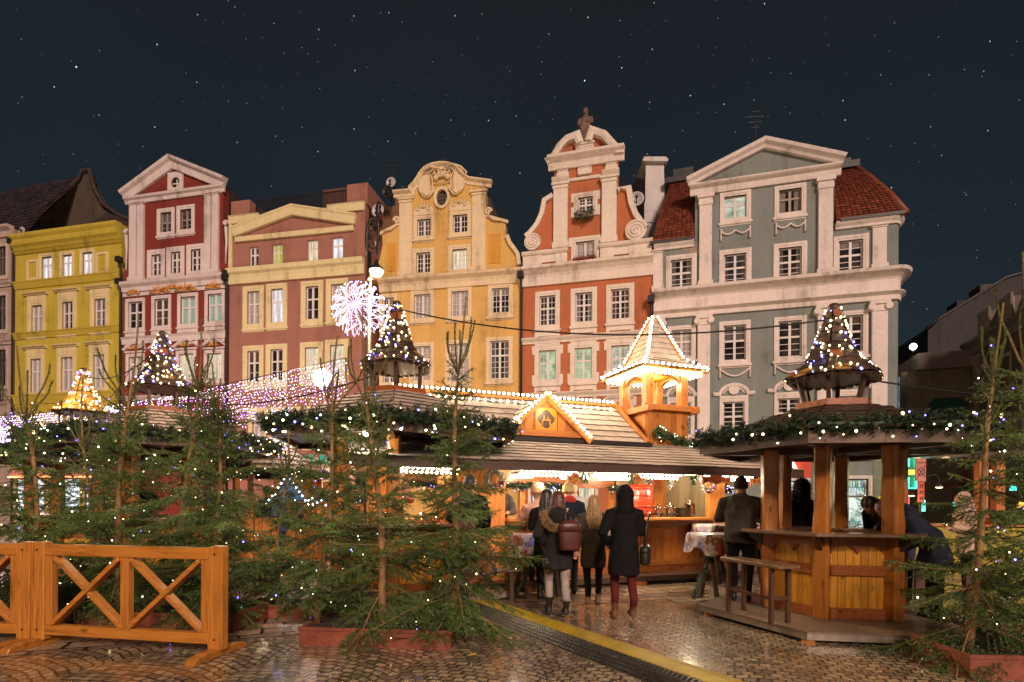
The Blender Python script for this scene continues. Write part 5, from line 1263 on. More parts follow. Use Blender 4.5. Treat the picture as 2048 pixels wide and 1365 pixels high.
# ---- shingled slope between a lower and an upper edge
def shingles(mb, a0, a1, b0, b1, rows, w, out, lap=.25, th=.018, wav=.012, seed=0, m=0):
    rd = random.Random(seed); a0, a1, b0, b1, out = map(Vector, (a0, a1, b0, b1, out))
    for r in range(rows):
        f0, f1 = r/rows, min((r+1+lap)/rows, 1.0)
        l0, r0 = a0.lerp(b0, f0), a1.lerp(b1, f0); l1, r1 = a0.lerp(b0, f1), a1.lerp(b1, f1)
        n = max(int((r0-l0).length/w), 1); sh = rd.random()*.5 if n > 2 else 0
        for k in range(n + (1 if sh else 0)):
            g0, g1 = max((k-sh)/n, 0), min((k+1-sh)/n, 1)
            if (g1-g0)*n < .1: continue
            gap = .010/n; dz = (l1-l0)*(rd.uniform(-wav, wav)/max((l1-l0).length, .01))*1.0; lift = out*(th*(1.5+rd.uniform(-.3, .4)))
            A, B = l0.lerp(r0, g0+gap) + lift + dz, l0.lerp(r0, g1-gap) + lift + dz*rd.uniform(-1, 1); Cc, D = l1.lerp(r1, g1-gap) + out*.004, l1.lerp(r1, g0+gap) + out*.004
            mid = A.lerp(B, .5) - (l1-l0)*.05
            lo = out*th
            vs = [A, mid, B, Cc, D, A-lo, mid-lo, B-lo]
            mb.add(vs, [(0,1,2,3,4)], m); mb.add([vs[i] for i in (0,1,2,5,6,7)], [(3,4,1,0), (4,5,2,1)], 1)  # butt faces take the darker second material, drawing row shadows in colour

def garland(name, path, r, label, group, mat=None, lights=0, seed=3, cat='garland', light_label=None, closed=False, sag=0.0, dens=190, cols=(.25, .3), rb=.012):
    """a thick fir garland along a path, with a string of bulbs on it"""
    rd = random.Random(seed); P = [Vector(p) for p in path]; segs = []; pts = []
    if closed: P.append(P[0])
    o = P[0].copy()
    core = MB(); line = []
    for a, b in zip(P, P[1:]):
        L = (b-a).length; n = max(int(L/.05), 2); ax = (b-a)/L
        for k in range(n):
            f = k/n; p = a.lerp(b, f) - Vector((0, 0, sag*4*f*(1-f))); line.append(p - o)
            for q in range(int(dens*L/n)+1):
                u = Vector((rd.gauss(0,1), rd.gauss(0,1), rd.gauss(0,1))); u = (u - ax*u.dot(ax)).normalized(); dv = (u + ax*rd.uniform(-.5, .5)).normalized(); s = p - o + ax*rd.uniform(0, L/n)
                e = s + dv*r*rd.uniform(.55, 1.1); segs.append((*(s.lerp(e, .15)), *e))
                if rd.random() < .12 and dv.z < .75: pts.append(s + dv*r*1.08)
    line.append(P[-1]-o)
    core.tube(line[::2] + [line[-1]], r*.3, 6); t = thing(name, label, cat, o, 0, group)
    core.build('core', M_GARL, t)
    link('tinsel_needles', needles(segs, 210, .05 if r > .08 else .03, .012 if r > .08 else .008, 'tinsel_needles', [mat or M_GARL], 1.0, .5, seed=seed), t)
    if lights:
        s = thing('garland_lights', light_label or ('small white and blue bulbs wound into the ' + label), 'string lights', o, 0, 'bulbs on garlands'); rd.shuffle(pts)
        pl = pts[:lights]; w = MB(); pl2 = sorted(pl, key=lambda p: min(range(len(line)), key=lambda i: (line[i]-p).length_squared))
        if len(pl2) > 1: w.tube(pl2, .004, 4, cap=False); w.build('wire', M_WIRE, s)
        bulbs(s, [(p, E_BLUE if rd.random() < cols[0] else (E_COOL if rd.random() < cols[1] else E_WARM), rb*rd.choice((.5, .7, .95))) for p in pl])
    return t

# ---- hexagonal drinks kiosk
def kiosk(C, a0, s, label, where, seed, roofm, reds, front=range(6), zdeck=.12, eave=2.07, cup=2.64, apex=3.90, Re=1.62, Rp=.75, Rd=1.62, hot=False):
    t = thing('drinks_kiosk', label, 'kiosk', C, a0, 'hexagonal drinks kiosks')
    hexp = lambda r, z, k, o=0: Vector((r*cos(pi/3*k+o), r*sin(pi/3*k+o), z))
    def hexring(mb, r0, r1, z0, z1, m=0):
        for k in range(6):
            q = [hexp(r, z, k+i) for i in (0, 1) for r in (r0, r1) for z in (z0, z1)]
            mb.add(q, [(0,4,6,2), (1,3,7,5), (2,6,7,3), (0,1,5,4), (0,2,3,1), (4,5,7,6)], m)
    # deck: planks and a grey edge on timber blocks
    m = MB(); m.prism([(Rd*cos(pi/3*k), Rd*sin(pi/3*k)) for k in range(6)], zdeck-.016, zdeck, axis='z'); pl = m.build('deck', W_DECK, t)
    m = MB(); hexring(m, Rd*.9, Rd*.995, .035, zdeck-.017); m.build('deck_edge', W_GREY, t)
    for k in range(6): m = MB(); m.xf; p = hexp(Rd*.9, 0, k); m.box(p.x-.12, p.x+.12, p.y-.06, p.y+.06, .0, .034); m.build('support_block', W_STALL_X, t)
    # posts: roughly hewn, slightly uneven
    for k in range(6):
        rd = random.Random(seed+k); p = hexp(Rp, 0, k); m = MB(); w = .082*s; rings = []
        for i in range(12):
            z = zdeck + (eave+.05-zdeck)*i/11; ww = w*(1+rd.uniform(-.05, .05)); ox, oy = rd.uniform(-.005, .005), rd.uniform(-.005, .005)
            ca, sa = cos(pi/3*k), sin(pi/3*k)
            sq = [(-1.15, -.75), (-.85, -1), (.85, -1), (1.15, -.75), (1.15, .75), (.85, 1), (-.85, 1), (-1.15, .75)]
            rings.append([(p.x+ox+(x*ca-y*sa)*ww, p.y+oy+(x*sa+y*ca)*ww, z) for x, y in sq])
        m.loft(rings, 0, True, False); m.build('post', W_POST, t, bevel=.008)
    # counter panels
    for k in front:
        p, q = hexp(Rp, 0, k), hexp(Rp, 0, k+1); d = (q-p).normalized(); L = (q-p).length; n = Vector((d.y, -d.x, 0)); base = p + d*.085*s
        Lx = L - .17*s; M = Matrix(((d.x, -n.x, 0, base.x), (d.y, -n.y, 0, base.y), (0, 0, 1, zdeck), (0, 0, 0, 1)))
        h = 1.10 - zdeck - .03; nb = 7
        m = MB()
        for b in range(nb): x0 = Lx*b/nb; m.box(x0+.003, x0+Lx/nb-.003, .0, .022, .12, h-.02)
        m.xf(M); pn = m.build('counter_panel', W_BOARD, t)
        m = MB(); m.box(0, Lx, -.03, -.001, .0, .13); m.xf(M); m.build('bottom_rail', W_RAIL, pn, bevel=.004)
        m = MB(); m.box(0, Lx, -.03, -.001, .50, .62); m.xf(M); m.build('middle_rail', W_RAIL, pn, bevel=.004)
        m = MB(); low = []; N_ = 22
        for i in range(N_+1):
            u = i/N_; y = .10*abs(sin(u*2*pi))**.6 if .04 < u < .96 else 0; low.append((Lx*u, h-.20+y*1.0))
        m.prism([(Lx, h+.02), (0, h+.02)] + low, -.03, -.001); m.xf(M); m.build('scalloped_rail', W_RAIL, pn)
    m = MB(); hexring(m, Rp-.12, Rp+.36*s, 1.075, 1.115); m.build('bar_top', W_BAR, t, bevel=.006)
    for k in front: p, q = hexp(Rp+.02, 1.074, k), hexp(Rp+.27*s, 1.074, k); m = MB(); m.prism([(0, 0), (.25*s, 0), (.22*s, -.06), (.03, -.2), (0, -.2)], -.02, .02); m.xf(Matrix.Translation(p) @ Matrix.Rotation(pi/3*k, 4, 'Z')); m.build('bracket', W_DARK, t)
    # eaves
    m = MB(); hexring(m, Re-.05, Re, eave, eave+.13); m.build('eave_fascia', W_EAVE, t)
    m = MB(); m.prism([((Re-.051)*cos(pi/3*k), (Re-.051)*sin(pi/3*k)) for k in range(6)], eave+.07, eave+.1, axis='z'); m.build('soffit', W_DARK, t)
    for k in range(6): m = MB(); m.beam(hexp(.1, eave+.03, k), hexp(Re-.06, eave+.03, k), .06, .08); m.build('rafter', W_DARK, t)
    m = MB(); z0, z1, r1 = eave+.15, cup, .42*s
    for k in range(6):
        o = (hexp(1, 0, k, pi/6) + Vector((0, 0, .9*0+1.6))).normalized()
        shingles(m, hexp(Re+.04, z0, k), hexp(Re+.04, z0, k+1), hexp(r1, z1, k), hexp(r1, z1, k+1), 8, .17, o, seed=seed+k)
    m.build('roof', [roofm, W_DARK if roofm is W_SHINGLE_D else M_BUTT_SHADE], t)
    m = MB()
    for k in range(6): m.add([hexp(Re, z0-.015, k), hexp(Re, z0-.015, k+1), hexp(r1, z1-.015, k+1), hexp(r1, z1-.015, k)], [(0,1,2,3)])
    m.build('roof_boarding', W_DARK, t)
    m = MB(); hexring(m, r1*.2, r1+.03, z1-.01, z1+.07); m.build('roof_collar', W_RAIL, t)
    # little open lantern on top
    ze = cup + .38*s; Rc = .54*s/1.0*(1.0 if s < 1.1 else .88)
    for k in range(6): m = MB(); m.beam(hexp(r1-.08, z1+.07, k), hexp(Rc*.78, ze+.04, k), .045, .045); m.build('lantern_post', W_DARK, t)
    prof = [(Rc*1.05, ze), (Rc*.60, ze+(apex-ze)*.24), (Rc*.40, ze+(apex-ze)*.48), (Rc*.24, ze+(apex-ze)*.74), (Rc*.11, apex)]
    m = MB()
    for k in range(6):
        for i in range(4):
            (r0, za), (r2, zb) = prof[i], prof[i+1]; sl = (zb-za); o = (hexp(sl, 0, k, pi/6) + Vector((0, 0, (r0-r2)*.87))).normalized()
            shingles(m, hexp(r0, za, k), hexp(r0, za, k+1), hexp(r2, zb, k), hexp(r2, zb, k+1), 2, .15, o, seed=seed*7+k*4+i, th=.016, wav=.02)
    m.build('lantern_roof', [reds, M_BUTT_SHADE], t)
    m = MB()
    for k in range(6):
        for i in range(4): (r0, za), (r2, zb) = prof[i], prof[i+1]; m.add([hexp(r0-.02, za, k), hexp(r0-.02, za, k+1), hexp(r2-.02, zb, k+1), hexp(r2-.02, zb, k)], [(0,1,2,3)])
        for j in range(5):
            a, b = hexp(Rc*.98, ze-.0, k), hexp(Rc*.98, ze-.0, k+1); p = a.lerp(b, (j+.5)/5); m.tube([p + Vector((0, 0, -.02)), p + Vector((0, 0, -.05))], [.5*(b-a).length/5, .3*(b-a).length/5], 10, smooth=False)
    m.prism([(Rc*.98*cos(pi/3*k), Rc*.98*sin(pi/3*k)) for k in range(6)], ze-.03, ze-.01, axis='z'); m.lathe([(Rc*.13, 0), (Rc*.14, .05), (Rc*.08, .09)], 6, (0, 0, apex-.02)); m.build('lantern_lining', W_DARK, t)
    # strings of bulbs over the little roof
    rd = random.Random(seed); L = thing('roof_lights', 'tangle of warm and blue bulbs over the ' + where, 'string lights', Vector(C) + Vector((0, 0, ze)), a0, 'bulbs over the kiosk lanterns')
    pts = []
    for i in range(150):
        f = rd.random()**1.25; z = f*(apex-ze); j = 0
        for j in range(4):
            if prof[j][1]-ze <= z <= prof[j+1][1]-ze: break
        u = (z+ze-prof[j][1])/(prof[j+1][1]-prof[j][1]); r = prof[j][0]*(1-u)+prof[j+1][0]*u; a = rd.uniform(0, 2*pi)
        k = a % (pi/3) - pi/6; rr = r*cos(pi/6)/cos(k) + .035; pts.append(Vector((rr*cos(a), rr*sin(a), z)))
    pts.sort(key=lambda p: (round(p.z/.16), atan2(p.y, p.x))); w = MB(); w.tube(pts, .005, 4, cap=False); w.build('wire', M_WIRE, L)
    bulbs(L, [(p, E_BLUE if rd.random() < .18 else E_WARM, rd.choice((.009, .012, .015))*(C[1]/7)**.5) for p in pts])
    # garland round the eaves
    Cv = Vector(C); R = Matrix.Rotation(a0, 3, 'Z')
    garland('eave_garland', [Cv + R @ hexp(Re+.02, eave+.19, k) for k in range(6)], .14*s, 'dark fir garland hung round the eaves of the ' + where, 'fir garlands on kiosk eaves', lights=200, seed=seed, closed=True, light_label='white and blue bulbs in the eave garland of the ' + where, rb=.015*s)
    return t
REDS = mat_plain('lantern_shingles', (.11, .055, .030), .45, var=.6, scale=5, bump=.5, island=.6)
# some of the shingles are new and reddish
_t, _p = REDS.node_tree, REDS.node_tree.nodes['Principled BSDF']
_g = N(_t, 'ShaderNodeNewGeometry'); _c = N(_t, 'ShaderNodeValToRGB', {'Fac': _g.outputs['Random Per Island']}); _c.color_ramp.interpolation = 'CONSTANT'
_E = _c.color_ramp.elements; _E[0].color = (.05, .03, .02, 1); _E[1].position = .5; _E[1].color = (.09, .05, .03, 1)
for _q, _k in ((.78, (.26, .075, .025, 1)), (.9, (.38, .17, .04, 1))): _e = _E.new(_q); _e.color = _k
_t.links.new(_c.outputs[0], _p.inputs['Base Color'])
GOLDS = mat_plain('golden_shingles', (.60, .30, .05), .45, var=.4, scale=5, bump=.4, island=.35)
KR = (4.05, 6.95, 0)
kiosk(KR, radians(232), 1.0, 'nearest hexagonal wooden kiosk at right with raised deck and lit lantern roof', 'nearest kiosk at right', 31, W_SHINGLE_D, REDS)
kiosk((-1.85, 8.75, 0), radians(220), 1.18, 'hexagonal wooden kiosk behind the middle spruces, beside the food stall', 'kiosk behind the middle spruces', 32, W_SHINGLE, REDS, eave=2.33, cup=3.12, apex=4.55, Re=1.95, Rp=.92, Rd=1.9)
kiosk((-6.62, 10.4, 0), radians(214), 1.18, 'hexagonal wooden kiosk behind the left spruces with dark lantern roof', 'kiosk behind the left spruces', 33, W_SHINGLE, REDS, eave=2.33, cup=3.08, apex=4.55, Re=2.05, Rp=.95, Rd=1.95)
kiosk((-9.75, 12.5, 0), radians(220), 1.18, 'farthest kiosk at far left under a golden shingled lantern roof', 'golden roofed kiosk at far left', 34, W_SHINGLE_D, GOLDS, eave=2.2, cup=2.95, apex=4.35, Re=1.9, Rp=.9, Rd=1.8)
point_light('lantern_glow', (-9.75, 12.0, 3.7), 14, (1, .8, .5), .1)
# soft light from the bulbs inside each kiosk roof

# ================================================================== the food stall
def stall():
    t = thing('food_stall', 'long wooden food stall with bulb lined shingled roof, gable and corner tower', 'market stall', ST_O, ST_A)
    L0, L1 = -2.0, 4.75
    m = MB(); m.box(L0, L1+.9, 0, 3.4, .07, .16); m.build('platform', W_DARK, t)
    for x in (-1.6, .6, 2.6, 4.0): m = MB(); m.box(x-.15, x+.15, .02, .3, 0, .07); m.build('support_block', W_STALL_X, t)
    def front(x0, x1):
        m = MB(); nb = int((x1-x0)/.16)
        for b in range(nb): a = x0 + (x1-x0)*b/nb; m.box(a+.003, a+(x1-x0)/nb-.003, .36, .385, .34, 1.0)
        pn = m.build('counter_front', W_STALL, t)
        m = MB(); m.box(x0, x1, .33, .359, .18, .36); m.build('plinth_board', W_RAIL, pn)
        m = MB(); top, n = 1.10, int((x1-x0)/.42)*12; low = [(x0+(x1-x0)*i/n, .95+.05*abs(sin(pi*i/12))**.5) for i in range(n+1)]
        m.prism([(x1, top), (x0, top)] + low, .325, .359); m.build('scalloped_trim', W_STALL_X, pn)
        m = MB(); low = [(x0+(x1-x0)*i/n, .36+.05*abs(sin(pi*i/12))**.5) for i in range(n+1)]; m.prism([(x0, .30)] + [(x1, .30)] + low[::-1], .322, .34); m.build('scalloped_trim', W_STALL_X, pn)
        m = MB(); m.box(x0-.02, x1+.02, .14, .95, 1.12, 1.17); m.build('counter_top', W_STALL_X, t, bevel=.006)
        m = MB(); m.box(x0, x1, .18, .33, 1.06, 1.119); m.build('counter_ledge', W_RAIL, t)
    front(.22, 4.32); front(-1.62, -.75)
    # posts with curved brackets
    for x0, x1, s0, s1 in ((-.75, -.24, 0, 0), (-.235, .2, 0, 1), (4.34, 4.72, 1, 0), (-2.0, -1.65, 0, 1)):
        m = MB(); m.box(x0, x1, .3, .42, .16, 2.2); m.build('post', W_STALL, t, bevel=.008)
        for sd, on in ((1, s1), (-1, s0)):
            if on:
                b = x1 if sd > 0 else x0; arc = [(b + sd*.42*(1-cos(a)), 2.12-.0-.5*(1-sin(a))) for a in [pi/2*i/8 for i in range(9)]]
                m = MB(); m.prism([(b, 2.14), (b+sd*.42, 2.14)] + [(b + sd*.42*(1-cos(pi/2*i/8)), 1.6+.5*sin(pi/2*i/8)) for i in range(8, -1, -1)], .31, .41); m.build('arched_bracket', W_STALL, t)
    # middle uprights by the barrel
    for x in (3.5, 3.9): m = MB(); m.box(x-.13, x+.13, 1.25, 1.35, .16, 2.2); m.build('post', W_STALL, t)
    # back frame, half open
    m = MB(); m.box(L0, L1, 2.75, 2.83, 1.75, 2.25); m.build('back_beam', W_RAIL, t)
    for x in (-1.9, -.2, .75, 1.5, 2.35, 3.7, 4.6): m = MB(); m.box(x-.06, x+.06, 2.75, 2.82, .16, 1.749); m.build('back_post', W_STALL, t)
    m = MB()
    for b in range(46): a = L0 + (L1-L0)*b/46; m.box(a+.002, a+(L1-L0)/46-.002, 2.84, 2.86, .16, 1.05)
    m.build('back_wall', W_STALL, t)
    m = MB()
    for b in range(9): m.box(3.75+.1*b, 3.845+.1*b, 2.66, 2.69, 1.05, 2.1)
    m.build('back_wall', mat_wood('olive_back_boards', (.24, .19, .10), 'z', .5), t)
    m = MB()
    for b in range(14): m.box(4.66, 4.68, .5+.16*b, .655+.16*b, 1.05, 2.15)
    m.build('side_wall', mat_wood('olive_back_boards', (.24, .19, .10), 'z', .5), t)
    m = MB()
    for b in range(14): m.box(4.66, 4.68, .5+.16*b, .655+.16*b, .16, 1.049)
    m.build('side_wall', W_STALL, t)
    m = MB(); m.box(L0, L1+.4, .5, 2.8, 2.22, 2.25); m.build('ceiling', W_STALL_X, t)
    # canopy
    ye, zl, yi, zi, X0, X1 = -.42, 2.06, .8, 2.50, -2.3, 5.95
    m = MB(); m.box(X0, X1, ye+.02, ye+.07, 1.92, 2.065); m.build('fascia', W_DARK, t)
    m = MB(); shingles(m, (X0, ye, zl), (X1, ye, zl), (X0, yi, zi), (X1-1.1, yi, zi), 7, .22, (0, -.27, .96), seed=5, th=.014, wav=.008); m.build('canopy_roof', [W_SHINGLE, M_BUTT_SHADE], t)
    m = MB(); m.add([(X0, ye+.03, zl-.012), (X1, ye+.03, zl-.012), (X1-1.1, yi, zi-.012), (X0, yi, zi-.012)], [(0,1,2,3)]); m.add([(X1, ye+.03, zl-.014), (X1, 3.0, zl-.014), (X1-1.1, 2.2, zi-.014), (X1-1.1, yi, zi-.014)], [(0,1,2,3)]); m.build('canopy_boarding', W_DARK, t)
    m = MB(); m.box(X1-.05, X1, ye+.07, 3.0, 1.94, 2.06); m.build('fascia', W_DARK, t)
    m = MB(); m.box(-2.2, 3.36, .74, .84, 2.51, 2.585); m.build('gutter', M_PIPE, t); m = MB(); m.box(3.36, X1-1.0, .78, .86, 2.5, 2.55); m.build('gutter', W_GREY, t)
    # upper roof
    yr, zr, y0, z0, xr = 2.05, 3.46, .84, 2.56, 3.27
    m = MB(); shingles(m, (-1.5, y0, z0), (xr, y0, z0), (-1.5, yr, zr), (xr, yr, zr), 7, .24, (0, -.6, .8), seed=6, th=.018, wav=.008)
    shingles(m, (-1.5, 2*yr-y0, z0), (xr, 2*yr-y0, z0), (-1.5, yr, zr), (xr, yr, zr), 8, .15, (0, .6, .8), seed=9, th=.016, wav=.016); m.build('roof', [W_SHINGLE, M_BUTT_SHADE], t)
    m = MB(); m.add([(-1.5, y0, z0-.012), (xr, y0, z0-.012), (xr, yr, zr-.012), (-1.5, yr, zr-.012), (-1.5, 2*yr-y0, z0-.012), (xr, 2*yr-y0, z0-.012)], [(0,1,2,3), (3,2,5,4), (1,5,2), (0,3,4)]); m.build('roof_boarding', W_STALL, t)
    for ya in (y0, 2*yr-y0): m = MB(); m.beam((xr+.035, ya, z0+.0), (xr+.035, yr, zr+.05), .05, .15, (0, -.6, .8)); m.build('barge_board', W_STALL_X, t)
    m = MB(); m.beam((-1.5, yr, zr+.03), (xr, yr, zr+.03), .12, .05); m.build('ridge_board', W_STALL_X, t)
    # dormer gable
    gx, gw, gz0, gz1, gy = 1.12, .72, 2.60, 3.28, .72
    m = MB()
    for b in range(9):
        a = gx-gw+2*gw*b/9; c = a+2*gw/9; hh = lambda x: gz0+.08+(gz1-gz0-.12)*(1-abs(x-gx)/gw)
        pl = [(a+.004, gz0+.06), (c-.004, gz0+.06), (c-.004, hh(c-.004))] + ([(gx, hh(gx))] if a < gx < c else []) + [(a+.004, hh(a+.004))]
        m.prism(pl, gy+.03, gy+.06)
    g = m.build('gable', W_STALL, t)
    m = MB(); m.box(gx-gw-.05, gx+gw+.05, gy, gy+.03, gz0, gz0+.11); m.build('gable_sill', W_STALL_X, g)
    for sd in (-1, 1): m = MB(); m.beam((gx+sd*(gw+.16), gy-.02, gz0-.06), (gx, gy-.02, gz1+.02), .05, .12, (sd*.6, 0, .8)); m.build('barge_board', W_STALL_X, g)
    # carved emblem: a cut-out lobed panel with a small bench-like figure
    m = MB(); cz = gz0+.30; ov = [(gx+.15*cos(a)*(1+.12*cos(4*a)), cz+.15*sin(a)*(1+.10*cos(4*a))) for a in [2*pi*i/32 for i in range(32)]]
    m.prism([(gx-.21, cz-.2), (gx+.21, cz-.2), (gx+.21, cz+.2), (gx-.21, cz+.2)], gy+.005, gy+.03, [ov]); em = m.build('carved_emblem', W_BOARD, g)
    m = MB(); m.prism(ov, gy+.022, gy+.026); m.build('emblem_recess', W_EAVE, em)  # dark sheet standing in for the shade inside the cut-out
    m = MB(); m.box(gx-.09, gx+.09, gy+.002, gy+.02, cz-.03, cz); m.box(gx-.09, gx-.06, gy+.002, gy+.02, cz-.1, cz-.031); m.box(gx+.06, gx+.09, gy+.002, gy+.02, cz-.1, cz-.031); m.box(gx-.06, gx-.03, gy+.002, gy+.02, cz+.001, cz+.06); m.box(gx+.02, gx+.05, gy+.002, gy+.02, cz+.001, cz+.05); m.build('emblem_figure', W_STALL, em)
    m = MB()
    for sd in (-1, 1): shingles(m, (gx+sd*(gw+.2), gy-.05, gz0-.08), (gx+sd*(gw+.2), 1.05, gz0-.08), (gx, gy-.05, gz1+.03), (gx, 1.95, gz1+.03), 6, .15, (sd*.68, 0, .73), seed=11+sd, th=.016)
    m.build('gable_roof', [W_SHINGLE, M_BUTT_SHADE], g)
    # corner tower
    tx, ty, hw = 3.98, 1.62, .5
    m = MB(); nb = 7
    for b in range(nb):
        a = -hw+2*hw*b/nb; c = a+2*hw/nb-.004
        for (ax, ay) in ((0, -1), (1, 0), (0, 1), (-1, 0)):
            if ax == 0: m.box(tx+a, tx+c, ty+ay*hw-.015, ty+ay*hw+.015, 2.3, 3.28)
            else: m.box(tx+ax*hw-.015, tx+ax*hw+.015, ty+a+.02*(b == 0), ty+c-.02*(b == nb-1), 2.3, 3.28)
    tw = m.build('tower', W_STALL, t)
    for (p, q) in (((-.62, -.56), (.72, -.56)), ((-.62, .56), (.72, .56))): m = MB(); m.beam((tx+p[0], ty+p[1], 3.34), (tx+q[0], ty+q[1], 3.34), .11, .12); m.build('tower_beam', W_STALL_X, tw, bevel=.008)
    for x in (-.56, .56): m = MB(); m.beam((tx+x, ty-.72, 3.30), (tx+x, ty+.62, 3.30), .11, .12); m.build('tower_beam', W_STALL_X, tw, bevel=.008)
    for sx in (-1, 1):
        for sy in (-1, 1): m = MB(); m.box(tx+sx*.42-.085, tx+sx*.42+.085, ty+sy*.42-.085, ty+sy*.42+.085, 3.28, 4.1); m.build('tower_post', W_STALL, tw, bevel=.008)
    for k in range(4):
        m = MB(); arc = [(.335*cos(a), 3.86+.17*sin(a)) for a in [pi*i/10 for i in range(11)]]
        m.prism([(-.335, 4.12), (-.335, 3.862)] + arc[::-1][1:-1] + [(.335, 3.862), (.335, 4.12)], -.47, -.38); m.xf(Matrix.Translation((tx, ty, 0)) @ Matrix.Rotation(pi/2*k, 4, 'Z')); m.build('tower_arch', W_STALL, tw)
    sq = lambda r, z, k: Vector((tx + r*sqrt(2)*cos(pi/4+pi/2*k), ty + r*sqrt(2)*sin(pi/4+pi/2*k), z))
    E, ze, R1, z1, za = .80, 4.10, .40, 4.36, 5.32
    m = MB()
    for k in range(4):
        nrm = Vector((cos(pi/2+pi/2*k), sin(pi/2+pi/2*k), 0))
        shingles(m, sq(E, ze, k), sq(E, ze, k+1), sq(R1, z1, k), sq(R1, z1, k+1), 3, .14, (nrm*.5+Vector((0, 0, .86))), seed=20+k, th=.016)
        shingles(m, sq(R1, z1, k), sq(R1, z1, k+1), sq(.03, za, k), sq(.03, za, k+1), 8, .13, (nrm*.93+Vector((0, 0, .36))), seed=30+k, th=.014)
    tr = m.build('tower_roof', [W_SHINGLE, M_BUTT_SHADE], tw)
    m = MB()
    for k in range(4): m.add([sq(E, ze-.02, k), sq(E, ze-.02, k+1), sq(R1, z1-.02, k+1), sq(R1, z1-.02, k), sq(.02, za-.02, k+1), sq(.02, za-.02, k)], [(0,1,2,3), (3,2,4,5)])
    m.prism([tuple(sq(E-.01, 0, k).xy) for k in range(4)], ze-.035, ze-.021, axis='z'); m.build('tower_ceiling', W_BOARD, tr)
    for k in range(4): m = MB(); m.beam(sq(R1+.02, z1, k), sq(.04, za, k), .05, .05); m.build('hip_batten', W_STALL_X, tr)
    M = Matrix.Translation(ST_O) @ Matrix.Rotation(ST_A, 4, 'Z')
    # ---- strings of bulbs
    def string(name, runs, label, mat=E_STALL, r=.022, wire=True):
        o = thing('light_string', label, 'string lights', ST_O, ST_A, 'bulb strings on the food stall'); items = []; w = MB()
        for a, b, n in runs:
            a, b = Vector(a), Vector(b); P = [a.lerp(b, (i+.5)/n) for i in range(n)]; items += [(p, mat, r) for p in P]
            w.tube([p + Vector((0, 0, -.022)) for p in P], .008, 4, cap=False)
        w.build('wire', M_WIRE, o); bulbs(o, items)
    string('ridge', [((-1.4, yr-.06, zr+.10), (xr, yr-.06, zr+.10), 46), ((-1.4, yr-.22, zr-.08), (xr-.1, yr-.22, zr-.08), 30)], 'two rows of white bulbs along the ridge of the food stall', r=.026)
    string('gable', [((gx-gw-.16, gy-.07, gz0-.0), (gx, gy-.07, gz1+.1), 13), ((gx+gw+.16, gy-.07, gz0-.0), (gx, gy-.07, gz1+.1), 13)], 'white bulbs up both edges of the small stall gable', r=.026)
    string('spire', [(sq(R1+.04, z1+.05, k), sq(.05, za+.03, k), 13) for k in range(4)], 'white bulbs up the four edges of the tower spire', r=.03)
    string('eave', [(sq(E, ze+.05, k), sq(E, ze+.05, k+1), 12) for k in range(4)] + [(sq(E, ze+.03, k).lerp(sq(R1, z1, k), .1), sq(R1+.06, z1+.04, k), 4) for k in range(4)], 'white bulbs round the upper edge of the tower eaves', r=.026)
    string('under', [(sq(E-.1, ze-.07, k), sq(E-.1, ze-.07, k+1), 13) for k in range(4)] + [(sq(E-.24, ze-.07, k), sq(E-.24, ze-.07, k+1), 11) for k in range(4)], 'white bulbs under the tower eaves', r=.026)
    for i, (a, b) in enumerate(((.25, 1.25), (1.55, 2.25), (2.4, 3.3), (3.75, 4.9), (-1.6, -.7))):
        lab = ('white bulb rows under the canopy above the left wreath', 'white bulb rows under the canopy over the walkers', 'white bulb rows under the canopy above the red barrel', 'white bulb rows under the canopy at the right stall end', 'white bulb rows under the canopy behind the middle kiosk')[i]
        string('canopy', [((a, -.32+.10*j, 1.985-.055*j), (b, -.32+.10*j, 1.985-.06*j), int((b-a)/.075)) for j in range(3)], lab, r=.026)
    for p, e in (((.75, -.05, 1.80), 26), ((2.2, -.05, 1.80), 26), ((3.6, -.05, 1.80), 26), ((-1.2, .2, 1.98), 26), ((-1.2, 1.6, 2.0), 16), ((1.5, 1.8, 2.05), 34), ((3.7, 1.9, 2.05), 20), ((tx, ty, 3.98), 11), ((tx-.5, ty-1.0, 4.0), 7), ((tx+.3, ty-.95, 4.25), 5), ((gx, .45, 3.05), 4), ((-1.4, 1.55, 3.75), 12), ((2.2, 1.55, 3.75), 12)):
        point_light('stall_bulb_light', M @ Vector(p), e*2.4, (1, .80, .52), .12)
    # tubes of light hung aslant under the roof
    for i, x in enumerate((.55, 1.55, 2.35)):
        o = thing('tube_lamp', ('white tube lamp hung aslant behind the left wreath', 'white tube lamp hung aslant above the walkers', 'white tube lamp hung aslant beside the hooded head')[i], 'lamp', M @ Vector((x, .3, 1.86)), ST_A, 'tube lamps in the food stall')
        m = MB(); m.tube([(0, -.3, 0), (.12, .9, .04)], .035, 8); m.build('tube', mat_emit('tube_white', (1, .93, .78), 9, 'AUTO'), o); m = MB(); m.beam((0, -.3, .06), (.12, .9, .10), .05, .03); m.build('holder', M_STEEL, o)
    return M
STM = stall()
def S(x, y, z): return STM @ Vector((x, y, z))

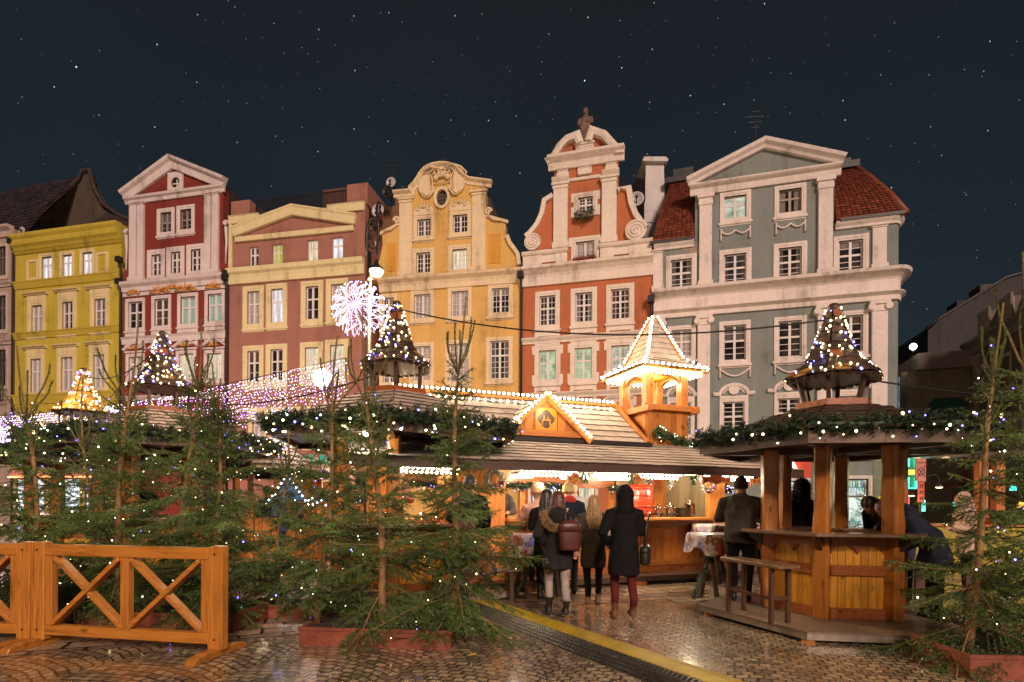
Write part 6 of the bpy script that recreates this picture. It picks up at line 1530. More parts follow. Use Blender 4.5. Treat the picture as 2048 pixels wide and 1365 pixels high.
# ---- things on and round the stall
def barrel():
    t = thing('barrel', 'big red drum shaped mulled wine barrel on the stall counter', 'barrel', S(3.0, .62, 1.17), ST_A)
    red = mat_wood('barrel_red', (.52, .045, .018), 'z', .3, knots=False, dark=.6, coat=.6)
    m = MB(); m.lathe([(.20, 0), (.235, .12), (.25, .30), (.235, .48), (.20, .60)], 24); m.build('staves', red, t)
    for z, r in ((.07, .226), (.2, .249), (.40, .249), (.54, .224)): m = MB(); m.lathe([(r, z-.018), (r+.006, z-.015), (r+.006, z+.015), (r, z+.018)], 24); m.build('hoop', mat_plain('barrel_hoop', (.34, .045, .02), .3, metal=.4), t)
    m = MB(); m.tube([(0, -.24, .1), (0, -.32, .1), (0, -.33, .06)], .014, 8); m.build('tap', M_STEEL, t)
barrel()
def pot(p, r, h, mt, label, lid=True, handles=True):
    t = thing('cooking_pot', label, 'pot', S(*p), ST_A, 'pots on the stall counter'); m = MB()
    m.lathe([(r*.93, 0), (r, .015), (r, h), (r+.008, h+.004), (r-.01, h+.004), (r-.014, .02)], 22); m.build('body', mt, t)
    if lid: m = MB(); m.lathe([(r+.004, h+.004), (r*.9, h+.02), (r*.3, h+.035), (.02, h+.04), (.015, h+.055), (.022, h+.07), (.01, h+.08)], 22); m.build('lid', M_STEEL, t)
    if handles:
        for s in (-1, 1): m = MB(); m.tube([(s*r, -.035, h*.8), (s*(r+.035), -.03, h*.82), (s*(r+.035), .03, h*.82), (s*r, .035, h*.8)], .008, 6); m.build('handle', mt, t)
pot((3.34, .52, 1.24), .068, .10, M_STEEL, 'small steel pot with lid on the left of the serving stand')
pot((3.60, .52, 1.24), .078, .125, M_STEEL, 'steel pot with knobbed lid beside the black pot')
pot((3.88, .50, 1.17), .145, .17, M_BLACK, 'wide black enamel pot on the stall counter', False)
pot((4.14, .62, 1.17), .095, .24, M_STEEL, 'tall steel urn at the right end of the stall counter')
t_ = thing('serving_stand', 'low glass and steel stand holding two pots on the counter', 'stand', S(3.46, .52, 1.17), ST_A)
m = MB(); m.box(-.22, .24, -.1, .1, .05, .068); m.build('shelf', M_STEEL, t_)
for x in (-.18, -.06, .08, .2): m = MB(); m.lathe([(.03, 0), (.032, .05)], 10, (x, -.03, 0)); m.build('jar', mat_plain('jar_glass', (.5, .45, .4), .15), t_)
def wreath(p, r, label, yaw=0.0, tilt=0.0):
    t = thing('wreath', label, 'wreath', S(*p), ST_A+yaw, 'silver wreaths on the food stall'); rd = random.Random(int(p[0]*100)); segs = []
    for i in range(420):
        a = rd.uniform(0, 2*pi); b = rd.uniform(0, 2*pi); c = Vector((r*cos(a), 0, r*sin(a))); o = Vector((cos(b)*cos(a), sin(b), cos(b)*sin(a))); segs.append((*(c+o*.02), *(c+o*r*.42)))
    link('tinsel', needles(segs, 130, .03, .010, 'tinsel', [mat_plain('silver_tinsel', (.46, .43, .38), .25, metal=.7, island=.6)], 1.0, .5, seed=3), t)
    m = MB(); m.tube([(r*cos(2*pi*k/24), 0, r*sin(2*pi*k/24)) for k in range(25)], r*.2, 8, cap=False); m.build('ring', mat_plain('wreath_ring', (.25, .23, .2), .5), t)
    for k in range(4): a = -.4-k*.5; m = MB(); m.ball((r*cos(a), -r*.38, r*sin(a)), r*(.17 if k % 2 else .2), 10, 8); m.build('bauble', (mat_plain('bauble_pink', (.45, .05, .22), .15, metal=.6), mat_plain('bauble_silver', (.6, .55, .52), .12, metal=.9))[k % 2], t)
wreath((-.02, .2, 1.80), .135, 'silver tinsel wreath with pink baubles on the left stall post')
wreath((4.15, .12, 1.78), .125, 'silver tinsel wreath with pink baubles on the right stall post')
wreath((3.75, .7, 1.86), .12, 'silver wreath turned edge on beside the red barrel', 1.1)
wreath((3.2, .7, 1.88), .12, 'half hidden silver wreath just above the red barrel', .5)
def board_sign(p, w, h, label, yaw=0.0, tilt=0.0):
    t = thing('hanging_sign', label, 'sign', S(*p), ST_A+yaw, 'red wavy sign boards under the canopy')
    n = 20; top = [(-w/2+w*i/n, h/2 - .03*sin(2*pi*i/n*1.5)) for i in range(n+1)]; bot = [(-w/2+w*i/n, -h/2 + .05*abs(sin(pi*i/n*2))) for i in range(n, -1, -1)]
    m = MB(); m.prism(bot[::-1] + top[::-1], -.012, .012); m.build('board', mat_plain('sign_red', (.48, .055, .02), .45, var=.3), t)
    m = MB(); m.mould([(x*.94, z*.86) for x, z in bot[::-1] + top[::-1]], [(0, .013), (0, .020), (.014, .020), (.014, .013)], closed=True); m.build('border', mat_plain('sign_gold', (.62, .38, .08), .4), t)
    m = MB()
    for k in range(5): m.tube([(-w*.28+w*.14*k, -.018, -.01), (-w*.25+w*.14*k, -.018, .028), (-w*.21+w*.14*k, -.018, -.01)], .008, 5)
    m.build('scrollwork', mat_plain('sign_gold', (.62, .38, .08), .4), t)
board_sign((1.12, -.38, 1.80), .34, .16, 'red wavy sign board hanging over the pale woolly hat', .3)
board_sign((2.28, -.38, 1.80), .32, .15, 'red wavy sign board hanging left of the hooded woman', .3)
board_sign((3.9, -.38, 1.84), .62, .17, 'wide red wavy sign board above the right wreath')
board_sign((4.95, -.38, 1.83), .55, .16, 'red wavy sign board at the right end under the canopy')
for i, (x, lab) in enumerate(((1.28, 'green ribbon bow on the canopy above the pale woolly hat'), (2.12, 'green ribbon bow on the canopy left of the hood'), (3.36, 'green ribbon bow on the canopy above the pots'))):
    t_ = thing('ribbon', lab, 'ribbon', S(x, -.42, 1.86), ST_A, 'green ribbons on the canopy'); m = MB()
    for s in (-1, 1): m.tube([(0, 0, 0), (s*.05, -.02, .04), (s*.06, -.01, -.02), (0, 0, 0), (s*.03, -.02, -.12)], [.008, .02, .02, .01, .018], 6)
    m.build('bow', mat_plain('ribbon_green', (.02, .16, .05), .4), t_)
garland('stall_garland', [S(.9, 2.62, 1.78), S(2.6, 2.62, 1.78)], .10, 'fir garland with white bulbs along the back beam over the walkers', 'garlands inside the food stall', lights=40, seed=41, light_label='white and blue bulbs along the back beam over the walkers')
garland('stall_garland', [S(3.5, 2.55, 1.74), S(4.3, 2.55, 1.74)], .09, 'fir garland with white bulbs behind the pots at the stall back', 'garlands inside the food stall', lights=22, seed=42, light_label='white and blue bulbs behind the pots at the stall back')
garland('stall_garland', [S(4.75, .5, 1.76), S(6.3, 1.9, 1.74)], .09, 'fir garland with white bulbs on the right side of the stall', 'garlands inside the food stall', lights=34, seed=43, light_label='white and blue bulbs on the right side of the stall')
garland('roof_garland', [S(3.60, .98, 2.86), S(3.9, .9, 2.70), S(4.6, .85, 2.56), S(5.4, .8, 2.52)], .12, 'green garland with white bulbs draped below the stall tower', 'garlands inside the food stall', lights=60, seed=44, light_label='white bulbs in the garland below the stall tower', cols=(.0, .8), mat=mat_plain('garland_bright', (.03, .11, .035), .5, island=.5))
garland('stall_garland', [S(-.2, 2.6, 1.78), S(-1.9, 2.6, 1.78)], .09, 'fir garland on the back beam behind the middle kiosk', 'garlands inside the food stall', lights=30, seed=45, light_label='white and blue bulbs on the back beam behind the middle kiosk')

# ---- standing tables with flowered cloths and garland wrapped trestles
def mat_floral():
    m = bpy.data.materials.new('floral_cloth'); t, p = nodes_of(m); tc = N(t, 'ShaderNodeTexCoord')
    wb = N(t, 'ShaderNodeTexNoise', {'Vector': tc.outputs['Object'], 'Scale': 11.0, 'Detail': 3.0})
    ad = N(t, 'ShaderNodeVectorMath', {0: tc.outputs['Object'], 1: wb.outputs['Color']}, operation='MULTIPLY_ADD'); ad.inputs[1].default_value = (1, 1, 1); t.links.new(tc.outputs['Object'], ad.inputs[0]); s_ = N(t, 'ShaderNodeVectorMath', {0: wb.outputs['Color'], 'Scale': .12}, operation='SCALE'); t.links.new(s_.outputs[0], ad.inputs[2])
    v = N(t, 'ShaderNodeTexVoronoi', {'Vector': ad.outputs[0], 'Scale': 13.0}); s = N(t, 'ShaderNodeSeparateColor', {0: v.outputs['Color']})
    r = N(t, 'ShaderNodeValToRGB', {'Fac': s.outputs[0]}); r.color_ramp.interpolation = 'CONSTANT'; E = r.color_ramp.elements; E[0].color = (.40, .34, .42, 1); E[1].position = .22; E[1].color = (.30, .04, .03, 1)
    for q, c in ((.36, (.16, .16, .42, 1)), (.56, (.55, .5, .48, 1)), (.80, (.22, .10, .05, 1)), (.90, (.09, .14, .06, 1))): e = E.new(q); e.color = c
    k = N(t, 'ShaderNodeMapRange', {'Value': v.outputs['Distance'], 'From Min': .62, 'From Max': .75}); mx = N(t, 'ShaderNodeMixRGB', {0: k.outputs[0], 1: r.outputs[0], 2: (.52, .46, .50, 1)})
    t.links.new(mx.outputs[0], p.inputs['Base Color']); p.inputs['Roughness'].default_value = .3
    return m
M_FLORAL = mat_floral()
def table(p, rz, w, d, h, label, clab, seed):
    t = thing('standing_table', label, 'table', p, rz, 'standing tables by the stall')
    m = MB(); m.box(-w/2, w/2, -d/2, d/2, h-.03, h-.004); m.build('tabletop', W_DECK, t, bevel=.005)
    for s in (-1, 1):
        for q in (-1, 1): m = MB(); m.beam((s*w*.33, -q*.04, h-.03), (s*w*.33+q*.0, q*d*.42, 0), .06, .045); m.build('leg', W_DARK, t)
    c = thing('tablecloth', clab, 'tablecloth', Vector(p) + Vector((0, 0, h)), rz, 'flowered tablecloths'); m = MB(); n, k = 44, 8; rd = random.Random(seed); ring0 = []
    per = []
    for i in range(n):
        u = i/n*4; sd, f = int(u), u-int(u); per.append([(-w/2+w*f, -d/2), (w/2, -d/2+d*f), (w/2-w*f, d/2), (-w/2, d/2-d*f)][sd])
    rings = [[(x*.5, y*.5, .006) for x, y in per], [(x, y, .006) for x, y in per]]
    for j in range(1, k+1):
        f = j/k; rings.append([(x*(1+.02+.05*f*(.6+.5*sin(i*1.15+seed))) + 0, y*(1+.02+.14*f*(.6+.5*sin(i*1.15+seed))), .006-.25*f*(1+.22*sin(i*.57+1))) for i, (x, y) in enumerate(per)])
    m.loft(rings, 0, False, True); m.add([(x*.5, y*.5, .006) for x, y in per], [tuple(range(n))]); o = m.build('cloth', M_FLORAL, c)
    return t
gr = ground(1455, 1195); table((3.32, 8.25, 0), radians(8), 1.15, .62, .98, 'standing table with garland wrapped trestle left of the near kiosk', 'flowered tablecloth hanging to the left of the near kiosk', 1)
garland('trestle_garland', [(3.0, 8.1, .86), (2.62, 7.93, .06)], .075, 'pale fir garland wound down the left leg of the flowered table', 'garlands on table legs', mat=M_GARL_P, seed=51)
garland('trestle_garland', [(3.0, 8.1, .84), (3.22, 8.0, .08)], .075, 'pale fir garland wound down the inner leg of the flowered table', 'garlands on table legs', mat=M_GARL_P, seed=52)
table((4.05, 10.1, 0), radians(15), 1.3, .6, 1.05, 'far standing table at the right end of the food stall', 'flowered tablecloth on the far table at the right stall end', 2)
table((.40, 8.45, 0), radians(20), .8, .55, .95, 'standing table with dark trestle left of the fur hooded woman', 'flowered tablecloth beside the fur hooded woman', 3)
garland('trestle_garland', [(.26, 8.15, .84), (.56, 8.06, .05)], .07, 'dark fir garland on the right leg of the table by the walkers', 'garlands on table legs', seed=53)
garland('trestle_garland', [(.42, 8.15, .84), (.06, 8.06, .05)], .07, 'dark fir garland on the left leg of the table by the walkers', 'garlands on table legs', seed=54)
t_ = thing('bench', 'low wooden bench in front of the left table', 'bench', (-.55, 7.9, 0), radians(20)); m = MB(); m.box(-.7, .7, -.14, .14, .43, .465); m.build('seat', W_DECK, t_, bevel=.005)
for x in (-.55, .55): m = MB(); m.box(x-.03, x+.03, -.12, .12, 0, .429); m.build('leg', W_DARK, t_)
# ---- steel legged leaning bench on the kiosk deck
a, b = ground(1475, 1222, .12), ground(1562, 1247, .12); d = b-a; L = d.length
t_ = thing('leaning_bench', 'narrow leaning bench on brown steel legs along the left of the near kiosk', 'bench', a, atan2(d.y, d.x)); m = MB(); m.box(-.12, L+.14, -.17, .13, .615, .655); m.build('plank', W_BAR, t_, bevel=.006)
for x in (0.0, L):
    for y in (-.13, .09): m = MB(); m.box(x-.022, x+.022, y-.022, y+.022, 0, .614); m.build('leg', M_STEELBR, t_)
    m = MB(); m.box(x-.018, x+.018, -.107, .067, .26, .295); m.build('stretcher', M_STEELBR, t_)
m = MB(); m.box(.023, L-.023, -.148, -.112, .26, .295); m.build('stretcher', M_STEELBR, t_)
a = Vector((5.15, 6.5, .0)); t_ = thing('leaning_bench', 'narrow leaning bench on dark legs to the right of the near kiosk', 'bench', a, radians(80)); m = MB(); m.box(-.6, .6, -.14, .14, .70, .74); m.build('plank', W_BAR, t_, bevel=.006)
for x in (-.5, .5): m = MB(); m.box(x-.025, x+.025, -.1, .1, 0, .699); m.build('leg', M_STEELBR, t_)
# mugs, cups and a glove on the near kiosk bar
def cup(p, r, h, mt, label, name='cup'):
    t = thing(name, label, 'cup', p, 0, 'cups on the near kiosk bar'); m = MB(); m.lathe([(r*.75, 0), (r, h), (r*.92, h), (r*.68, .01)], 16); m.build('body', mt, t)
    m = MB(); m.tube([(r*.95, 0, h*.8), (r*1.5, 0, h*.7), (r*1.5, 0, h*.3), (r*.85, 0, h*.2)], .006, 6); m.build('handle', mt, t)
cup((4.78, 6.75, 1.115), .04, .10, mat_plain('cup_brown_paper', (.22, .15, .10), .5), 'brown paper cup beside the young man on the kiosk bar')
cup((3.62, 7.55, 1.115), .04, .09, mat_plain('cup_clear', (.4, .36, .33), .2), 'pale cup behind the black hooded figure on the kiosk bar')
t_ = thing('glove', 'dark glove lying on the near kiosk bar by the young man', 'glove', (4.62, 6.85, 1.12), .4); m = MB(); m.tube([(-.10, 0, .03), (-.03, 0, .06), (.05, 0, .07), (.1, 0, .05)], [.035, .05, .05, .03], 10)
for k in range(4): m.tube([(.06, -.035+.022*k, .06), (.11, -.04+.025*k, .085), (.14, -.042+.027*k, .05)], .012, 6)
m.tube([(0, .05, .06), (.03, .08, .07), (.06, .085, .05)], .013, 6); m.build('leather', mat_plain('black_leather', (.02, .018, .017), .45), t_)

# ---- street lamp with its scrolled crook, and the ball of light
def street_lamp():
    Y = 12.6; P = lambda u, v: at(u, v, Y); b = P(736, 1003); b.z = 0
    t = thing('street_lamp', 'tall ornate iron street lamp with scrolled crook and one lit bell lamp', 'street lamp', b); iron = mat_plain('cast_iron', (.035, .03, .027), .45, metal=.5)
    L = lambda u, v: P(u, v) - b
    m = MB(); z1 = L(735, 505).z; m.tube([(0,0,0), (0,0,.5), (0,0,.55), (0,0,2.2), (0,0,2.3), (0,0,z1)], [.14, .14, .10, .085, .065, .045], 10)
    for z, r in ((.55, .15), (2.25, .12), (4.4, .08), (z1-.9, .10), (z1-.6, .07)): m.lathe([(r*.6, -.08), (r, 0), (r*.6, .08)], 12, (0, 0, z))
    m.build('pole', iron, t)
    m = MB(); m.tube([L(735, 510), L(733, 480), L(735, 455), L(742, 438), L(752, 436), L(757, 448), L(757, 470), L(753, 510)], [.045, .045, .04, .04, .04, .035, .03, .025], 8)
    for (cu, cv, r, tr) in ((745, 490, 9, 1), (745, 465, 9, -1), (749, 447, 6, 1), (741, 476, 5, -1)): m.tube([L(cu + tr*r*(1-k/15)*cos(k*.6), cv + r*(1-k/15)*sin(k*.6)) for k in range(14)], .022, 5)
    m.lathe([(.03, 0), (.09, .1), (.04, .2), (.07, .26), (.01, .38)], 10, L(757, 436)); m.build('crook', iron, t)
    c = L(753, 545); m = MB(); m.lathe([(.03, .28), (.045, .22), (.07, .16), (.16, .09), (.18, .045), (.17, .035)], 18, c); m.build('lamp_shade', iron, t)
    m = MB(); m.lathe([(.01, -.10), (.08, -.09), (.135, -.04), (.155, .03), (.02, .031)], 18, c); m.build('lamp_glass', mat_emit('sodium_lamp', (1, .76, .36), 14), t)
    point_light('lamp_light', (0, 0, 0), 2600, (1, .68, .36), .22, t).location = c + Vector((0, 0, -.38))
    # ball of light
    p = P(728, 632) + Vector((0, -.35, 0)); s = thing('light_ball', 'glowing white and violet snowflake ball hung on the street lamp', 'christmas light', p); R_ = .60
    wm = mat_emit('rope_light_fine', (.95, .80, 1), 2.6, 'AUTO')
    for lay, (n, r0, r1, bulge, ph) in enumerate(((12, .10, .34, .40, 0), (16, .30, .58, .26, .2), (16, .38, .60, .02, .0), (12, .16, .5, -.2, .1), (9, .12, .46, .34, .5))):
        m = MB(); pts = []
        for k in range(n*2+1):
            a = pi*k/n+ph; r = r1 if k % 2 else r0; pts.append((r*cos(a), -sqrt(max(R_*R_-r*r, .0004))*(1 if bulge > .1 else (-.6 if bulge < 0 else .05)), r*sin(a)))
        m.tube(pts, .0075, 5, cap=False, smooth=False); m.build('snowflake_tube', wm, s)
    m = MB()
    for k in range(14): a = 2*pi*k/14; m.tube([(0, -R_*.6, 0), (.2*cos(a), -.45, .2*sin(a)), (.45*cos(a), -.3, .45*sin(a)), (.58*cos(a), -.05, .58*sin(a))], .008, 4, cap=False)
    m.build('frame', mat_emit('rope_light_violet', (.62, .42, 1), 4, 'NONE'), s)
    rd = random.Random(4); items = []
    for k in range(95):
        a = rd.uniform(0, 2*pi); r = R_*(1-.35*rd.random()**2); y = -sqrt(max(R_*R_*1.02-r*r, 0))*rd.choice((1, 1, -1)); items.append((Vector((r*cos(a), y, r*sin(a))), E_PURP if rd.random() < .6 else E_STALL, .012))
    bulbs(s, items); m = MB(); m.tube([(0, .02, -.5), (0, .3, -.3), (.08, .34, 0), (0, .3, .3), (0, .02, .5)], .015, 5); m.build('hanger', iron, s)
    point_light('ball_light', p + Vector((0, -.75, 0)), 16, (.9, .8, 1), .4)
    return t
lamp_ = street_lamp()
# unseen copy of the street lamp, added behind the viewer to light kiosk and foreground
def copy_tree(o, parent=None):
    q = o.copy(); COL.objects.link(q); q.parent = parent
    for ch in o.children: copy_tree(ch, q)
    return q
fill_lamp = copy_tree(lamp_); fill_lamp.location = (.1, -2.6, 0); fill_lamp['label'] = 'unseen copy of the street lamp, added behind the viewer as fill light'
for o in fill_lamp.children:
    if o.type == 'LIGHT': o.data = o.data.copy(); o.data.energy = 1500; o.data.color = (1, .66, .36)

# ---- curtain of icicle lights
E_COOLV = mat_emit('bulb_pale_violet', (.70, .60, 1), 14)
def curtain():
    a, b = at(692, 716, 14.2), at(-60, 845, 25.0); b.z = a.z
    d = b-a; L = d.length; ex = d/L; o = thing('icicle_lights', 'long curtain of violet and white icicle lights slung from the street lamp to the left', 'christmas light', a)
    rd = random.Random(9); w = MB(); w.tube([ex*(L*k/30) - Vector((0, 0, .35*sin(pi*k/30))) for k in range(31)], .012, 5); items = []
    x = .0
    while x < L:
        f = x/L; top = -.35*sin(pi*f); ln = .7 + .55*abs(sin(x*1.9))+.25*rd.random() + (.9*max(0, f-.78)/.22 if f > .78 else 0) + (1.0 if x < .25 else 0)
        if .52 < f < .62: ln *= .8
        n = int(ln/.085)
        if int(x/.11) % 2 == 0: w.tube([ex*x + Vector((0, 0, top)), ex*x + Vector((0, 0, top-ln))], .003, 3, cap=False)
        for k in range(n):
            p = ex*(x+rd.uniform(-.02, .02)) + Vector((rd.uniform(-.04, .04), rd.uniform(-.08, .08), top-.06-ln*k/n)); u = rd.random(); items.append((p, E_PURP if u < .45 else (E_COOLV if u < .78 else E_WARM), rd.choice((.006, .008, .011))*(1+.5*f)))
        x += .085
    w.build('wire', M_WIRE, o); near = sorted(items, key=lambda i: i[0].length + rd.random()*3); bulbs(o, near)
    for i, (u, v, Y, r, lab) in enumerate(((645, 757, 14.6, .26, 'white glowing snowflake hanging on the icicle lights near the street lamp'), (221, 832, 20, .34, 'white glowing crown shaped star half hidden among the left spruces'))):
        c = at(u, v, Y); s = thing('light_snowflake', lab, 'christmas light', c, 0, 'glowing snowflakes'); m = MB(); n = 12
        m.tube([((r if k % 2 else r*.35)*cos(pi*k/n), 0, (r if k % 2 else r*.35)*sin(pi*k/n)) for k in range(2*n+1)], .022, 5, cap=False, smooth=False); m.build('snowflake_tube', mat_emit('rope_light_white', (1, .9, .96), 7), s)
        m = MB(); m.tube([(r*.62*cos(pi*k/n), -.02, r*.62*sin(pi*k/n)) for k in range(2*n+1)], .02, 5, cap=False)
        for k in range(n): m.tube([(0, -.02, 0), (r*.95*cos(2*pi*k/n), -.02, r*.95*sin(2*pi*k/n))], .016, 4, cap=False)
        m.build('spokes', mat_emit('rope_light_white', (1, .9, .96), 7), s); m = MB(); m.tube([(0, 0, r), (0, 0, r+.5)], .006, 4); m.build('cord', M_WIRE, s)
    p = thing('light_post', 'thin slanting cable post at the right end of the icicle lights', 'post', Vector((a.x+.12, a.y, 0))); m = MB(); m.tube([(0, 0, 0), (-.12, 0, a.z)], .03, 6); m.build('pole', M_PIPE, p)
    for k, f in enumerate((.08, .3, .55, .8)): point_light('curtain_light', a + ex*L*f + Vector((0, .6, -.3)), 700, (1, .72, .62), .5)
curtain()
# ---- overhead cables
def cable(pts, sag, label):
    P = [Vector(p) for p in pts]; o = P[0]; L = []
    for a, b in zip(P, P[1:]):
        for k in range(17): f = k/16; L.append(a.lerp(b, f) - Vector((0, 0, sag*4*f*(1-f))) - o)
    t = thing('overhead_cable', label, 'cable', o, 0, 'cables between the kiosks'); m = MB(); m.tube(L, .012, 5); m.build('strand', M_WIRE, t)
C_TOP, R_TOP = Vector((-1.85, 8.75, 4.5)), Vector((4.05, 6.95, 3.78))
cable([C_TOP, R_TOP], .30, 'black cable sagging from the middle kiosk to the nearest kiosk')
cable([R_TOP - Vector((0, 0, .7)), Vector((11, 8.0, 2.9))], .15, 'black cable running from the nearest kiosk out to the right')
cable([C_TOP - Vector((.2, 0, 1.0)), Vector((-6.6, 10.4, 3.3))], .25, 'black cable sagging between the middle and the left kiosk')
cable([Vector((-6.62, 10.4, 4.4)), Vector((-9.75, 12.5, 4.25))], .3, 'black cable between the left and the golden roofed kiosk')

t_ = thing('pendant_lamp', 'bright white lamp under the front eave of the middle kiosk', 'lamp', at(733, 868, 7.7)); m = MB(); m.ball((0, 0, 0), .05, 10, 8); m.build('bulb', mat_emit('lamp_white', (1, .95, .85), 20), t_); m = MB(); m.lathe([(.03, .05), (.05, .03), (.02, .08), (.012, .16)], 10); m.build('holder', M_PIPE, t_)
point_light('lamp_light', at(733, 885, 7.5), 22, (1, .9, .75), .06)

# ================================================================== people
def skin_mat(): return mat_plain('skin', (.50, .27, .18), .5, var=.1)
def cloth(name, col, rough=.85): return mat_plain(name, col, rough, var=.3, scale=7, bump=.5, bscale=45, spec=.2)
HAIR = {'black': (.012, .009, .008), 'brown': (.075, .035, .018), 'auburn': (.16, .045, .02), 'blond': (.34, .20, .08), 'red': (.085, .022, .014)}
def person(label, loc, face, h, top, hem, legs, boots, boot_h=.22, stride=0.0, lean=0.0, nod=0.0, arms=('down', 'down'), hair=None, hat=None, hood=None, fur=None, scarf=None, sit=False, flare=1.12, build_=1.0, shirt=None, group='people at the market', vox=.013):
    k = h/1.70; dx, dy = face; rz = atan2(dx, -dy)
    t = thing('person', label, 'person', loc, rz, group)
    hz = .50 if sit else .92
    def T(p):                                            # bend the trunk forward about the hips, then nod the head
        p = Vector(p); z0 = p.z
        if sit: p.z -= .42
        if z0 > .80:
            a = lean*min(1, max(0, (z0-.80)/.18)); o = Vector((0, 0, hz)); q = p - o; q = Vector((q.x, q.y*cos(a) - q.z*sin(a), q.y*sin(a) + q.z*cos(a))); p = q + o
        return p*k
    def head(p):
        p = Vector(p); c = Vector((0, .01, 1.50)); q = p - c; q = Vector((q.x, q.y*cos(nod) - q.z*sin(nod), q.y*sin(nod) + q.z*cos(nod))); return T(q + c)
    def ell(mb, secs, f=T, n=18):
        mb.loft([[f((x + rx*cos(2*pi*i/n), y + ry*sin(2*pi*i/n), z)) for i in range(n)] for x, y, z, rx, ry in secs], 0, True, True)
    def ball(mb, c, r, f=T):
        ell(mb, [(c[0], c[1], c[2]-r[2]*cos(pi*i/9), max(r[0]*sin(pi*i/9), .002), max(r[1]*sin(pi*i/9), .002)) for i in range(10)], f)
    bw = build_
    legs_pts = []
    for s in (-1, 1):
        st = stride*s
        if sit: P = [(s*.09, 0, .92), (s*.11, -.22, .935), (s*.12, -.42, .92), (s*.12, -.43, .70), (s*.12, -.40, .51)]
        else: P = [(s*.095, 0, .92), (s*.10, -st*.25-.01*abs(st), .72), (s*.10, -st*.55-.05*(abs(stride) > 0), .49), (s*.095, -st*.75+.10*(st < 0), .28), (s*.095, -st, .09 + (.05 if st < 0 else 0))]
        legs_pts.append([T(p) for p in P])
    b = MB()
    for s, P in zip((-1, 1), legs_pts):
        b.tube(P, [r*k*bw for r in (.092, .082, .060, .056, .042)], 10)
        a = P[-1]; b.tube([a + Vector((0, .05, -.045))*k, a + Vector((0, -.03, -.035))*k, a + Vector((0, -.13, -.05))*k, a + Vector((0, -.18, -.058))*k], [.042*k, .048*k, .046*k, .03*k], 10)
        b.tube([a + Vector((0, 0, .05))*k, a + Vector((0, .01, -.04))*k], [.046*k, .046*k], 10)
    ell(b, [(0, 0, z, rx*bw, ry*bw) for z, rx, ry in ((.82, .12, .09), (.88, .165, .12), (.96, .168, .118), (1.08, .148, .105), (1.22, .165, .118), (1.34, .185, .11), (1.41, .15, .085), (1.45, .075, .07), (1.54, .056, .06))])
    ball(b, (0, -.01, 1.61), (.076, .094, .112), head); ball(b, (0, -.035, 1.555), (.056, .066, .055), head)
    b.tube([head((0, -.098, 1.63)), head((0, -.122, 1.595)), head((0, -.098, 1.585))], [.010*k, .016*k, .010*k], 6)
    b.tube([head((-.022, -.094, 1.553)), head((0, -.103, 1.552)), head((.022, -.094, 1.553))], [.006*k, .009*k, .006*k], 6)
    b.tube([head((-.05, -.080, 1.642)), head((-.02, -.098, 1.648)), head((.02, -.098, 1.648)), head((.05, -.080, 1.642))], .010*k, 6)
    for s in (-1, 1): ball(b, (s*.078, .01, 1.605), (.012, .024, .034), head)
    sl = MB()
    poses = dict(down=((.25, .03, 1.13), (.26, -.03, .90)), swing=((.25, .10, 1.14), (.25, .02, .92)), pocket=((.29, .07, 1.13), (.20, -.11, .99)), front=((.25, -.03, 1.13), (.05, -.22, 1.17)), bar=((.26, -.12, 1.15), (.10, -.36, 1.19)), lap=((.24, -.06, 1.15), (.10, -.26, 1.02)))
    for s, a in zip((-1, 1), arms):
        e, w = poses[a]; S0, E, Wr = T((s*.185*bw, .0, 1.375)), T((s*e[0]*bw, e[1], e[2])), T((s*w[0], w[1], w[2]))
        b.tube([S0, S0.lerp(E, .5), E, E.lerp(Wr, .5), Wr], [r*k for r in (.052, .048, .040, .038, .028)], 10)
        sl.tube([T((s*.10, 0, 1.40)), S0, S0.lerp(E, .5), E, E.lerp(Wr, .5), Wr], [r*k*bw for r in (.07, .080, .074, .066, .058, .050)], 12)
        d = (Wr - E).normalized(); sd = d.cross(Vector((0, 0, 1))); sd = sd.normalized() if sd.length > .1 else Vector((0, 1, 0)); up = sd.cross(d)
        b.tube([Wr, Wr + d*.05*k, Wr + d*.085*k], [.028*k, .036*k, .030*k], 8)
        for q in range(4):
            o = sd*(.027-.018*q)*k; f0 = Wr + d*.075*k + o; ln = (.060, .070, .066, .052)[q]*k
            b.tube([f0, f0 + d*ln*.55 - up*.006*k, f0 + d*ln*.85 - up*.026*k], [.0095*k, .009*k, .007*k], 6)
        f0 = Wr + d*.03*k + sd*.032*k; b.tube([f0, f0 + (d*.6 + sd*.6)*.045*k, f0 + (d + sd*.35 - up*.2)*.07*k], [.012*k, .010*k, .008*k], 6)
    neck = T((0, 0, 1.46)).z; a0 = T((0, 0, 1.40)); a1 = head((0, 0, 1.58)); axv = (a1-a0).normalized()
    bz = boot_h*k
    def pick(c):
        out = np.zeros(len(c)); hd = ((c - np.array(a0)) @ np.array(axv)) > .055*k
        out[hd] = 1; out[(c[:, 2] < bz)] = 2
        if shirt: out[(~hd) & (c[:, 2] > hz*k+.06)] = 3
        hands = np.zeros(len(c), bool)
        for s, a in zip((-1, 1), arms):
            Wr = np.array(T((s*poses[a][1][0], poses[a][1][1], poses[a][1][2]))); hands |= np.linalg.norm(c - Wr, axis=1) < .17*k*0.9
        out[hands & (c[:, 2] > .5*k) & (np.abs(c[:, 2]) < 1.4*k) & ~hd & (out != 2)] = 1
        return out
    me = remesh(b, 'body', [legs, skin_mat(), boots, shirt or legs], vox*k, 3, pick); link('body', me, t)
    # coat with sleeves, one skin
    m = sl; hs = MB()
    H = hem
    secs = []
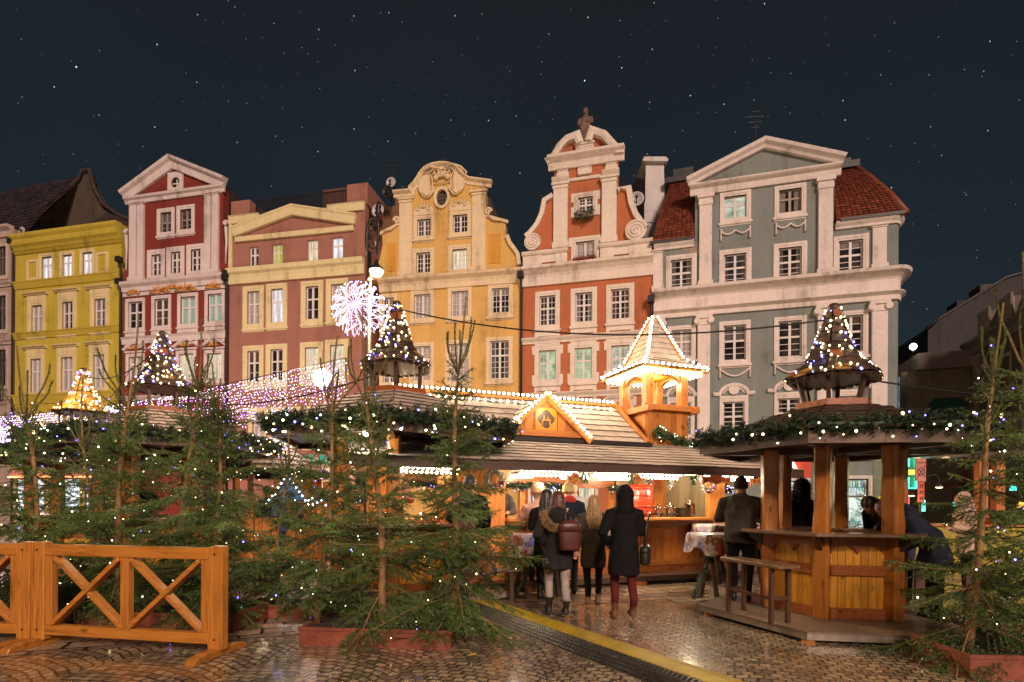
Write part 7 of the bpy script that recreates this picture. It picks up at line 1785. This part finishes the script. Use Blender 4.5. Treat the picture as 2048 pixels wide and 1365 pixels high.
    for z, rx, ry in ((H, .185*flare, .145*flare), (H+.02, .19*flare, .15*flare), ((H+.95)/2, .19*(1+(flare-1)*.5), .148*(1+(flare-1)*.5)), (.98, .188, .145), (1.10, .175, .130), (1.24, .19, .140), (1.35, .195, .125), (1.41, .155, .105), (1.455, .095, .09), (1.485, .082, .085)):
        if sit and z < .90: continue
        secs.append((0, .005, z, rx*bw, ry*bw))
    ell(m, secs)
    if sit:
        for P in legs_pts: m.tube(P[:3], [.12*k, .115*k, .09*k], 10)
    if hood == 'down': ball(m, (0, .115, 1.42), (.14, .075, .10)); ball(m, (0, .13, 1.36), (.10, .06, .08))
    if hood == 'up':
        ell(m, [(0, .05, 1.40, .15, .09), (0, .04, 1.46, .125, .10), (0, .035, 1.54, .112, .108), (0, .03, 1.62, .118, .115), (0, .03, 1.69, .105, .105), (0, .04, 1.735, .07, .075), (0, .055, 1.76, .025, .03)], head)
    ph = random.random()*6
    def fold(c):
        x, y, z = c[:, 0], c[:, 1], c[:, 2]; w = .05*np.sin(x*13+ph)+.04*np.sin(y*17+z*6)
        return (.006*np.sin((z+w)*19 + 4*np.sin(x*7+ph))*np.sin(x*9+y*8+z*5+ph) + .005*np.sin(np.arctan2(y, x)*7 + z*5 + ph)*np.clip(1.15*k-z, 0, .5)*2 + .003*np.sin(z*37+x*31+y*19+ph)*np.sin(x*23-z*11))*k
    link('coat', remesh(m, 'coat', [top], .015*k, 5, None, fold), t)
    if fur:
        fm, wide = fur; segs = []; rd = random.Random(5)
        n = 900
        for i in range(n):
            a = rd.uniform(-.3*pi, 1.3*pi); c = Vector((.155*cos(a)*wide, .06+.13*sin(a), 1.40 - .14*max(sin(a), 0)*wide - .08*(cos(a) < 0)*max(0, -cos(a)))); u = Vector((rd.gauss(0, 1), rd.gauss(0, 1), rd.gauss(0, 1))).normalized(); segs.append((*T(c), *T(c+u*.065)))
        link('fur_trim', needles(segs, 330, .028, .005, 'fur_trim', [fm], .8, .8, seed=7), t)
    if hair:
        kind, cm = hair; mb = MB()
        if kind == 'long': ell(mb, [(0, .02, 1.735, .02, .02), (0, .02, 1.72, .055, .06), (0, .018, 1.68, .085, .088), (0, .02, 1.62, .098, .10), (0, .035, 1.55, .104, .095), (0, .06, 1.46, .118, .075), (0, .09, 1.37, .125, .055), (0, .105, 1.28, .115, .04), (0, .11, 1.20, .08, .028)], head)
        elif kind == 'fall': ell(mb, [(0, .02, 1.735, .02, .02), (0, .018, 1.70, .08, .085), (0, .015, 1.62, .098, .10), (0, .0, 1.55, .105, .09), (.02, -.03, 1.45, .11, .07), (.03, -.06, 1.33, .09, .05), (.03, -.08, 1.22, .05, .03)], head)
        else: ell(mb, [(0, .012, 1.738, .02, .02), (0, .008, 1.725, .052, .06), (0, .008, 1.69, .078, .088), (0, .016, 1.64, .085, .092), (0, .03, 1.59, .082, .078), (0, .05, 1.54, .062, .045)], head)
        st = lambda c: (.006*np.sin(np.arctan2(c[:, 1], c[:, 0])*38 + c[:, 2]*6) + .004*np.sin(c[:, 0]*140))*k
        link('hair', remesh(mb, 'hair', [mat_plain('hair_'+cm, HAIR[cm], .45, var=.5, scale=30, stretch=(3, 3, .4), sheen=.2)], .010*k, 2, None, st), t)
    if hat:
        kind, hm = hat; mb = MB()
        if kind == 'beanie':
            ell(mb, [(0, .012, 1.60, .088, .104), (0, .012, 1.63, .092, .108), (0, .012, 1.67, .088, .10), (0, .015, 1.72, .065, .075), (0, .018, 1.75, .03, .035)], head); ell(mb, [(0, .012, 1.575, .088, .103), (0, .012, 1.60, .093, .108), (0, .012, 1.65, .092, .107)], head)
        if kind == 'trapper':
            ell(mb, [(0, .02, 1.46, .09, .08), (0, .02, 1.52, .118, .105), (0, .015, 1.60, .122, .122), (0, .012, 1.67, .122, .125), (0, .012, 1.72, .10, .105), (0, .012, 1.765, .06, .065), (0, .012, 1.78, .02, .02)], head)
            for s in (-1, 1): mb.tube([head((s*.10, -.01, 1.58)), head((s*.125, -.02, 1.48)), head((s*.15, -.03, 1.43))], [.04*k, .04*k, .025*k], 8)
        if kind == 'fuzzy': ell(mb, [(0, .012, 1.60, .10, .115), (0, .012, 1.64, .115, .125), (0, .012, 1.70, .105, .115), (0, .015, 1.76, .075, .08), (0, .015, 1.79, .03, .03)], head)
        o = link('hat', remesh(mb, 'hat', [hm], .011*k, 2, None, lambda c: (.004*np.sin(np.arctan2(c[:, 1], c[:, 0])*44) )*k), t)
        if kind in ('fuzzy', 'trapper'):
            rd = random.Random(8); segs = []
            for v in list(o.data.vertices)[::6]: segs.append((*v.co, *(v.co + v.normal*.018*k)))
            link('hat_fur', needles(segs, 300, .016, .004, 'hat_fur', [hm], .7, .9, seed=9), t)
    if scarf:
        mb = MB(); ell(mb, [(0, .01, 1.42, .115, .10), (0, .01, 1.45, .125, .115), (0, .01, 1.49, .118, .112), (0, .01, 1.52, .09, .09)], T); link('scarf', remesh(mb, 'scarf', [scarf], .011*k, 3, None, lambda c: .005*np.sin(c[:, 2]*120+c[:, 0]*20)), t)
    return t
BLK = cloth('cloth_black', (.0065, .006, .0065)); NAVY = cloth('cloth_navy', (.014, .018, .032)); GREY = cloth('cloth_grey', (.075, .062, .058)); DKBR = cloth('cloth_dark_brown', (.05, .038, .030))
PALE = cloth('cloth_pale_grey', (.34, .29, .28)); WINE = cloth('cloth_wine_red', (.10, .016, .016)); BOOT = mat_plain('boot_black', (.014, .012, .012), .4); BOOTB = mat_plain('boot_brown', (.13, .055, .022), .5); SHOE = mat_plain('shoe_tan', (.26, .17, .09), .6)
FURM = mat_plain('fur_beige', (.36, .24, .12), .8, var=.5, island=.6); PINK = cloth('cloth_pink', (.42, .24, .20)); BLUE = cloth('cloth_blue', (.06, .09, .17)); TERRA = cloth('cloth_terracotta', (.30, .10, .05)); CREAM = cloth('knit_cream', (.50, .38, .17)); TAN = cloth('knit_tan', (.36, .20, .12)); REDC = cloth('knit_red', (.46, .045, .03)); CHAR = cloth('knit_charcoal', (.045, .035, .034)); JEAN = cloth('cloth_jeans', (.035, .045, .08))
def gp(u, v, z=0.0): return ground(u, v, z)
person('woman walking away in dark parka with beige fur hood and pale trousers', gp(1114, 1234), (-.05, 1), 1.55, cloth('cloth_parka', (.020, .018, .019)), .66, PALE, BOOT, .26, stride=.17, arms=('swing', 'pocket'), hair=('long', 'red'), hood='down', fur=(FURM, 1.25), flare=1.12)
person('blond woman walking away in grey brown coat between two dark coats', gp(1186, 1211), (.05, 1), 1.52, cloth('cloth_taupe', (.055, .042, .034)), .60, BLK, SHOE, .16, stride=-.14, arms=('pocket', 'swing'), hair=('long', 'blond'), flare=1.08)
person('hooded woman in long black coat and wine red trousers with brown boots', gp(1247, 1240), (.0, 1), 1.61, BLK, .58, WINE, BOOTB, .20, stride=.11, arms=('front', 'pocket'), hood='up', flare=1.10)
person('black haired woman in long black coat facing the stall behind the fur hood', gp(1092, 1200), (.1, 1), 1.60, BLK, .52, BLK, BOOT, .25, arms=('front', 'front'), hair=('long', 'black'))
person('person in cream woolly hat and red scarf among the walkers', gp(1136, 1188), (.2, 1), 1.72, NAVY, .78, JEAN, BOOT, .2, arms=('front', 'down'), hat=('beanie', CREAM), scarf=REDC)
person('person in tan hat and pinkish coat at the stall counter', gp(1074, 1182), (-.3, 1), 1.66, PINK, .70, JEAN, BOOT, .2, arms=('bar', 'bar'), hat=('fuzzy', TAN))
person('stall keeper in grey sleeves leaning at the left post of the food stall', S(.32, 1.0, .16), (.25, -1), 1.66, GREY, .82, JEAN, BOOT, .2, lean=.18, arms=('bar', 'bar'), hair=('short', 'blond'), group='people serving')
person('stall keeper in pale top behind the counter left of the blond woman', S(1.95, 1.25, .16), (.2, -1), 1.62, cloth('cloth_pale_blue', (.30, .30, .33)), .82, JEAN, BOOT, .2, arms=('front', 'bar'), hair=('long', 'brown'), group='people serving')
person('tall man in black coat standing left of the food stall post', (-.62, 8.15, 0), (.4, 1), 1.80, BLK, .62, BLK, BOOT, .2, arms=('pocket', 'pocket'), hair=('short', 'black'))
person('seated person with brown fuzzy hat and terracotta coat on the low bench', (-.32, 7.82, 0), (-.8, -.3), 1.60, TERRA, .80, JEAN, BOOT, .2, lean=.45, nod=.3, arms=('lap', 'lap'), sit=True, hat=('fuzzy', cloth('knit_brown', (.11, .06, .045))))
person('broad man in grey jacket and dark beanie seen from behind at the near kiosk', (3.08, 7.4, .12), (.45, .9), 1.64, cloth('cloth_jacket_grey', (.045, .038, .037)), .82, BLK, BOOT, .14, arms=('bar', 'bar'), hat=('beanie', CHAR), hood='down', flare=1.02, build_=1.16)
person('figure all in black with a furry trapper hat beyond the near kiosk bar', (4.27, 8.12, .12), (-.1, 1), 1.62, BLK, .60, BLK, BOOT, .2, arms=('front', 'front'), hat=('trapper', BLK), build_=1.05)
person('young man with short brown hair bent over the near kiosk bar', (5.20, 7.35, .12), (-1, -.35), 1.70, cloth('cloth_olive_black', (.028, .024, .02)), .80, JEAN, BOOT, .2, lean=.92, nod=.25, arms=('bar', 'bar'), hair=('short', 'brown'), hood='down')
person('woman with long auburn hair in navy coat leaning over the near kiosk bar', (5.0, 6.50, .12), (-1, .3), 1.60, NAVY, .58, BLK, BOOT, .3, lean=.86, nod=.3, arms=('bar', 'bar'), hair=('fall', 'auburn'), hood='down', flare=1.15, build_=1.1)
person('person in pale pink jacket beyond the leaning spruce at right', (7.15, 8.6, 0), (-1, .2), 1.60, cloth('cloth_pale_pink', (.52, .36, .32)), .72, BLK, BOOT, .2, lean=.15, arms=('front', 'front'), hood='up')
person('kiosk keeper with short black hair behind the middle kiosk bar', (-1.95, 8.85, .22), (.4, -1), 1.84, cloth('cloth_brown_shirt', (.12, .06, .045)), .80, BLK, BOOT, .2, arms=('bar', 'bar'), hair=('short', 'black'), group='people serving')
person('person in blue jacket standing in the gap between left and middle spruces', (-4.75, 11.6, 0), (-.6, 1), 1.70, BLUE, .78, JEAN, BOOT, .2, arms=('pocket', 'front'), hair=('short', 'brown'))
person('person in dark navy coat at the kiosk behind the left spruces', (-7.35, 10.9, .12), (.6, -1), 1.74, NAVY, .70, JEAN, BOOT, .2, arms=('bar', 'bar'), hair=('short', 'brown'))
person('person in dark coat beside the orange hut behind the left spruces', (-5.6, 12.6, 0), (.3, 1), 1.72, NAVY, .72, JEAN, BOOT, .2, arms=('pocket', 'pocket'), hat=('beanie', BLUE))
# bags
def bag(name, label, cat, p, rz, w, d, hh, mt, strap=None):
    t = thing(name, label, cat, p, rz); m = MB(); n = 20
    sec = lambda z, f: [(f*w/2*abs(cos(2*pi*i/n))**.6*(1 if cos(2*pi*i/n) > 0 else -1), f*d/2*abs(sin(2*pi*i/n))**.6*(1 if sin(2*pi*i/n) > 0 else -1), z) for i in range(n)]
    m.loft([sec(0, .8), sec(.02, .95), sec(hh*.5, 1.0), sec(hh*.85, .9), sec(hh*.97, .72), sec(hh, .5)], 0, True, True); m.build('body', mt, t)
    m = MB(); m.loft([[(x*1.03, y*1.06, z) for x, y, z in sec(hh*.62, 1.0)], [(x*1.03, y*1.06, z) for x, y, z in sec(hh*.86, .93)], [(x*1.02, y*1.03, z) for x, y, z in sec(hh*1.0, .6)]], 0, True, True); m.build('flap', mt, t)
    if strap: m = MB(); m.tube(strap, .014, 6); m.build('strap', mt, t)
bag('backpack', 'wine brown leather rucksack on the back of the fur hooded woman', 'backpack', gp(1114, 1234) + Vector((.13, -.24, .86)), .15, .27, .13, .36, mat_plain('wine_leather', (.085, .022, .02), .4), [(-.05, .03, .34), (-.03, .10, .46), (.02, .18, .50)])
bag('handbag', 'pale handbag under the arm of the blond woman', 'bag', gp(1186, 1211) + Vector((.24, -.06, .98)), .3, .26, .10, .15, mat_plain('pale_leather', (.46, .40, .34), .45), [(-.08, 0, .13), (-.06, .02, .28), (.0, .04, .34)])
bag('handbag', 'black handbag at the right hip of the hooded woman', 'bag', gp(1247, 1240) + Vector((.27, .02, .68)), 1.2, .30, .12, .24, mat_plain('black_leather', (.02, .018, .017), .45), [(-.1, 0, .22), (-.05, -.02, .5), (.05, -.04, .62)])

# ================================================================== stalls and signs behind, left of the food stall
def hut():
    c = at(530, 1003, 13.2); c.z = 0; t = thing('round_hut', 'small wooden hut with pointed shingled roof and bulb string, behind the left spruces', 'market stall', c, .2)
    R = 1.45
    m = MB(); rows = 7
    for k in range(8):
        P = lambda r, z, j: (r*cos(pi/4*j), r*sin(pi/4*j), z); o = Vector((cos(pi/4*(k+.5))*.5, sin(pi/4*(k+.5))*.5, .86)); shingles(m, P(R, 2.12, k), P(R, 2.12, k+1), P(.1, 2.95, k), P(.1, 2.95, k+1), rows, .16, o, seed=k)
    m.build('roof', [W_SHINGLE_D, M_BUTT_SHADE], t); m = MB(); m.lathe([(R-.02, 2.1), (.1, 2.93)], 8); m.lathe([(R, 2.0), (R+.01, 2.11), (R-.05, 2.11), (R-.05, 2.0)], 8); m.build('roof_lining', W_DARK, t)
    for k in range(8):
        a = pi/4*k; m = MB(); m.box(-.06, .06, -.06, .06, 0, 2.02); m.xf(Matrix.Translation((R*.86*cos(a), R*.86*sin(a), 0)) @ Matrix.Rotation(a, 4, 'Z')); m.build('post', W_STALL, t)
        m = MB(); ln = 2*R*.86*sin(pi/8)-.14; nb = 6
        for b in range(nb): m.box(-.02, .02, -ln/2+ln*b/nb+.003, -ln/2+ln*(b+1)/nb-.003, .05, 1.05)
        a2 = a+pi/8; m.xf(Matrix.Translation((R*.86*cos(pi/8)*cos(a2), R*.86*cos(pi/8)*sin(a2), 0)) @ Matrix.Rotation(a2, 4, 'Z')); m.build('panel', W_STALL, t)
    point_light('hut_light', (c.x, c.y, 1.85), 20, (1, .72, .42), .15)
    garland('hut_garland', [c + Vector((R*1.02*cos(pi/4*k+.2), R*1.02*sin(pi/4*k+.2), 2.06)) for k in range(8)], .10, 'thin fir garland round the roof of the small pointed hut', 'fir garlands on kiosk eaves', lights=80, seed=61, closed=True, light_label='white and blue bulbs round the small pointed hut', rb=.014)
hut()
def grill_stall():
    c = at(655, 1003, 14.8); c.z = 0; t = thing('grill_stall', 'stall with cream awning and green lettering above, behind the middle spruces', 'market stall', c, .08)
    m = MB(); m.box(-1.3, 1.5, 0, .04, 1.95, 2.32); m.build('awning_front', mat_plain('cream_board', (.58, .47, .36), .6), t)
    m = MB(); m.add([(-1.3, 0, 2.32), (1.5, 0, 2.32), (1.5, 1.8, 2.55), (-1.3, 1.8, 2.55)], [(0,1,2,3)]); m.build('roof', W_DARK, t)
    for x in (-1.25, 1.4): m = MB(); m.box(x, x+.1, .05, .15, 0, 1.95); m.build('post', W_STALL, t)
    m = MB()
    for b in range(16): m.box(-1.12+.155*b, -1.12+.155*b+.15, .06, .09, .1, 1.0)
    m.build('counter', W_STALL, t); m = MB(); m.box(-1.15, 1.4, -.1, .6, 1.0, 1.05); m.build('counter_top', W_STALL_X, t); m = MB(); m.box(-1.3, 1.5, 1.75, 1.8, .05, 2.5); m.build('back_wall', W_STALL, t)
    gm = mat_emit('letters_green', (.02, .55, .33), .8); text_mesh('ALAPEÑOS', .36, .06, gm, 'lettering', t, (.18, -.03, 2.52), bold=.012)
    m = MB(); m.tube([(-1.28, -.03, 2.42), (-1.16, -.03, 2.36), (-1.05, -.03, 2.45), (-1.06, -.03, 2.62), (-1.18, -.03, 2.74), (-1.30, -.03, 2.72)], [.02, .06, .08, .075, .06, .03], 10); m.build('red_letter_hook', mat_emit('letter_red', (.9, .06, .04), .6), t)
    m = MB(); m.tube([(-1.30, -.03, 2.5), (-1.22, -.03, 2.44)], [.03, .05], 8); m.build('leaf', gm, t)
    m = MB()
    for z in (2.95, 3.15): m.tube([(.15, 0, 3.05), (.07, 0, z+.04), (.24, 0, z+.02), (.15, 0, 3.05)], [.02, .05, .05, .02], 6)
    m.tube([(.15, 0, 3.05), (.08, -.02, 2.75)], [.03, .05], 6); m.build('bow', mat_plain('ribbon_red', (.45, .02, .02), .5), t)
    for x in (.15, -.5, .7): m = MB(); m.tube([(x, .3, 2.4), (x, .3, 3.1)], .012, 5); m.build('rod', M_PIPE, t)
    point_light('grill_light', (c.x, c.y+.6, 1.85), 28, (1, .75, .45), .15)
grill_stall()
def little_gable():
    c = at(583, 1003, 10.6); c.z = 0; t = thing('shelter_gable', 'small wooden gable on a post outlined by icy white bulbs', 'shelter', c, -.1)
    m = MB(); m.box(-.055, .055, -.05, .05, 0, 1.55); m.build('post', W_STALL, t); m = MB(); m.box(.85, .95, -.05, .05, 0, 1.5); m.build('post', W_STALL, t)
    m = MB(); m.prism([(-.32, 1.45), (.32, 1.45), (0, 1.86)], -.1, .1); m.build('gable', mat_plain('blue_lit_board', (.10, .16, .24), .6), t)  # blue light on the gable put into the board colour
    for s in (-1, 1): m = MB(); m.beam((s*.40, 0, 1.38), (0, 0, 1.90), .3, .03, (s*.7, 0, .7)); m.build('roof_board', W_DARK, t)
    m = MB(); m.box(.1, 1.4, -.04, .04, 1.42, 1.5); m.build('beam', W_DARK, t); m = MB(); m.beam((.06, 0, 1.1), (.34, 0, 1.4), .05, .05); m.build('brace', W_STALL, t)
    items = [(Vector((s*.42*f, -.17, 1.92-.55*f)), E_ICE, .017) for s in (-1, 1) for f in [i/7 for i in range(8)]] + [(Vector((.3+.085*i, -.08, 1.40+.05*sin(i*2.1))), E_ICE, .014) for i in range(14)]
    L = thing('icy_lights', 'icy white bulbs along the small wooden gable', 'string lights', c, -.1); w = MB(); w.tube([i[0] for i in items], .004, 4); w.build('wire', M_WIRE, L); bulbs(L, items)
    point_light('icy_light', c + Vector((0, -.5, 1.6)), 5, (.55, .75, 1), .2)
E_ICE = mat_emit('bulb_icy', (.62, .82, 1), 20); little_gable()

# ================================================================== street signs and lights at right, behind the near kiosk
def right_street():
    Y = 19.0
    def P(u, v, Y=Y): return at(u, v, Y)
    # pharmacy cross
    c = P(1822, 945, 22); t = thing('pharmacy_cross', 'glowing green outlined pharmacy cross sign on the corner', 'sign', c, .2); g = mat_emit('neon_green', (.05, 1, .62), 6, 'AUTO')
    w, a = .40, .15; out = [(-a, w), (a, w), (a, a), (w, a), (w, -a), (a, -a), (a, -w), (-a, -w), (-a, -a), (-w, -a), (-w, a), (-a, a)]
    m = MB(); m.tube([(x*1.2, -.06, z*1.6) for x, z in out + out[:1]], .035, 6, smooth=False); m.build('neon_outline', g, t); m = MB(); m.prism([(x*1.25, z*1.65) for x, z in out], -.02, .04); m.build('cross_board', mat_plain('cross_green', (.03, .22, .14), .5), t)
    m = MB(); m.box(-.15, .15, -.05, -.021, -.1, .1); m.build('clock_panel', mat_emit('amber_panel', (1, .5, .08), 2.2), t); m = MB(); m.beam((.5, .1, 0), (-.9, .3, 0), .06, .06); m.build('bracket', M_PIPE, t)
    point_light('cross_light', c + Vector((0, -.5, -1.4)), 30, (.15, 1, .72), .3)
    # pink no stopping panel with the red vertical sign under it
    c = P(1841, 940, 20); t = thing('prohibition_sign', 'pink panel with crossed circle above a red vertical sign', 'sign', c, .1); pk = mat_plain('sign_pink', (.55, .24, .20), .5)
    m = MB(); m.box(-.2, .2, -.02, .02, -.42, .42); m.build('panel', pk, t); m = MB(); m.tube([(.14*cos(2*pi*k/20), -.03, .14*sin(2*pi*k/20)-.08) for k in range(21)], .012, 5, cap=False); m.tube([(-.1, -.03, -.18), (.1, -.03, .02)], .012, 5); m.tube([(.1, -.03, -.18), (-.1, -.03, .02)], .012, 5); m.build('crossed_circle', mat_plain('sign_dark', (.10, .04, .035), .5), t)
    m = MB(); m.beam((-.2, -.03, -.38), (.22, -.03, .22), .03, .012, (0, 1, 0)); m.box(-.2, .2, -.03, -.021, .24, .27); m.build('stripe', mat_plain('sign_stripe', (.30, .05, .04), .5), t)
    m = MB(); m.box(-.1, .14, -.02, .02, -1.2, -.44); m.build('vertical_panel', mat_plain('sign_orange_red', (.55, .10, .05), .5), t)
    for k, ch in enumerate('BAR'): text_mesh(ch, .22, .012, M_PIPE, 'lettering', t, (.02, -.03, -.56-.22*k)) if False else None
    m = MB()
    for k in range(3): m.box(-.05, .09, -.032, -.021, -.60-.22*k, -.54-.22*k); m.box(-.05, -.01, -.032, -.021, -.68-.22*k, -.605-.22*k); m.box(.05, .09, -.032, -.021, -.68-.22*k, -.605-.22*k)
    m.build('marks', mat_plain('sign_dark', (.10, .04, .035), .5), t); m = MB(); m.tube([(0, .03, -3.1 + .0), (0, .03, .4)], .035, 6); m.build('pole', M_PIPE, t)
    # small glowing strips on the corner
    for (u, v, Y2, w, h, mt, nm, lab) in ((1812, 1000, 22.5, .22, .52, mat_emit('strip_red', (1, .12, .08), 2.4), 'light_box', 'small red and white glowing box below the pharmacy cross'), (1847, 1012, 21, .08, .42, mat_emit('strip_green', (.1, 1, .6), 4), 'light_strip', 'thin green neon strip beside the red vertical sign'), (1915, 1009, 20, .26, .16, mat_emit('neon_teal', (.05, .8, .6), 2.5), 'neon_sign', 'small teal neon sign behind the leaning spruce'), (2026, 977, 16, .12, .12, mat_emit('neon_green', (.05, 1, .62), 6), 'signal_light', 'green signal light between the two right spruces'), (2042, 1010, 15, .16, .18, mat_emit('amber_panel', (1, .5, .08), 2.2), 'lantern', 'small amber lantern at the right picture edge')):
        t = thing(nm, lab, 'light', P(u, v, Y2)); m = MB(); m.box(-w/2, w/2, -.04, .04, -h/2, h/2); m.build('glowing_face', mt, t); m = MB(); m.box(-w/2-.02, w/2+.02, .041, .08, -h/2-.02, h/2+.02); m.box(-.02, .02, .081, .3, -.02, .02); m.build('housing', M_PIPE, t)
    # lower shop building that closes the street
    h = House(1812, 33, 2130, 24, 'street_shops', 'low lamp lit row of shops in the side street behind the right spruces', 'building')
    wl = mat_plaster('shop_wall_ochre', (.20, .125, .06), .35)
    for k in range(5): h.win((1.2+2.6*k, 2.9+2.6*k, .7, 2.5), 'shopd', (0, 1, 1), .1, 0, metres=True, transom=.75, sash=M_SASH_D)
    h.wall([(0, 0), (h.W, 0), (h.W, 4.3), (0, 4.3)], wl); h.body(.02, h.W, 4.2, wl, 3); h.make_windows(wl)
    for k in range(2):
        m = MB(); a = 1.0+5.2*k; m.add([(a, -.02, 2.75), (a+3.6, -.02, 2.75), (a+3.6, -.9, 2.45), (a, -.9, 2.45), (a, -.9, 2.3), (a+3.6, -.9, 2.3)], [(0,1,2,3), (3,2,5,4)]); o = m.build('awning', mat_plain('awning_rose', (.42, .10, .12), .6), h.root)
    for i, (u, v) in enumerate(((1878, 975), (1822, 992), (1960, 985))):
        c = P(u, v, 19+i); t = thing('gooseneck_lamp', ('gooseneck lamp lit amber behind the near spruce branches', 'small gooseneck lamp by the pharmacy cross', 'gooseneck lamp between the right spruces')[i], 'lamp', c, 0, 'gooseneck lamps of the side street'); m = MB(); m.lathe([(.12, 0), (.06, .10), (.03, .14)], 12); m.build('shade', M_PIPE, t); m = MB(); m.lathe([(.02, -.03), (.09, -.02), (.11, .0)], 12); m.build('bulb', mat_emit('lamp_amber', (1, .78, .40), 9), t); m = MB(); m.tube([(0, 0, .14), (0, 0, .35), (0, .2, .45), (0, .7, .40)], .015, 5); m.build('arm', M_PIPE, t)
        point_light('lamp_light', c + Vector((0, -.3, -.25)), 16, (1, .75, .4), .1)
    # stall with yellow cloth, orange post
    c = P(1885, 1003, 11.5); c.z = 0; t = thing('yellow_stall', 'yellow clothed counter lit by lamps beyond the near kiosk', 'market stall', c, -.1); m = MB(); m.box(-.5, 1.6, 0, .7, .0, .98); m.build('cloth', mat_plain('yellow_cloth', (.42, .34, .04), .7, var=.4), t); m = MB(); m.box(-.55, 1.65, -.05, .75, .981, 1.02); m.build('counter_top', W_STALL_X, t)
    for x in (1.5, 1.85): m = MB(); m.box(x-.09, x+.09, 1.0, 1.18, 0, 2.5); m.build('post', W_STALL, t)
    m = MB(); m.box(-1.0, 2.6, .8, 1.3, 2.5, 2.62); m.build('roof', W_DARK, t)
    point_light('stall_light', (c.x+.4, c.y-.2, 2.1), 16, (1, .75, .35), .15)
    t = thing('bucket', 'bright red bucket on the counter beyond the leaning spruce', 'bucket', (c.x+1.05, c.y+.2, 1.02)); m = MB(); m.lathe([(.10, 0), (.13, .26), (.12, .26), (.09, .02)], 16); m.build('pail', mat_plain('bucket_red', (.5, .02, .02), .4), t); m = MB(); m.tube([(-.13, 0, .25), (-.09, 0, .36), (.09, 0, .36), (.13, 0, .25)], .006, 5); m.build('handle', M_STEEL, t)
PANES['shopd'] = mat_emit('shop_window_dim', (1, .80, .45), .35, 'AUTO', (3, 1, 3))
right_street()
# small decorated trees by the grey house and at the stall
for i, (u, Y, H, lab, l2, nb) in enumerate(((1728, 16.5, 2.1, 'small decorated spruce by the shop window of the grey house', 'small spruce by the grey house shop', 60), (1628, 17, 1.9, 'small decorated spruce under the red shop letter', 'small spruce under the red letter', 40), (1465, 14.0, 1.7, 'small twiggy tree with bulbs at the right end of the food stall', 'small twiggy tree at the stall end', 46), (612, 11.8, 1.5, 'little dark spruce beside the icy gable', 'little spruce beside the icy gable', 12))):
    c = at(u, 1003, Y); c.z = 0
    spruce(c, 70+i, H, .55, lab, 'small trees beyond the stall', nb, leader=.3, lab2=LL + l2, dens=.6, nd=.6)
# fallen leaf
p = ground(943, 1312, .006); t_ = thing('leaf', 'single fallen yellow leaf on the cobbles right of the middle planter', 'leaf', p, .5); m = MB(); m.add([(-.05, 0, 0), (-.01, -.03, .012), (.04, -.012, .006), (.06, .01, .016), (.01, .035, .014), (0, 0, .004)], [(0,1,5), (1,2,5), (2,3,5), (3,4,5), (4,0,5)]); m.build('blade', mat_plain('leaf_yellow', (.5, .32, .04), .6), t_)

# spruce twigs and scraps lying about
rd = random.Random(17); first = None
for i in range(26):
    x, y = rd.uniform(-3.2, 4.4), rd.uniform(4.5, 7.6)
    if abs(x + .62 - (7.85-y)*.6) < .7 or ((x-4.05)**2+(y-6.95)**2) < 3 or (-2.3 < x < -.4 and 5.2 < y < 6.3): continue
    if first is None:
        segs = [(-.09, 0, .012, .09, .01, .02), (-.02, 0, .014, .05, .06, .012), (-.04, 0, .014, .02, -.06, .012)]
        me = needles(segs, 260, .02, .005, 'twig', [M_NEEDLE], seed=2); first = link('twig', me); o = first
    else: o = first.copy(); COL.objects.link(o)
    tag(o, 'small spruce twig fallen on the wet cobbles', 'twig', 'fallen spruce twigs on the cobbles'); o.location = (x, y, .004); o.rotation_euler = (0, 0, rd.uniform(0, 6.3)); s = rd.uniform(.5, 1.1); o.scale = (s, s, s)
